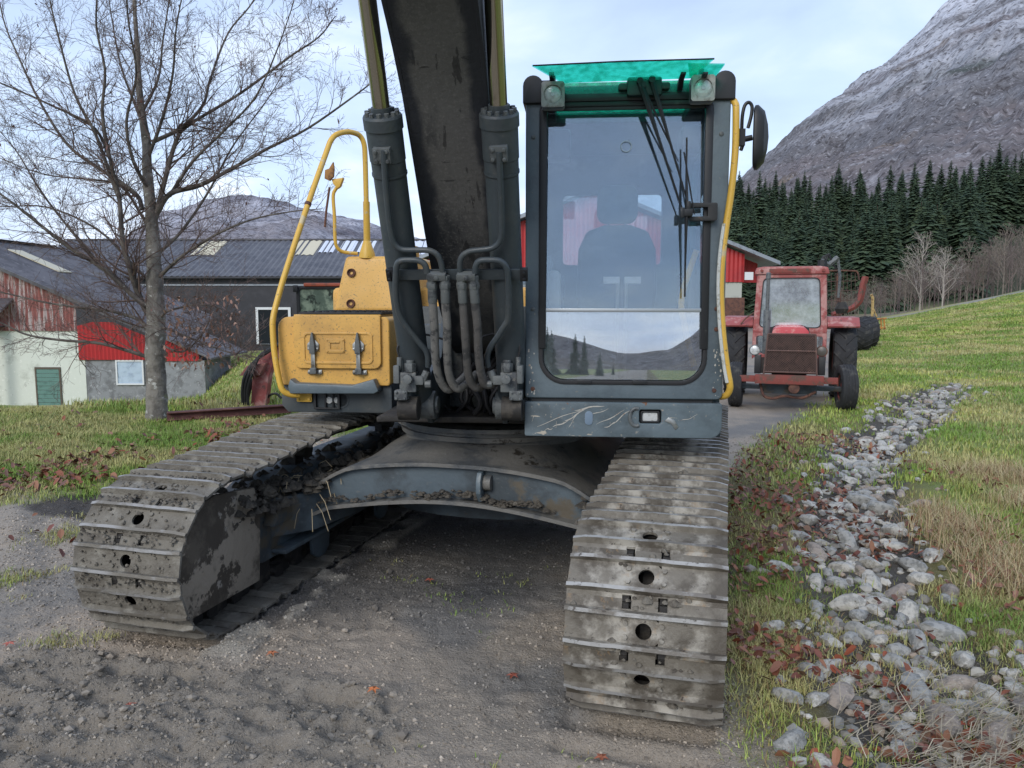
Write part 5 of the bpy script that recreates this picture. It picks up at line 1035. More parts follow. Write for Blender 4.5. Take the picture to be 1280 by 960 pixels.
for s in (-1, 1):
    mb = MB(); mb.prism([(-.80, 1.12), (-.80, 1.56), (-.70, 1.64), (-.15, 1.66), (-.15, 1.12)], cx + s * .29, cx + s * .40, 'x'); mb.build('side_console', M['trim'], st, bevel=.025, seg=3)
    mb = MB(); mb.tube(smooth_path([(cx + s * .34, -.70, 1.62), (cx + s * .33, -.71, 1.74), (cx + s * .345, -.69, 1.82)], 4), [.022] * 5 + [.02, .024, .028, .022][:4], 10) if False else mb.tube([(cx + s * .34, -.70, 1.60), (cx + s * .34, -.71, 1.70), (cx + s * .34, -.70, 1.74), (cx + s * .345, -.69, 1.84)], [.04, .018, .024, .026], 12); mb.build('joystick', M['black'], st)
for s in (-1, 1):
    x = .735 + .022 * s if False else .79 + s * .022; mb = MB(); mb.tube([(x, -1.0, 1.12), (x, -1.02, 1.5), (x, -1.05, 1.80)], .009, 8); mb.bx(x - .075 if s < 0 else x - .01, x + .01 if s < 0 else x + .075, -1.06, -1.03, 1.79, 1.825); mb.build('travel_lever', M['steel'], CB)
mb = MB(); mb.prism([(-1.10, 1.12), (-1.10, 1.62), (-.98, 1.90), (-.80, 1.95), (-.75, 1.12)], .345, .42, 'x'); cpart(mb, 'side_trim', M['trim'], bevel=.03, seg=3)
mb = MB(); mb.prism(rrect(.40, .47, 1.52, 1.86, (.02, .02, .03, .03)), -1.06, -.98, 'y'); cpart(mb, 'monitor', mat('beige_plastic', (.42, .42, .38), rough=.6), bevel=.015)
mb = MB(); mb.prism(rrect(.40, .52, 2.42, 2.56, .02), -1.15, -.95, 'y'); mb.prism(rrect(1.07, 1.17, 2.44, 2.57, .02), -1.15, -.95, 'y'); cpart(mb, 'roof_bin', M['black'], bevel=.02)
mb = MB(); mb.tube(smooth_path([(1.17, -1.06, 1.36), (1.12, -1.05, 1.56), (1.10, -1.05, 1.72), (1.17, -1.04, 1.96)], 6), .016, 10); cpart(mb, 'grab_rail', M['yellow_rail'])
mb = MB(); mb.box((.415, -1.15, 1.50), (.05, .02, .09)); mb.tube([(.415, -1.16, 1.36), (.415, -1.16, 1.46)], .02, 10); cpart(mb, 'bottle_holder', mat('pale_plastic', (.6, .62, .6), rough=.5), bevel=.008)
mb = MB(); q = up(783, 182, YF + .03)
n = 20; mb.ring([(q.x + .028 * math.cos(2 * math.pi * k / n), q.z + .028 * math.sin(2 * math.pi * k / n)) for k in range(n)], [(q.x + .024 * math.cos(2 * math.pi * k / n), q.z + .024 * math.sin(2 * math.pi * k / n)) for k in range(n)], q.y + .018, q.y + .0195, 'y'); cpart(mb, 'round_sticker', mat('sticker', (.35, .42, .5), rough=.6))

# scrapes through the paint of the bumper and a few chips on the frame
sm = mat('bare_scrape', (.44, .42, .37), [((.22, .12, .07), 20, .55, .68)], rough=.6); mb = MB(); r_ = random.Random(3)
for (x0, z0, x1, z1, w_) in ((.36, 1.065, .62, 1.165, .004), (.44, 1.06, .53, 1.10, .006), (.50, 1.09, .60, 1.15, .009), (.55, 1.15, .70, 1.175, .007), (.66, 1.075, .80, 1.150, .005), (.70, 1.06, .76, 1.09, .004), (.74, 1.08, .83, 1.155, .006), (.40, 1.045, .44, 1.055, .004), (.60, 1.11, .72, 1.16, .004), (1.08, 1.10, 1.16, 1.13, .003), (.335, 1.09, .345, 1.12, .008), (.52, 1.06, .56, 1.125, .005)):
    n = 9; up_, lo_ = [], []
    for k in range(n):
        t = k / (n - 1); x = x0 + (x1 - x0) * t; z = z0 + (z1 - z0) * t + .004 * math.sin(t * 7 + x0 * 30); h = w_ * (math.sin(math.pi * t) ** .6) * r_.uniform(.35, 1) * .5 + .0006
        up_.append((x, YF - .0135, z + h)); lo_.append((x, YF - .0135, z - h))
    mb.sheet([lo_, up_])
setp(mb.build('paint_scrapes', sm, bmp, fix=False), kind='stuff')
mb = MB()
for k in range(46):
    x = r_.choice((r_.uniform(.305, .345), r_.uniform(1.235, 1.275))); z = r_.uniform(1.22, 1.46); s = r_.uniform(.0012, .005); mb.add([(x + s * math.cos(a) * r_.uniform(.6, 1.3), YF - .0012, z + s * 1.6 * math.sin(a) * r_.uniform(.6, 1.3)) for a in (0, 1.2, 2.4, 3.7, 5.0)], [(0, 1, 2, 3, 4)])
setp(mb.build('paint_chips', sm, CB, fix=False), kind='stuff')

# ============================================================ FAR SETTING: mountains, forest
def fan(name, us, es, Y0, Y1, nt_, nu, colf, m, amp=6, back=False, p=1.15, z0=-5):
    """a mountainside rising from Y0 to its crest at Y1; u = x / y of each crest point, e = crest height / Y1"""
    U = np.linspace(us[0], us[-1], nu); T = np.linspace(0, 1.25, nt_); u, t = np.meshgrid(U, T); e = np.interp(u, us, es)
    D = Y0 + (Y1 - Y0) * np.minimum(t, 1) + (Y1 - Y0) * .35 * np.maximum(t - 1, 0); x = u * D; y = D * (-1 if back else 1)
    rise = np.clip(t, 0, 1) ** p * (1 - .12 * np.maximum(t - 1, 0) * 4); z = z0 + (e * Y1 - z0) * rise
    s = 1 / (Y1 * .10); rd = 1 - 2 * np.abs(fbm(x + 77, y * .5 - 13, s, 6, .55)); gl_ = 1 - 2 * np.abs(fbm(u * 60 + 3 * fbm(x, y, s * 1.5, 3), t * 3.0, 1.0, 4, .5)); z = z + amp * np.minimum(t * 3, 1) * ((gl_ - .6) * .38 + fbm(x, y, s * 1.2, 6, .55) * 1.5 + (rd - .6) * .8)
    V = np.stack([x, y, z], 2).reshape(-1, 3); a = (np.arange(nt_ - 1)[:, None] * nu + np.arange(nu - 1)[None]).ravel(); F = np.stack([a, a + 1, a + 1 + nu, a + nu], 1)
    if back: F = F[:, ::-1]
    me = np_mesh(name, V, F, m, colf(V, t.ravel(), e.ravel() * Y1, u.ravel())); return setp(link(name, me), kind='structure')
mtn_m = mat('mountainside', (.2, .2, .2), [((.060, .052, .054), .03, .50, .66, (1, 1, .5), 'noise', .6), ((.42, .42, .45), .045, .56, .68, (1, 1, .7), 'noise', .45), ((.045, .04, .042), .16, .50, .62, (1, 1, .5), 'noise', .75), ((.40, .39, .41), .24, .56, .64, (1, 1, .5), 'noise', .55)], rough=.95, spec=.1, attr='soil', bump=[(.03, .8, 12), (.25, .6, 3)])
def rightcol(V, t, H, u):
    z = V[:, 2]; n_ = fbm(V[:, 0], V[:, 1] + z, .004, 5, .6); c = np.tile(C_([.165, .145, .148]), (len(z), 1))        # bare birch wood, mauve brown
    c = lerp(c, C_([.165, .125, .085]), ss(n_, .05, .35) * .6)
    rock = ss(fbm(V[:, 0] + 300, z * 2.2, .006, 5, .6) + .25 * ss(z, 90, 220) - .12, .0, .22); c = lerp(c, C_([.13, .128, .135]), rock * .85)
    w_ = z / 1 + 90 * fbm(V[:, 0], V[:, 1] + z * 2, .009, 5, .62); c = lerp(c, C_([.50, .51, .55]), ss(w_, 170, 400) * .8 * ss(fbm(V[:, 0] + z * 1.4, z - V[:, 0] * .6, .022, 5, .7), -.32, .18))
    c = lerp(c, C_([.66, .68, .74]), ss(w_, 400, 620) * .8)
    dk = ss(fbm(V[:, 0] - 90, z * 1.6 + V[:, 1] * .3, .011, 4), .30, .42) * (1 - ss(z, 260, 330)) * ss(z, 120, 170); c = lerp(c, C_([.03, .045, .035]), dk * .8)
    return c
fan('mountain', [-.02, .08, .15, .20, .25, .283, .349, .400, .461, .547, .632, .75, .95, 1.25, 1.7], [.012, .02, .034, .05, .098, .143, .212, .252, .297, .378, .446, .52, .60, .60, .5], 330, 1500, 200, 330, rightcol, mtn_m, 15, p=1.2, z0=10)
def leftcol(V, t, H, u):
    z = V[:, 2]; n_ = fbm(V[:, 0], z * 2 + V[:, 1], .004, 5, .6); c = np.tile(C_([.23, .21, .22]), (len(z), 1)); c = lerp(c, C_([.52, .52, .57]), ss(z + 170 * n_, 90, 270) * .75)
    return lerp(c, C_([.09, .085, .11]), ss(fbm(V[:, 0] + 40, z * 3, .008, 5, .65), .05, .35) * .6)
fan('mountain', [-1.3, -.9, -.7, -.60, -.53, -.49, -.45, -.388, -.316, -.245, -.20, -.164, -.113, -.05, .02], [.02, .02, .02, .03, .05, .085, .114, .127, .131, .117, .102, .088, .075, .04, .0], 500, 2000, 110, 260, leftcol, mtn_m, 14, z0=-5)
# behind the camera (seen only as reflections): the other side of the valley
fan('mountain', [-2.2, -1.2, -.6, -.3, -.1, -.02, .02, .06, .12, .25, .5, 1.0, 2.2], [.20, .16, .09, .05, .035, .012, .015, .045, .10, .18, .30, .36, .3], 300, 1600, 70, 200, rightcol, mtn_m, 14, back=True, z0=-6)

# ---- conifers
needle = [mat('spruce_needles', (.070, .102, .057), [((.036, .060, .040), .25, .42, .60), ((.044, .068, .046), 1.1, .5, .66), ((.055, .075, .038), 3.5, .56, .70)], rough=.85, spec=.15),
          mat('light_spruce_needles', (.080, .105, .050), [((.050, .072, .038), 1.1, .45, .62), ((.085, .10, .05), 3.5, .56, .70)], rough=.85, spec=.15)]
bark = mat('conifer_bark', (.09, .07, .055), [((.05, .04, .03), 8, .45, .6)], rough=.95)
def conifer(seed, H, Rb, dens=1.0):
    r = random.Random(seed); V = []; F = []; L = int(H * 3.2 * dens)
    for k in range(L):
        t = (k + .5) / L; z = H * (.06 + .93 * t); rad = Rb * (1 - t) ** .82 * r.uniform(.62, 1.2) * (1 + .22 * math.sin(k * .31 + seed)) + .10; nb = max(4, int(11 * (1 - t) + 4))
        for j in range(nb):
            a = 6.283 * (j + r.random()) / nb; L_ = rad * r.uniform(.6, 1.12); dr = -.16 - .22 * (1 - t) + r.uniform(-.1, .1); w_ = .18 + .16 * L_; ca, sa = math.cos(a), math.sin(a)
            # a drooping spray: spine + ragged side fingers
            n = len(V); tip = (L_ * ca, L_ * sa, z + dr * L_); mid = (L_ * .5 * ca, L_ * .5 * sa, z + dr * L_ * .35 + .05)
            V += [(.03 * ca, .03 * sa, z + .05), (mid[0] - sa * w_, mid[1] + ca * w_, mid[2] - .16 - .1 * r.random()), tip, (mid[0] + sa * w_, mid[1] - ca * w_, mid[2] - .16 - .1 * r.random()), mid]
            F += [(n, n + 1, n + 4), (n + 4, n + 1, n + 2), (n + 4, n + 2, n + 3), (n, n + 4, n + 3)]
            for q in range(2):
                u = r.uniform(.35, .9); n = len(V); b_ = Vector((L_ * u * ca, L_ * u * sa, z + dr * L_ * u)); s_ = r.choice((-1, 1)); l2 = (.22 + .25 * L_) * r.uniform(.5, 1); d = Vector((ca * .7 - sa * s_, sa * .7 + ca * s_, -.35 - r.random() * .3)) * l2
                pw = Vector((ca, sa, 0)) * .09; V += [tuple(b_ - pw), tuple(b_ + pw), tuple(b_ + d)]; F.append((n, n + 1, n + 2))
    V += [(0, 0, H * 1.01), (.05, 0, H * .9), (-.04, .04, H * .9), (-.04, -.04, H * .9)]; n = len(V); F += [(n - 4, n - 3, n - 2), (n - 4, n - 2, n - 1), (n - 4, n - 1, n - 3)]
    return V, F
def mesh_of(name, V, F, m):
    me = bpy.data.meshes.new(name); me.from_pydata(V, [], F); me.materials.append(m); me.update(); return me
CON = []
for i in range(9):
    H = (15, 17, 13, 18, 16, 14, 12, 16, 15)[i]; V, F = conifer(i, H, H * (.22, .25, .27, .21, .26, .28, .30, .22, .25)[i]); c = mesh_of('crown', V, F, needle[1 if i in (2, 6) else 0]); mb = MB(); mb.tube([(0, 0, -1.5), (0, 0, H * .5), (0, 0, H * .97)], [.24, .14, .03], 7); CON.append((H, c, mb.mesh('trunk', bark), i in (2, 6)))
def tree_at(x, y, k, sc_, label, group=None, name='spruce_tree', sink=0):
    H, c, t, lt = CON[k]; o = thing(name, label, 'tree', (x, y, float(height(x, y)) - sink), rng.uniform(0, 6.28), group); o.scale = (sc_, sc_, sc_ * rng.uniform(.92, 1.1)); link('crown', c, o); link('trunk', t, o); return o
nC = 0
spots = []
for row, (Y, step) in enumerate(((84, 3.4), (92, 3.6), (101, 3.8), (111, 4.1), (123, 4.4), (137, 5.0), (154, 5.6), (174, 6.4), (198, 7.2))):
    x = Y * .262
    while x < Y * .76:
        spots.append((x + rng.uniform(-1, 1), Y + rng.uniform(-3, 3), row)); x += step * rng.uniform(.27, .54)
for x, y, row in spots:
    u = x / y
    if row == 0 and (u > .42 or rng.random() < .3): continue
    if row == 1 and u > .50: continue
    if row <= 2 and u > .56 and rng.random() < .5: continue
    if abs(u - .655) < .045 and 1 < row < 6: continue
    k = rng.randrange(9); lo = (2, 6); sc_ = rng.uniform(.58, .86) * (.85 if row == 0 else 1) * float(1 + .22 * ss(u, .45, .68))
    if row >= 5 and k in lo: k = 0
    lt = k in lo
    lab = 'lighter green spruce among dark ones' if lt else ('dark spruce in the front ranks' if row < 3 else 'dark spruce in the middle ranks' if row < 6 else 'dark spruce on the skyline of the wood')
    lab += ', ' + ('between barn roof and tractor cab' if u < .36 else 'above the timber trailer' if u < .46 else 'above the pale leafless trees' if u < .57 else 'towards the right edge')
    tree_at(x, y, k, sc_, lab, 'spruces of the wood beyond the field', sink=.3); nC += 1
# the wood behind the camera that the lower cab pane mirrors
for i in range(24):
    y = -rng.uniform(105, 150); u = rng.uniform(-.24, -.035) if i < 22 else rng.uniform(-.8, -.3); k = rng.choice((0, 1, 3, 4, 7)); d = max(.3, 1.0 - (u + .14) * 7 if u > -.14 else 1.0)
    tree_at(u * -y, y, k, min(1.0, d) * rng.uniform(.42, .7), 'dark spruce across the valley, mirrored in the cab glass', 'spruces mirrored in the cab glass')

# ---- bare trees
def limb(mb, p, d, L, r0, depth, rr, n=5, wob=.18, up_=.06, sides=5, kids=7, ratio=.55, rmin=.003, spread=(28, 60)):
    """a wandering tapering limb; children branch off along it"""
    P = [Vector(p)]; d = Vector(d).normalized(); st = L / n; ds = [d.copy()]
    for i in range(n):
        d = (d + Vector((rr.gauss(0, wob), rr.gauss(0, wob), rr.gauss(0, wob) + up_))).normalized(); P.append(P[-1] + d * st); ds.append(d.copy())
    rs = [max(rmin, r0 * (1 - .85 * i / n)) for i in range(n + 1)]; mb.tube(P, rs, sides if r0 > .012 else 3, cap=False)
    if depth <= 0: return
    for k in range(kids):
        t = (k + .5 + rr.uniform(-.4, .4)) / kids * .85 + .15; i = min(n - 1, int(t * n)); f = t * n - i; q = P[i].lerp(P[min(i + 1, n)], min(f, 1)); dd = ds[i]
        a = Vector((rr.gauss(0, 1), rr.gauss(0, 1), rr.gauss(0, 1))); a = (a - dd * a.dot(dd)).normalized(); an = R(rr.uniform(*spread)); nd = dd * math.cos(an) + a * math.sin(an)
        limb(mb, q, nd, L * ratio * (1.15 - .6 * t) * rr.uniform(.7, 1.2), max(rmin, rs[i] * .6), depth - 1, rr, max(3, n - 1), wob, up_, sides, max(3, kids - 1), ratio, rmin, spread)
bare_m = [mat('bare_twigs', (.22, .185, .15), [((.14, .11, .095), 3, .45, .6)], rough=.9), mat('mauve_twigs', (.17, .13, .12), [((.10, .08, .075), 3, .45, .6)], rough=.9), mat('pale_twigs', (.36, .32, .28), rough=.9)]
BT = []
for i in range(6):
    r = random.Random(i + 20); H = 6.5; mb = MB(); mb2 = MB(); mb.tube([(0, 0, -.8), (0, 0, H * .3), (r.uniform(-.2, .2), 0, H * .65), (r.uniform(-.3, .3), 0, H)], [.085, .07, .04, .012], 5)
    for k in range(15):
        z = H * (.10 + .85 * k / 15); a = r.uniform(0, 6.28); limb(mb2, (0, 0, z), (math.cos(a) * .55, math.sin(a) * .55, .95), (H - z) * .5 + .8, .03, 2, r, 4, .16, .08, 4, 5, .55, .008)
    m = bare_m[(0, 1, 0, 1, 0, 2)[i]]; BT.append((mb.mesh('trunk', m, fix=False), mb2.mesh('crown', m, fix=False)))
for i in range(96):
    u = .30 + .46 * (i + rng.random()) / 96; Y = rng.uniform(64.5, 80); x = u * Y; k = rng.randrange(5)
    if u < .33: Y += 8
    o = thing('bare_tree', ('low' if u < .45 else 'taller') + ' leafless grey brown birch by the far road, ' + ('behind the timber trailer' if u < .45 else 'around the pale leafless trees' if u < .57 else 'in the thicket at the right edge'), 'tree', (x, Y, float(height(x, Y)) - .1), rng.uniform(0, 6.28), 'leafless birches along the far road'); s = rng.uniform(.5, .85) * (.42 + .66 * ss(u, .34, .62)); o.scale = (s, s, float(s)); link('crown', BT[k][1], o); link('trunk', BT[k][0], o)
for px, Y, s, lab in ((1150, 66, 1.0, 'pale leafless tree standing out against the dark spruces by the road'), (1178, 64, .75, 'smaller pale leafless tree right of the pale one by the road')):
    q = at(px, 380, Y); o = thing('bare_tree', lab, 'tree', (q.x, Y, float(height(q.x, Y)) - .2), 1.0); o.scale = (s, s, s); link('crown', BT[5][1], o); link('trunk', BT[5][0], o)
# green bush behind
n = 0

# ============================================================ BUILDINGS
def corr(mb, a, b, up_, pitch, amp, nrm):
    """corrugated sheet from a to b (vectors), height vector up_, waves along a-b"""
    a, b, up_, nrm = Vector(a), Vector(b), Vector(up_), Vector(nrm); L = (b - a).length; n = max(2, int(L / pitch)) * 2; rows = [[], []]
    for i in range(n + 1):
        q = a.lerp(b, i / n) + nrm * (amp if i % 2 else 0); rows[0].append(q); rows[1].append(q + up_)
    mb.sheet(rows)
def corr_poly(mb, x0, x1, y, ztop, zbot, pitch, amp):
    """corrugated wall in the plane y whose top follows ztop(x)"""
    n = max(2, int((x1 - x0) / pitch)) * 2; rows = [[], []]
    for i in range(n + 1):
        x = x0 + (x1 - x0) * i / n; yy = y - (amp if i % 2 else 0); rows[0].append((x, yy, zbot)); rows[1].append((x, yy, ztop(x)))
    mb.sheet(rows)
B_ = {}
B_['red'] = mat('red_corrugated_steel', (.40, .022, .024), [((.30, .02, .022), 1.2, .45, .65)], rough=.5)
B_['faded'] = mat('weathered_red_boards', (.24, .085, .075), [((.40, .34, .33), 2.6, .47, .60, (3, 1, .35)), ((.10, .05, .045), 7, .56, .68, (3, 1, .3))], rough=.9)
B_['white'] = mat('lime_washed_wall', (.62, .65, .58), [((.42, .44, .38), 1.0, .5, .68), ((.20, .20, .17), 2.4, .62, .74), ((.75, .76, .70), 9, .58, .7)], rough=.9, bump=[(5, .3, .03)])
B_['concrete'] = mat('grey_render', (.24, .25, .26), [((.15, .155, .16), 2.2, .45, .62), ((.36, .37, .38), 6, .56, .68)], rough=.9, bump=[(9, .3, .03)])
B_['black'] = mat('black_steel_cladding', (.022, .023, .030), [((.035, .036, .045), 1.5, .45, .65)], rough=.5)
B_['roof'] = mat('grey_fibre_roof', (.120, .112, .118), [((.065, .06, .066), 1.1, .42, .62), ((.21, .20, .20), 5, .56, .7), ((.09, .07, .05), .5, .55, .7)], rough=.75)
B_['roof2'] = mat('dark_corrugated_roof', (.088, .086, .092), [((.05, .048, .055), 1.1, .42, .62), ((.15, .145, .145), 5, .56, .7)], rough=.45)
B_['metal'] = mat('galvanised_trim', (.30, .33, .37), [((.20, .22, .25), 3, .5, .65)], rough=.4, metal=.3)
B_['skyl'] = mat('yellowed_roof_light', (.55, .50, .36), rough=.6); B_['skyw'] = mat('white_roof_light', (.62, .66, .74), rough=.5)
B_['wframe'] = mat('white_painted_frame', (.65, .67, .68), rough=.6); B_['darkglass'] = mat('dark_window', (.02, .024, .028), rough=.15)
B_['door'] = mat('green_door_boards', (.11, .22, .19), [((.07, .15, .13), 5, .5, .66)], rough=.7)
B_['foil'] = mat('pale_blue_sheeting', (.42, .52, .62), [((.30, .38, .48), 2.5, .45, .65)], rough=.45, bump=[(3, .5, .05)])

# -- old barn at the left, gable towards us, its roof running off behind
Y0 = 34.0
bn = thing('old_barn', 'old barn with whitewashed lower wall and peeling red boards under a long grey roof', 'barn', (-20, Y0, -3.0))
def loc(o, v): return Vector(v) - Vector(o.location)
def bpart(mb, name, m, root, **k):
    me = mb.mesh(name, m, **{a: b for a, b in k.items() if a in ('bevel', 'ang', 'seg')}); o = link(name, me, root, loc=tuple(-Vector(root.location))); return o
rake = lambda x: float(np.interp(x, [-30, -22.4, -20.4, -19.0, -16.6, -14.0], [6.2, 3.13, 2.28, 1.45, .38, -.60]))
mb = MB(); mb.bx(-31, -18.95, Y0, Y0 + .3, -4, .40); bpart(mb, 'masonry_wall', B_['white'], bn)
mb = MB(); corr_poly(mb, -31, -19.2, Y0 - .04, lambda x: rake(x) - .05, .38, .16, .035); bpart(mb, 'board_wall', B_['faded'], bn)
mb = MB(); corr_poly(mb, -19.18, -14.1, Y0 - .06, lambda x: min(rake(x) - .05, -.85 + 1.62 * math.sqrt(max(0, 1 - max(0, (x + 17.9) / 3.95) ** 2)) - .25 * max(0, (-18.5 - x))), -.90, .17, .04); bpart(mb, 'red_cladding', B_['red'], bn)
mb = MB(); mb.bx(-18.94, -13.95, Y0 + .02, Y0 + .3, -4, -.86); bpart(mb, 'grey_wall', B_['concrete'], bn)
# roof: waves run down the slope
def slope_sheet(x0, z0, x1, z1, ya, yb, pitch, amp, x2=None, z2=None):
    mb = MB(); n = int((yb - ya) / pitch) * 2; rows = [[], []]
    for i in range(n + 1):
        y = ya + (yb - ya) * i / n; d = amp if i % 2 else 0; t_ = i / n; rows[0].append((x0, y, z0 + d)); rows[1].append((x1 if x2 is None else x1 + (x2 - x1) * t_, y, (z1 if z2 is None else z1 + (z2 - z1) * t_) + d))
    mb.sheet(rows); return mb
bpart(slope_sheet(-25.6, 4.62, -13.6, -.56, Y0 - .35, Y0 + 9.5, .36, .05, -16.9, .87), 'roof', B_['roof'], bn)
mb = MB(); mb.prism([(-25.6, 4.50), (-13.6, -.76), (-13.6, -.60), (-25.6, 4.66)], Y0 - .40, Y0 - .34, 'y'); bpart(mb, 'verge_board', B_['roof2'], bn)
mb = MB(); mb.prism([(-25.6, 4.62), (-25.4, 4.75), (-25.8, 4.75), (-37, -.6), (-37, -.7)], Y0 - .35, Y0 + 9.5, 'y'); bpart(mb, 'far_slope', B_['roof'], bn)
# paler roof-light strip near the ridge
mb = MB(); mb.prism([(-24.3, 4.14), (-21.9, 3.08), (-21.9, 3.12), (-24.3, 4.18)], Y0 + 3.5, Y0 + 4.6, 'y'); bpart(mb, 'roof_light', B_['skyl'], bn)
# door, window
dr = bpy.data.objects.new('door', None); COL.objects.link(dr); dr.parent = bn
def dpart(mb, name, m): o = link(name, mb.mesh(name, m), dr, loc=tuple(-Vector(bn.location))); return o
mb = MB(); x0, x1, z0, z1 = -21.12, -20.12, -3.0, -1.32; mb.ring([(x0 - .07, z0), (x1 + .07, z0), (x1 + .07, z1 + .09), (x0 - .07, z1 + .09)], [(x0, z0 + .01), (x1, z0 + .01), (x1, z1), (x0, z1)], Y0 - .05, Y0 + .02, 'y'); dpart(mb, 'door_frame', mat('brown_frame', (.10, .08, .06), rough=.8))
for k in range(9):
    mb = MB(); h_ = (z1 - z0) / 9; mb.bx(x0, x1, Y0 - .035 - .008 * (k % 2), Y0 - .005, z0 + k * h_ + .008, z0 + (k + 1) * h_ - .008); dpart(mb, 'plank', B_['door'])
wd = bpy.data.objects.new('window', None); COL.objects.link(wd); wd.parent = bn
def wpart(mb, name, m): return link(name, mb.mesh(name, m), wd, loc=tuple(-Vector(bn.location)))
x0, x1, z0, z1 = -17.52, -16.42, -1.95, -.98
mb = MB(); mb.ring([(x0 - .07, z0 - .07), (x1 + .07, z0 - .07), (x1 + .07, z1 + .07), (x0 - .07, z1 + .07)], [(x0, z0), (x1, z0), (x1, z1), (x0, z1)], Y0 - .06, Y0 + .05, 'y'); wpart(mb, 'window_frame', B_['wframe'])
mb = MB(); rows = []
for i in range(9): rows.append([(x0 + (x1 - x0) * j / 12, Y0 - .02 - .02 * mn.noise(Vector((i * .5, j * .35, 0))), z0 + (z1 - z0) * i / 8) for j in range(13)])
mb.sheet(rows); wpart(mb, 'plastic_sheet', B_['foil'])
mb = MB(); mb.bx(-23.2, -22.35, Y0 - .9, Y0 - .02, .55, .62); mb.prism([(Y0 - .95, 1.2), (Y0, 1.75), (Y0, 1.85), (Y0 - .95, 1.3)], -24.5, -21.9, 'x'); bpart(mb, 'lean_to_roof', B_['roof2'], bn)
mb = MB(); mb.bx(-22.75, -22.55, Y0 - .9, Y0 - .7, -3.5, 1.2); bpart(mb, 'post', B_['faded'], bn)
# -- annex
an_ = thing('barn_annex', 'low red clad annex on a grey wall between the beech trunk and the grass knoll', 'shed', (-13.7, 32, -2.5))
mb = MB(); corr_poly(mb, -14.75, -13.05, 31.95, lambda x: float(np.interp(x, [-14.8, -13.0], [.28, -.52])), -.80, .16, .035); bpart(mb, 'red_cladding', B_['red'], an_)
mb = MB(); mb.bx(-14.75, -12.85, 32.0, 35, -4, -.78); bpart(mb, 'grey_wall', B_['concrete'], an_)
mb = MB(); mb.prism([(-15.2, .52), (-12.4, -.72), (-12.4, -.64), (-15.2, .60)], 31.6, 36, 'y'); bpart(mb, 'roof', B_['roof'], an_)
# -- long black shed
bs = thing('black_shed', 'long black corrugated shed with a grey ribbed roof and roof lights', 'shed', (-17, 56, -1.5))
Yb = 56.0
mb = MB(); corr(mb, (-34, Yb, -2.6), (4, Yb, -2.6), (0, 0, 6.0), .34, .05, (0, -1, 0)); bpart(mb, 'clad_wall', B_['black'], bs)
mb = MB(); mb.bx(-34, 4, Yb + .06, Yb + 14, -2.6, 3.35); bpart(mb, 'shed_body', B_['black'], bs)
def eave_sheet(x0, x1, ya, za, yb, zb, pitch, amp):
    mb = MB(); n = int((x1 - x0) / pitch) * 2; rows = [[], []]
    for i in range(n + 1):
        x = x0 + (x1 - x0) * i / n; d = amp if i % 2 else 0; rows[0].append((x, ya, za + d)); rows[1].append((x, yb, zb + d))
    mb.sheet(rows); return mb
bpart(eave_sheet(-36, 4.6, Yb - .5, 3.42, Yb + 7, 6.55, .42, .075), 'roof', B_['roof2'], bs); bpart(eave_sheet(-36, 4.6, Yb + 14.5, 3.42, Yb + 7, 6.55, .8, .05), 'far_roof_slope', B_['roof2'], bs)
mb = MB(); mb.bx(-36, 4.6, Yb + 6.9, Yb + 7.1, 6.58, 6.68); bpart(mb, 'ridge_cap', B_['roof2'], bs)
mb = MB(); mb.bx(-36, 4.6, Yb - .62, Yb - .52, 3.30, 3.44); bpart(mb, 'gutter', B_['black'], bs); mb = MB(); mb.bx(-34, 4, Yb - .10, Yb - .06, 2.78, 2.90); bpart(mb, 'pale_rail', B_['metal'], bs)
def roof_light(px0, px1, f0, f1, m):
    x0, x1 = at(px0, 300, Yb + 3).x, at(px1, 300, Yb + 3).x; ya, yb = Yb - .5 + 7.5 * f0, Yb - .5 + 7.5 * f1; za, zb = 3.42 + 3.13 * f0 + .03, 3.42 + 3.13 * f1 + .03
    mb = eave_sheet(x0, x1, ya, za, yb, zb, .42, .075); bpart(mb, 'roof_light', m, bs)
for a in ((357, 388, .55, .97, B_['skyl']), (232, 262, .55, .95, B_['skyl']), (391, 412, .62, .96, B_['skyw']), (417, 436, .62, .96, B_['skyw']), (440, 462, .62, .96, B_['skyw']), (505, 530, .55, .96, B_['skyw'])): roof_light(*a)
dr2 = bpy.data.objects.new('door', None); COL.objects.link(dr2); dr2.parent = bs
p, q = at(320, 384, Yb), at(348, 430, Yb)
mb = MB(); mb.ring([(p.x, q.z), (q.x + 1, q.z), (q.x + 1, p.z), (p.x, p.z)], [(p.x + .18, q.z + .01), (q.x + .82, q.z + .01), (q.x + .82, p.z - .18), (p.x + .18, p.z - .18)], Yb - .16, Yb - .07, 'y'); link('door_frame', mb.mesh('door_frame', B_['wframe']), dr2, loc=tuple(-Vector(bs.location)))
mb = MB(); mb.bx(p.x + .18, q.x + .82, Yb - .10, Yb - .06, q.z, p.z - .18); link('door_leaf', mb.mesh('door_leaf', B_['darkglass']), dr2, loc=tuple(-Vector(bs.location)))
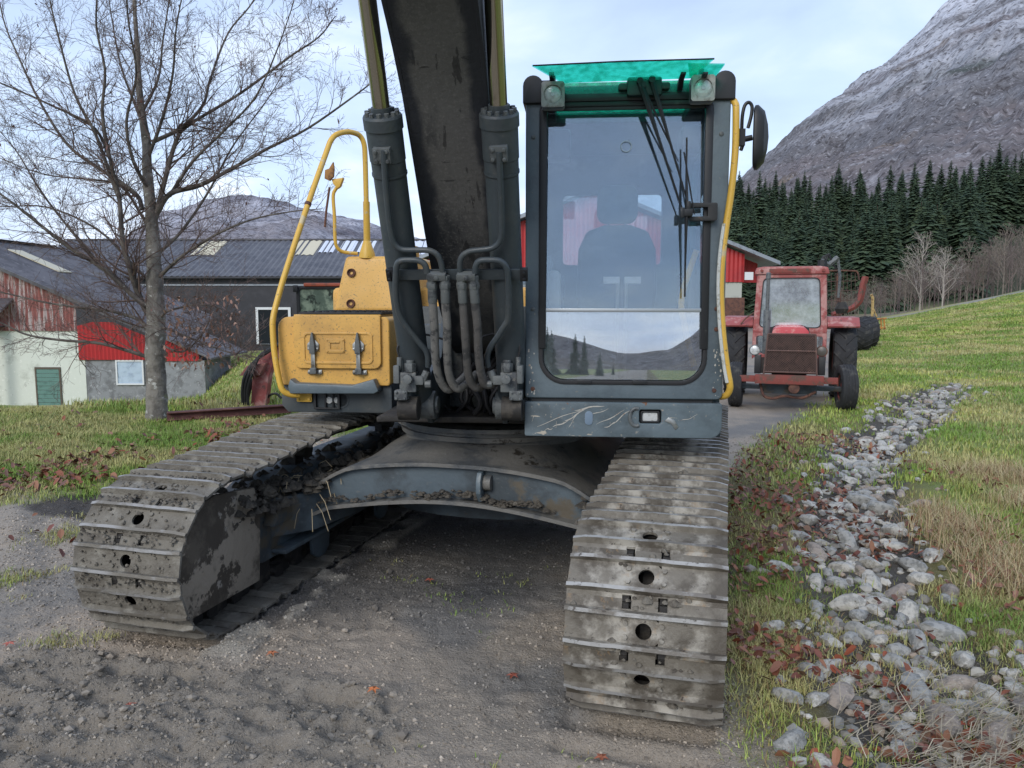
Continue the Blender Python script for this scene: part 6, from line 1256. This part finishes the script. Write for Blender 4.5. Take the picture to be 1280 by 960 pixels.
# -- red barn behind the cab
Yr = 40.0; rb = thing('red_barn', 'red corrugated barn with pale lower wall and grey roof edge behind the cab', 'barn', (4, Yr, 0))
ztop = lambda x: 7.30 - abs(x - 4.12) * .398
mb = MB(); corr_poly(mb, -4.7, 11.9, Yr - .05, lambda x: ztop(x) - .12, 2.66, .22, .04); bpart(mb, 'gable_cladding', B_['red'], rb)
mb = MB(); corr_poly(mb, 11.9, 13.0, Yr + 1.1, lambda x: ztop(x) - .12, 2.66, .22, .04); mb.bx(11.9, 11.96, Yr - .04, Yr + 1.1, 2.66, 4.1); bpart(mb, 'side_cladding', B_['red'], rb)
mb = MB(); mb.bx(-4.6, 11.88, Yr, Yr + .3, -.5, 2.66); mb.bx(-4.6, 11.88, Yr + .31, Yr + 16, -.5, 3.6); bpart(mb, 'lower_wall', mat('pale_render', (.42, .43, .38), [((.30, .31, .27), 1.5, .5, .65)], rough=.9), rb)
for s in (-1, 1):
    mb = MB(); xe = 4.12 + s * 9.5; mb.prism([(4.12, 7.30), (xe, 7.30 - 9.5 * .398), (xe, 7.48 - 9.5 * .398), (4.12, 7.52)], Yr - .6, Yr + 17, 'y'); bpart(mb, 'roof_slope', B_['metal'], rb)
q = at(936, 345, Yr - .1); mb = MB(); mb.bx(q.x - .22, q.x + .22, Yr - .14, Yr - .10, q.z - .2, q.z + .2); bpart(mb, 'small_sign', B_['wframe'], rb)
mb = MB(); mb.bx(at(905, 370, Yr - 2).x, at(931, 370, Yr - 2).x, Yr - 2, Yr - 1.9, at(905, 392, Yr - 2).z - 1, at(905, 372, Yr - 2).z)
setp(link('rusty_sheet', mb.mesh('rusty_sheet', M['rust'], bevel=.01)), 'rusty brown steel sheet leaning by the red barn', 'steel sheet')

# ============================================================ THE BEECH
YT = 10.9; tb = at(197, 524, YT)
be = thing('beech_tree', 'big leafless beech with grey spotted trunk and a few withered leaves', 'tree', (tb.x, YT, float(height(tb.x, YT))))
beech_m = mat('beech_bark', (.205, .19, .165), [((.11, .10, .088), 5, .42, .6, (1, 1, .6)), ((.42, .42, .39), 7, .58, .66, (1, 1, 1.8)), ((.16, .17, .09), 3.2, .60, .72), ((.05, .045, .04), 16, .62, .72, (1, 1, 2.5))], rough=.9, bump=[(9, .5, .04, 'cell'), (40, .5, .02)])
twig_m = mat('beech_twigs', (.11, .072, .060), [((.16, .125, .11), 6, .5, .68)], rough=.85)
limb_m = mat('beech_limbs', (.115, .10, .085), [((.055, .045, .04), 5, .42, .6), ((.22, .21, .19), 9, .58, .68)], rough=.9, bump=[(18, .4, .02)])
org = Vector(be.location)
def TPp(px, py, dy=0): return at(px, py, YT + dy) - org
tr = [(197, 545, .215), (197, 524, .185), (196, 500, .160), (195, 470, .150), (194, 440, .155), (195, 415, .150), (195, 380, .135), (193, 340, .118), (191, 300, .105), (188, 255, .088), (184, 215, .075), (183, 180, .066), (179, 150, .055), (174, 110, .045), (172, 60, .036), (168, 0, .028), (172, -70, .020), (168, -150, .012)]
mb = MB(); P_ = smooth_path([TPp(a, b) for a, b, c in tr], 4); rs = [.88 * float(np.interp(i / 4, range(len(tr)), [c for _, _, c in tr])) * (1 + .05 * math.sin(i * 1.7)) for i in range(len(P_))]; mb.tube(P_, rs, 18)
me = mb.mesh('trunk', beech_m)
for v in me.vertices: v.co += v.normal * .012 * mn.noise(v.co * 5)
link('trunk', me, be)
LM = [([(196, 266), (212, 245), (252, 230), (295, 209), (338, 187), (388, 162), (446, 119), (470, 100)], .050, -.25), ([(190, 178), (223, 158), (252, 133), (266, 97), (288, 40), (316, 0), (340, -60)], .036, .35), ([(194, 273), (207, 216), (223, 173), (237, 155), (298, 119), (360, 72), (396, 47), (420, 20)], .046, .3),
      ([(190, 400), (175, 372), (163, 340), (156, 300), (151, 250), (140, 212), (129, 144), (133, 86), (120, 30), (125, -40)], .060, -.5), ([(150, 250), (140, 215), (120, 170), (95, 120), (75, 60), (65, 0), (50, -70)], .036, -.2), ([(190, 385), (175, 378), (131, 337), (87, 307), (37, 268), (6, 243), (-60, 205)], .056, -.4),
      ([(190, 425), (178, 405), (156, 393), (125, 388), (62, 377), (0, 365), (-70, 355)], .040, .25), ([(188, 448), (170, 440), (125, 432), (75, 428), (30, 415), (-10, 400), (-80, 395)], .038, -.3), ([(178, 262), (169, 244), (122, 212), (83, 183), (47, 126), (22, 72), (5, 20), (-10, -50)], .040, .5),
      ([(140, 205), (119, 162), (65, 133), (0, 104), (-60, 80)], .028, -.3), ([(195, 350), (215, 330), (231, 318), (272, 290), (316, 276), (360, 266), (400, 262)], .032, -.6), ([(200, 398), (212, 388), (250, 380), (281, 390), (312, 415)], .022, -.5), ([(200, 408), (225, 415), (255, 430), (290, 440), (318, 452)], .020, -.8), ([(200, 430), (228, 440), (250, 420), (262, 400)], .018, -.7),
      ([(182, 165), (168, 130), (150, 90), (140, 40), (130, -30)], .030, .6), ([(184, 200), (200, 150), (215, 90), (222, 30), (235, -50)], .032, -.5), ([(192, 300), (180, 270), (150, 235), (110, 225), (50, 215), (-20, 190)], .032, .7), ([(194, 320), (225, 290), (262, 240), (290, 180), (330, 130), (355, 90)], .030, .8), ([(188, 240), (170, 200), (160, 150), (168, 90), (158, 20), (160, -60)], .034, -.8), ([(196, 360), (170, 330), (120, 285), (60, 260), (0, 258), (-60, 250)], .028, .9),
      ([(178, 140), (195, 100), (205, 50), (210, -10), (215, -70)], .024, .2), ([(212, 245), (240, 200), (280, 165), (320, 120), (350, 60), (370, 0)], .030, -.6), ([(130, 337), (90, 290), (50, 240), (20, 190), (-10, 150)], .026, .3)]
rr = random.Random(42); LB = MB(); TW = MB(); ENDS = []
for pts, r0, sl in LM:
    dl = 0; Q = []
    for k, (a, b) in enumerate(pts):
        Q.append(TPp(a + (rr.uniform(-3, 3) if k else 0), b + (rr.uniform(-3, 3) if k else 0), sl * 1.6 * (k / (len(pts) - 1)) ** 1.1 + (rr.uniform(-.06, .06) if k else 0)))
    S = smooth_path(Q, 5); n = len(S); rad = [r0 * .80 * (1 - .88 * (i / (n - 1)) ** .8) + .0025 for i in range(n)]; LB.tube(S, rad, 9, cap=False)
    Lt = sum((S[i + 1] - S[i]).length for i in range(n - 1)); kids = int(Lt * 8) + 4
    for k in range(kids):
        t = .10 + .9 * (k + rr.random()) / kids; i = min(n - 2, int(t * (n - 1))); d = (S[i + 1] - S[i]).normalized(); a = Vector((rr.gauss(0, 1), rr.gauss(0, 1), rr.gauss(0, .7) + .2)); a = (a - d * a.dot(d)).normalized(); an = R(rr.uniform(25, 65)); nd = d * math.cos(an) + a * math.sin(an)
        L_ = (.42 + .5 * (1 - t)) * rr.uniform(.55, 1.5); limb(TW, S[i], nd, L_, max(.005, rad[i] * .42), 2, rr, 5, .17, .03, 4, 6, .54, .0018, (22, 55)); ENDS.append((S[i], nd, L_))
link('crown', LB.mesh('crown', limb_m, fix=False), be)
tw = link('twigs', TW.mesh('twigs', twig_m, fix=False, ang=80), be); setp(tw, kind='stuff')
# withered leaves still hanging low on the right, a few elsewhere
n = 520; lx, ly, lz = [], [], []
for i in range(n):
    if i < 330: q = TPp(rr.uniform(205, 300), rr.uniform(372, 462), rr.uniform(-1.3, -.1))
    else: s_, nd, L_ = rr.choice(ENDS); q = s_ + nd * L_ * rr.uniform(.5, 1.1) + Vector((rr.uniform(-.1, .1), rr.uniform(-.1, .1), rr.uniform(-.1, .1)))
    q = q + org; lx.append(q.x); ly.append(q.y); lz.append(q.z)
cl = C_([[.30, .19, .14], [.24, .13, .095], [.20, .11, .08]])[nrg.integers(0, 3, n)]
for i in range(330, n): cl[i] = (.13, .06, .05)
lf = leaf_batch('withered_leaves', None, C_(lx), C_(ly), np.where(np.arange(n) < 330, nrg.uniform(.03, .052, n), nrg.uniform(.022, .036, n)), cl, 0, C_(lz), 1.2); lf.parent = be; lf.location = tuple(-org)

# ============================================================ TRACTOR (own frame: front is -y)
def wheel(parent, c, Rw, w_, lugs, rimm, steer=0, name='wheel', ax_rot=0):
    wh = bpy.data.objects.new(name, None); COL.objects.link(wh); wh.parent = parent; wh.location = c; wh.rotation_euler = (0, 0, steer)
    mb = MB(); ri = Rw * .56; prof = [(-w_ * .36, ri), (-w_ * .48, ri * 1.12), (-w_ * .5, Rw * .80), (-w_ * .44, Rw * .93), (-w_ * .30, Rw * .975), (0, Rw * .985), (w_ * .30, Rw * .975), (w_ * .44, Rw * .93), (w_ * .5, Rw * .80), (w_ * .48, ri * 1.12), (w_ * .36, ri)]
    mb.revolve((0, 0, 0), (1, 0, 0), prof, 40, closed=True)
    if lugs:
        for k in range(lugs):
            for s in (-1, 1):
                a = 2 * math.pi * (k + (.5 if s > 0 else 0)) / lugs; P = []
                for t in np.linspace(0, 1, 5):
                    x = s * w_ * (.02 + .46 * t); aa = a + (.30 * t) ; rr_ = Rw * (.995 - .05 * t * t); P.append((x, rr_, aa))
                vs = []
                for (x, r_, aa) in P:
                    for (da, dr) in ((-.045, -.05), (-.032, .0), (.032, .0), (.045, -.05)):
                        q = aa + da * .75; rad = r_ + dr * Rw + .02 * Rw; vs.append((x, rad * math.sin(q), rad * math.cos(q)))
                mb.add(vs, [(i * 4 + j, i * 4 + j + 1, (i + 1) * 4 + j + 1, (i + 1) * 4 + j) for i in range(4) for j in range(3)] + [(0, 1, 2, 3), (19, 18, 17, 16)])
    else:
        for g in (-.25, -.08, .08, .25): mb.revolve((g * w_, 0, 0), (1, 0, 0), [(-.03 * w_, Rw * .97), (-.025 * w_, Rw * 1.005), (.025 * w_, Rw * 1.005), (.03 * w_, Rw * .97)], 40)
    mb.build('tyre', M['tyre'], wh, ang=40)
    mb = MB(); mb.revolve((0, 0, 0), (1, 0, 0), [(-w_ * .30, .02), (-w_ * .30, ri * .35), (-w_ * .1, ri * .6), (-w_ * .1, ri * .9), (-w_ * .37, ri * .97), (-w_ * .37, ri * 1.02), (w_ * .37, ri * 1.02), (w_ * .37, ri * .97), (w_ * .1, ri * .9), (w_ * .1, ri * .6), (w_ * .30, ri * .35), (w_ * .30, .02)], 32); mb.build('rim', rimm, wh)
    return wh
YTt = 12.3; tq = at(992, 505, YTt)
TR = thing('tractor', 'old faded red farm tractor with mesh guarded nose parked on the drive', 'tractor', (tq.x - .10, YTt, 0), R(-19))
tz = lambda py, Y=YTt: at(992, py, Y).z
def tp(mb, name, m, parent=TR, **k): return mb.build(name, m, parent, **k)
# cab
cw0, cw1, zt, zb = .62, .56, 2.28, 1.20
yc = .95                                                   # front plane of the cab
mb = MB(); mb.prism([(-.60, zt - .13), (.60, zt - .13), (.57, zt - .02), (.45, zt), (-.45, zt), (-.57, zt - .02)], yc - .10, yc + 1.35, 'y'); tp(mb, 'roof', M['red_old'], bevel=.02)
mb = MB(); mb.bx(-.36, .30, yc - .112, yc - .10, zt - .11, zt - .04); tp(mb, 'roof_front_panel', M['red_dk'], bevel=.004)
for x in (-.48, .5):
    mb = MB(); mb.cyl((x, yc - .11, zt - .07), (x, yc - .13, zt - .07), .025, 12); tp(mb, 'roof_vent', M['red_dk'])
ou = [(-.585, .60), (.585, .60), (.60, 1.20), (.545, zt - .13), (-.545, zt - .13), (-.60, 1.20)]
def ring6(pts, s): return pts
def resample(poly, n):
    P = np.array(poly + [poly[0]]); L = np.concatenate([[0], np.cumsum(np.linalg.norm(np.diff(P, axis=0), axis=1))]); return [(float(np.interp(t, L, P[:, 0])), float(np.interp(t, L, P[:, 1]))) for t in np.linspace(0, L[-1], n, endpoint=False)]
mb = MB(); o_ = [(-.60, 1.16), (.60, 1.16), (.55, zt - .13), (-.55, zt - .13)]; i_ = [(-.50, 1.24), (.50, 1.24), (.455, zt - .19), (-.455, zt - .19)]
def rquad(q, r, n=5):
    out = []
    for k in range(4):
        p, a, b = Vector(q[k]), Vector(q[k - 1]), Vector(q[(k + 1) % 4]); u = (a - p).normalized() * r; v_ = (b - p).normalized() * r
        for j in range(n + 1): t = j / n; out.append(tuple((p + u) * (1 - t) ** 2 + p * 2 * t * (1 - t) + (p + v_) * t * t))
    return out
mb.ring(rquad(o_, .03), rquad(i_, .09), yc - .06, yc, 'y'); tp(mb, 'windscreen_frame', M['red_old'], bevel=.006)
mb = MB(); mb.ring(rquad(i_, .09), rquad([(-.485, 1.255), (.485, 1.255), (.44, zt - .205), (-.44, zt - .205)], .08), yc - .066, yc - .02, 'y'); tp(mb, 'screen_rubber', M['rubber'])
mb = MB(); pts = rquad([(-.49, 1.25), (.49, 1.25), (.445, zt - .20), (-.445, zt - .20)], .08); mb.prism(pts, yc - .045, yc - .04, 'y'); tp(mb, 'windscreen', glass('tractor_screen', (.35, .40, .42), .50, .05, .30, (.58, .66, .70)))  # pale reflection on the screen put into its diffuse film colour
for s in (-1, 1):
    mb = MB(); o2 = [(s * .30, .72), (s * .585, .72), (s * .60, 1.16), (s * .33, 1.16)]; i2 = [(s * .36, .80), (s * .53, .80), (s * .54, 1.10), (s * .38, 1.10)]; mb.ring(rquad(o2, .03), rquad(i2, .05), yc - .05, yc, 'y'); tp(mb, 'lower_window_frame', M['red_old'], bevel=.005)
    mb = MB(); mb.prism(rquad(i2, .05), yc - .03, yc - .025, 'y'); tp(mb, 'lower_window', M['glass'])
    mb = MB(); mb.bx(s * .545, s * .59, yc, yc + 1.3, .75, zt - .13); tp(mb, 'cab_pillar', M['red_old'], bevel=.01) if False else None
    mb = MB(); mb.tube([(s * .57, yc + 1.28, .8), (s * .54, yc + 1.26, zt - .13)], .035, 6); mb.tube([(s * .585, yc + .55, .8), (s * .55, yc + .55, zt - .13)], .025, 6); tp(mb, 'rear_pillar', M['red_old'])
    mb = MB(); mb.prism([(yc - .02, .70), (yc + 1.25, .70), (yc + 1.25, 1.20), (yc + .1, 1.22), (yc - .02, 1.1)], s * .58, s * .60, 'x'); tp(mb, 'door_panel', M['red_old'], bevel=.004)
    mb = MB(); mb.prism([(yc - .1, 1.28), (yc + .1, 1.42), (yc + 1.2, 1.42), (yc + 1.5, 1.2), (yc + 1.5, 1.17), (yc + 1.18, 1.385), (yc + .12, 1.385), (yc - .08, 1.25)], s * .60, s * 1.10, 'x'); tp(mb, 'mudguard', M['red_old'], bevel=.004)
# bonnet: rounded top over the engine
prof = [(-.30, .62), (-.30, 1.20), (-.285, 1.255), (-.24, 1.295), (-.15, 1.315), (.15, 1.315), (.24, 1.295), (.285, 1.255), (.30, 1.20), (.30, .62)]
mb = MB(); mb.prism([(a * .92, b - .02) for a, b in prof], -.35, yc - .05, 'y'); tp(mb, 'bonnet', mat('bright_red_bonnet', (.50, .05, .065), [((.55, .20, .18), 6, .52, .64), ((.2, .04, .04), 9, .60, .68)], rough=.5), bevel=.01)
mb = MB(); mb.prism([(-.33, 1.10), (-.31, 1.245), (-.2, 1.29), (.2, 1.29), (.31, 1.245), (.33, 1.10)], yc - .08, yc - .07, 'y'); tp(mb, 'scuttle', M['black'])
mb = MB(); mb.bx(-.26, .26, -.34, yc, .42, .95); tp(mb, 'engine', M['chain'], bevel=.03)
# radiator guard: frame and expanded mesh, real wires
gx0, gx1, gz0, gz1 = -.345, .375, .56, 1.19; GY_ = -.50
mb = MB()
for (a, b) in (((-.33, GY_, gz1), (.36, GY_, gz1)), ((-.345, GY_, .93), (.375, GY_, .93)), ((-.375, GY_, .60), (.40, GY_, .60)), ((-.33, GY_, gz1), (-.375, GY_, .56)), ((.36, GY_, gz1), (.40, GY_, .56))): mb.tube([a, b], .014, 6)
tp(mb, 'guard_frame', M['mesh_guard'])
mb = MB(); n = 24
for band, (z0, z1, x0, x1) in enumerate(((.94, 1.18, -.335, .365), (.61, .925, -.36, .385))):
    h_ = z1 - z0; st = .036
    k = x0 - h_
    while k < x1:
        for s in (1, -1):
            a0, b0 = (k, z0), (k + h_, z1)
            if s < 0: a0, b0 = (k + h_, z0), (k, z1)
            (xa, za), (xb, zb_) = a0, b0
            # clip to the band
            def clip(xa, za, xb, zb_):
                if xa == xb: return None
                for lim, lo in ((x0, True), (x1, False)):
                    ia, ib = (xa < lim) if lo else (xa > lim), (xb < lim) if lo else (xb > lim)
                    if ia and ib: return None
                    if ia or ib:
                        t = (lim - xa) / (xb - xa); zc_ = za + (zb_ - za) * t
                        if ia: xa, za = lim, zc_
                        else: xb, zb_ = lim, zc_
                return xa, za, xb, zb_
            c = clip(xa, za, xb, zb_)
            if c: mb.tube([(c[0], GY_ + .002 * s, c[1]), (c[2], GY_ + .002 * s, c[3])], .0035, 3, cap=False)
        k += st
setp(tp(mb, 'wire_mesh', M['mesh_guard']), kind='stuff')
mb = MB(); mb.bx(-.34, .37, GY_ + .04, -.34, .58, 1.17); tp(mb, 'radiator', mat('dirty_radiator', (.075, .05, .042), [((.035, .025, .022), 9, .45, .6)], rough=.9), bevel=.01)
mb = MB(); mb.bx(-.50, .50, GY_ - .10, GY_ + .02, .42, .56); mb.bx(-.80, -.50, GY_ - .05, GY_ + .0, .44, .54); mb.bx(.50, .70, GY_ - .05, GY_ + .0, .44, .54); tp(mb, 'bumper', M['red_dk'], bevel=.008)
mb = MB(); mb.bx(-.42, .42, -.30, -.12, .24, .42); mb.bx(-.82, .82, -.28, -.18, .30, .38); tp(mb, 'front_axle', M['frame'], bevel=.02)
mb = MB(); mb.revolve((.08, GY_ - .02, .36), (0, -1, 0), [(0, .09), (.05, .08), (.06, .04)], 14); mb.tube(smooth_path([(-.42, -.4, .40), (-.36, -.46, .22), (-.22, -.46, .18), (-.05, -.42, .22), (.2, -.42, .2), (.4, -.4, .3)], 5), .022, 8); tp(mb, 'pump_and_hose', M['rust'])
for s in (-1, 1):
    mb = MB(); mb.bx(s * .47 - .05, s * .47 + .05, -.42, -.25, .56, .85); tp(mb, 'lamp_bracket', M['black'], bevel=.01)
    mb = MB(); mb.revolve((s * .49 - .03, -.40, .93), (0, -1, 0), [(-.06, .04), (0, .085), (.03, .085), (.035, .075)], 20); l_ = tp(mb, 'headlight', M['rust'] if s > 0 else M['greyfit']); mb = MB(); mb.revolve((s * .49 - .03, -.432, .93), (0, -1, 0), [(0, .076), (.012, .05), (.016, .001)], 20); tp(mb, 'headlight_glass', M['lens'] if s < 0 else M['darkl'] if 'darkl' in M else M.setdefault('darkl', mat('blind_lens', (.09, .08, .07), rough=.4)), l_)
mb = MB(); mb.cyl((-.36, -.05, .85), (-.36, -.05, 1.55), .055, 14); tp(mb, 'exhaust_silencer', M['rust'] if False else M['greyfit'], bevel=.005)
mb = MB(); mb.cyl((-.36, -.05, 1.55), (-.36, -.05, 2.06), .028, 12); mb.revolve((-.36, -.05, 2.04), (0, 0, 1), [(0, .028), (.01, .04), (.10, .035), (.11, .02)], 14); tp(mb, 'exhaust_pipe', M['greyfit'])
mb = MB(); mb.bx(-.55, .55, .9, 2.2, .45, .75); tp(mb, 'gearbox', M['chain'], bevel=.02)
fw = .365
wheel(TR, (-.80, -.24, fw), fw, .22, 0, M['red_dk'], R(0)); wheel(TR, (.84, -.24, fw), fw, .24, 0, M['red_dk'], R(8))
wheel(TR, (-.90, 1.55, .70), .70, .38, 19, M['red_dk']); wheel(TR, (.90, 1.55, .70), .70, .38, 19, M['red_dk'])
mb = MB(); mb.tube([(-.58, yc - .02, 1.5), (-.72, yc - .1, 1.4), (-.80, yc - .1, 1.30)], .012, 6); tp(mb, 'step_rail', M['rust'])

# ============================================================ TIMBER TRAILER WITH CRANE, behind the tractor
Yw = 18.5; q = at(1075, 427, 20.5); TL_ = thing('timber_trailer', 'rusty timber trailer with curved red stakes coupled behind the red tractor', 'trailer', (7.7, Yw, .30), R(-14))
def lp(px, py, Y):                                         # photo point at depth Y, in the trailer's own frame
    v = at(px, py, Y) - Vector(TL_.location); return Matrix.Rotation(R(14), 3, 'Z') @ v
def lpart(mb, name, m, parent=TL_, **k): return mb.build(name, m, parent, **k)
for s, X_ in ((0, 0), (1, 0)):
    pass
for Yc, px in ((25.6, 1075), (27.0, 1084)):
    c = lp(px, 410, Yc); g = float(height(at(px, 410, Yc).x, Yc)); rw_ = .54; wheel(TL_, (c.x, c.y, g + rw_ - TL_.location.z), rw_, .55, 17, M['rust'], R(14 - 4))
a, b = lp(1035, 400, 17.5), lp(1062, 402, 28.0); mb = MB(); mb.tube([a, b], .09, 6); lpart(mb, 'chassis_beam', M['red_dk'])
for Ys, dx in ((21.5, 0), (23.5, 6), (25.8, 9)):
    mb = MB(); P_ = [lp(1040 + dx * .4, 393, Ys), lp(1062 + dx * .3, 386, Ys), lp(1072 + dx * .3, 378, Ys), lp(1076 + dx * .3, 366, Ys), lp(1078 + dx * .3, 355, Ys), lp(1081 + dx * .3, 346, Ys)]; mb.tube(smooth_path(P_, 5), .07, 6); lpart(mb, 'stake', M['red_dk'])
mb = MB(); P_ = [lp(1030, 402, 20), lp(1028, 341, 20), lp(1036, 338.5, 20), lp(1066, 338.5, 20), lp(1072, 341, 20), lp(1074, 350, 20)]; mb.tube(smooth_path(P_, 4), .022, 6)
for px in (1047, 1050): mb.tube([lp(px, 341, 20.05), lp(px, 400, 20.05)], .03, 6)
lpart(mb, 'head_gate', M['rust'])
mb = MB()
for py in (352, 364, 376): mb.tube([lp(1030, py, 20.02), lp(1072, py - 1, 20.02)], .008, 5)
for px in range(1034, 1072, 5): mb.tube([lp(px, 341, 20.0), lp(px, 386, 20.0)], .006, 4)
setp(lpart(mb, 'gate_wires', M['mesh_guard']), kind='stuff')
cr = thing('timber_crane', 'folded dark loader crane standing between tractor cab and trailer gate', 'crane', tuple(at(1030, 400, 16.2)))
def cp(px, py, Y=16.2, r=None): return at(px, py, Y) - Vector(cr.location)
mb = MB(); mb.tube([cp(1027, 402), cp(1028, 325)], .10, 8); mb.build('crane_column', M['black'], cr)
mb = MB(); mb.tube([cp(1026, 326), cp(1036, 331), cp(1047, 322)], .06, 6); mb.tube([cp(1047, 322), cp(1050, 345), cp(1048, 372)], .03, 6); mb.build('crane_arm', M['greyfit'], cr)
mb = MB(); mb.revolve(cp(1052, 386), (0, 0, 1), [(-.10, .10), (0, .14), (.14, .08)], 12); mb.build('grapple_rotator', M['chain'], cr)
mb = MB()
for k in range(4): mb.tube(smooth_path([cp(1022 + k * 3, 335), cp(1030 + k * 2, 320 - k), cp(1040, 324 + k * 2), cp(1044 + k, 336)], 5), .014, 6)
mb.build('crane_hoses', M['rubber'], cr)
# small yellow implement at the end
yl = thing('yellow_implement', 'small yellow farm implement standing at the end of the trailer', 'implement', tuple(at(1097, 412, 31)))
def yp(px, py, Y=31): return at(px, py, Y) - Vector(yl.location)
ym = mat('rusty_orange_paint', (.45, .20, .04), [((.20, .09, .04), 6, .48, .64)], rough=.8)
mb = MB(); mb.tube([yp(1090, 408), yp(1091, 372), yp(1089, 368)], .06, 6); mb.tube([yp(1091, 384), yp(1096, 396)], .03, 6); mb.build('mast', mat('straw_yellow_mast', (.42, .30, .12), [((.2, .12, .06), 9, .5, .64)], rough=.8), yl)
mb = MB()
for k in range(4): mb.tube([yp(1093 + k * 4, 398), yp(1094 + k * 4, 412)], .03, 6)
mb.tube([yp(1089, 399), yp(1108, 398)], .035, 6); mb.tube([yp(1089, 409), yp(1107, 410)], .03, 6); mb.build('tine_frame', ym, yl)

# ============================================================ LEFT SIDE: beam, old red loader, dark cab
g0, g1 = at(209, 527, 10.6), at(350, 517, 11.2); h0, h1 = float(height(g0.x, g0.y)), float(height(g1.x, g1.y))
bm_ = thing('steel_beam', 'long rusty dark red steel beam lying on the lawn by the beech', 'beam', (g0.x, g0.y, h0 + .04), math.atan2(g1.y - g0.y, g1.x - g0.x))
L_ = math.hypot(g1.x - g0.x, g1.y - g0.y) + .15; mb = MB(); mb.prism([(-.08, 0), (.08, 0), (.08, .014), (.008, .014), (.008, .10), (.08, .10), (.08, .114), (-.08, .114), (-.08, .10), (-.008, .10), (-.008, .014), (-.08, .014)], 0, L_, 'x'); o = mb.build('web_and_flanges', mat('dark_rust', (.085, .032, .028), [((.14, .06, .05), 4, .5, .64)], rough=.85), bm_, bevel=.002); o.rotation_euler = (0, -math.atan2(h1 - h0 + .03, L_), 0)
Yl = 12.2; ld = thing('old_loader', 'old faded red loader arm with black hoses standing behind the toolbox', 'loader', (at(322, 500, Yl).x, Yl, 0))
def ll(px, py, Y=Yl): return at(px, py, Y) - Vector(ld.location)
mb = MB(); mb.prism([tuple((ll(a, b).x, ll(a, b).z)) for a, b in ((316, 508), (334, 508), (338, 470), (344, 452), (362, 440), (362, 428), (340, 434), (326, 446), (318, 470))], -.10, .12, 'y'); mb.build('arm', M['red_old'], ld, bevel=.012)
mb = MB(); mb.prism([tuple((ll(a, b).x, ll(a, b).z)) for a, b in ((305, 468), (330, 468), (338, 452), (314, 456))], -.22, .20, 'y'); mb.build('head_casting', mat('pinkish_rust', (.30, .12, .10), [((.16, .07, .06), 6, .45, .62), ((.40, .22, .2), 14, .58, .68)], rough=.85), ld, bevel=.015)
mb = MB()
for k in range(3): mb.tube(smooth_path([ll(304 + k * 3, 506, Yl - .2), ll(303 + k * 3, 490, Yl - .25), ll(306 + k * 4, 470, Yl - .3), ll(318 + k * 3, 452 - k * 3, Yl - .25), ll(338, 438 - k, Yl - .2), ll(352, 428, Yl - .1)], 5), .025, 7)
mb.build('hoses', M['rubber'], ld)
mb = MB(); mb.tube([ll(306, 508), ll(312, 486), ll(316, 474)], .035, 6); mb.tube(smooth_path([ll(328, 506), ll(336, 495), ll(345, 492), ll(352, 498)], 4), .02, 6); mb.build('stabiliser', M['black'], ld)
Yk = 13.5; cbn = thing('machine_cab', 'dark framed machine cab with orange roof edge peeping out above the toolbox', 'cab', (at(392, 380, Yk).x, Yk, 0))
def kk(px, py, Y=Yk): return at(px, py, Y) - Vector(cbn.location)
a, b = kk(371, 396), kk(420, 358); hgt_ = b.z
mb = MB(); mb.ring(rrect(a.x, b.x + .4, .4, b.z, .05), rrect(a.x + .06, b.x + .34, a.z - .15, b.z - .05, .05), 0, .06, 'y'); mb.build('front_frame', M['black'], cbn, bevel=.01); mb = MB(); mb.ring(rrect(a.x, b.x + .4, .4, b.z, .05), rrect(a.x + .06, b.x + .34, a.z - .15, b.z - .05, .05), 1.0, 1.06, 'y'); mb.build('rear_frame', M['black'], cbn, bevel=.01)
mb = MB(); mb.bx(a.x + .05, b.x + .35, .02, .03, a.z - .16, b.z - .04); mb.build('windscreen', mat('painted_reflection_glass', (.12, .16, .12), [((.30, .36, .26), 3.5, .45, .6), ((.04, .05, .04), 7, .5, .62)], rough=.12), cbn)  # green reflections on the pane painted as light and dark patches
mb = MB(); mb.bx(a.x + .14, b.x + .4, -.04, 1.1, b.z, b.z + .06); mb.build('roof', mat('orange_red_roof', (.45, .10, .05), [((.25, .08, .05), 6, .5, .64)], rough=.6), cbn, bevel=.02)
mb = MB(); mb.bx(a.x + .05, b.x + .4, .07, .99, .1, .9); mb.build('body', M['red_dk'], cbn, bevel=.02)
mb = MB(); mb.bx(a.x - .04, a.x + .04, -.06, 0, b.z - .1, b.z + .02); mb.build('lamp', M['black'], cbn, bevel=.01)
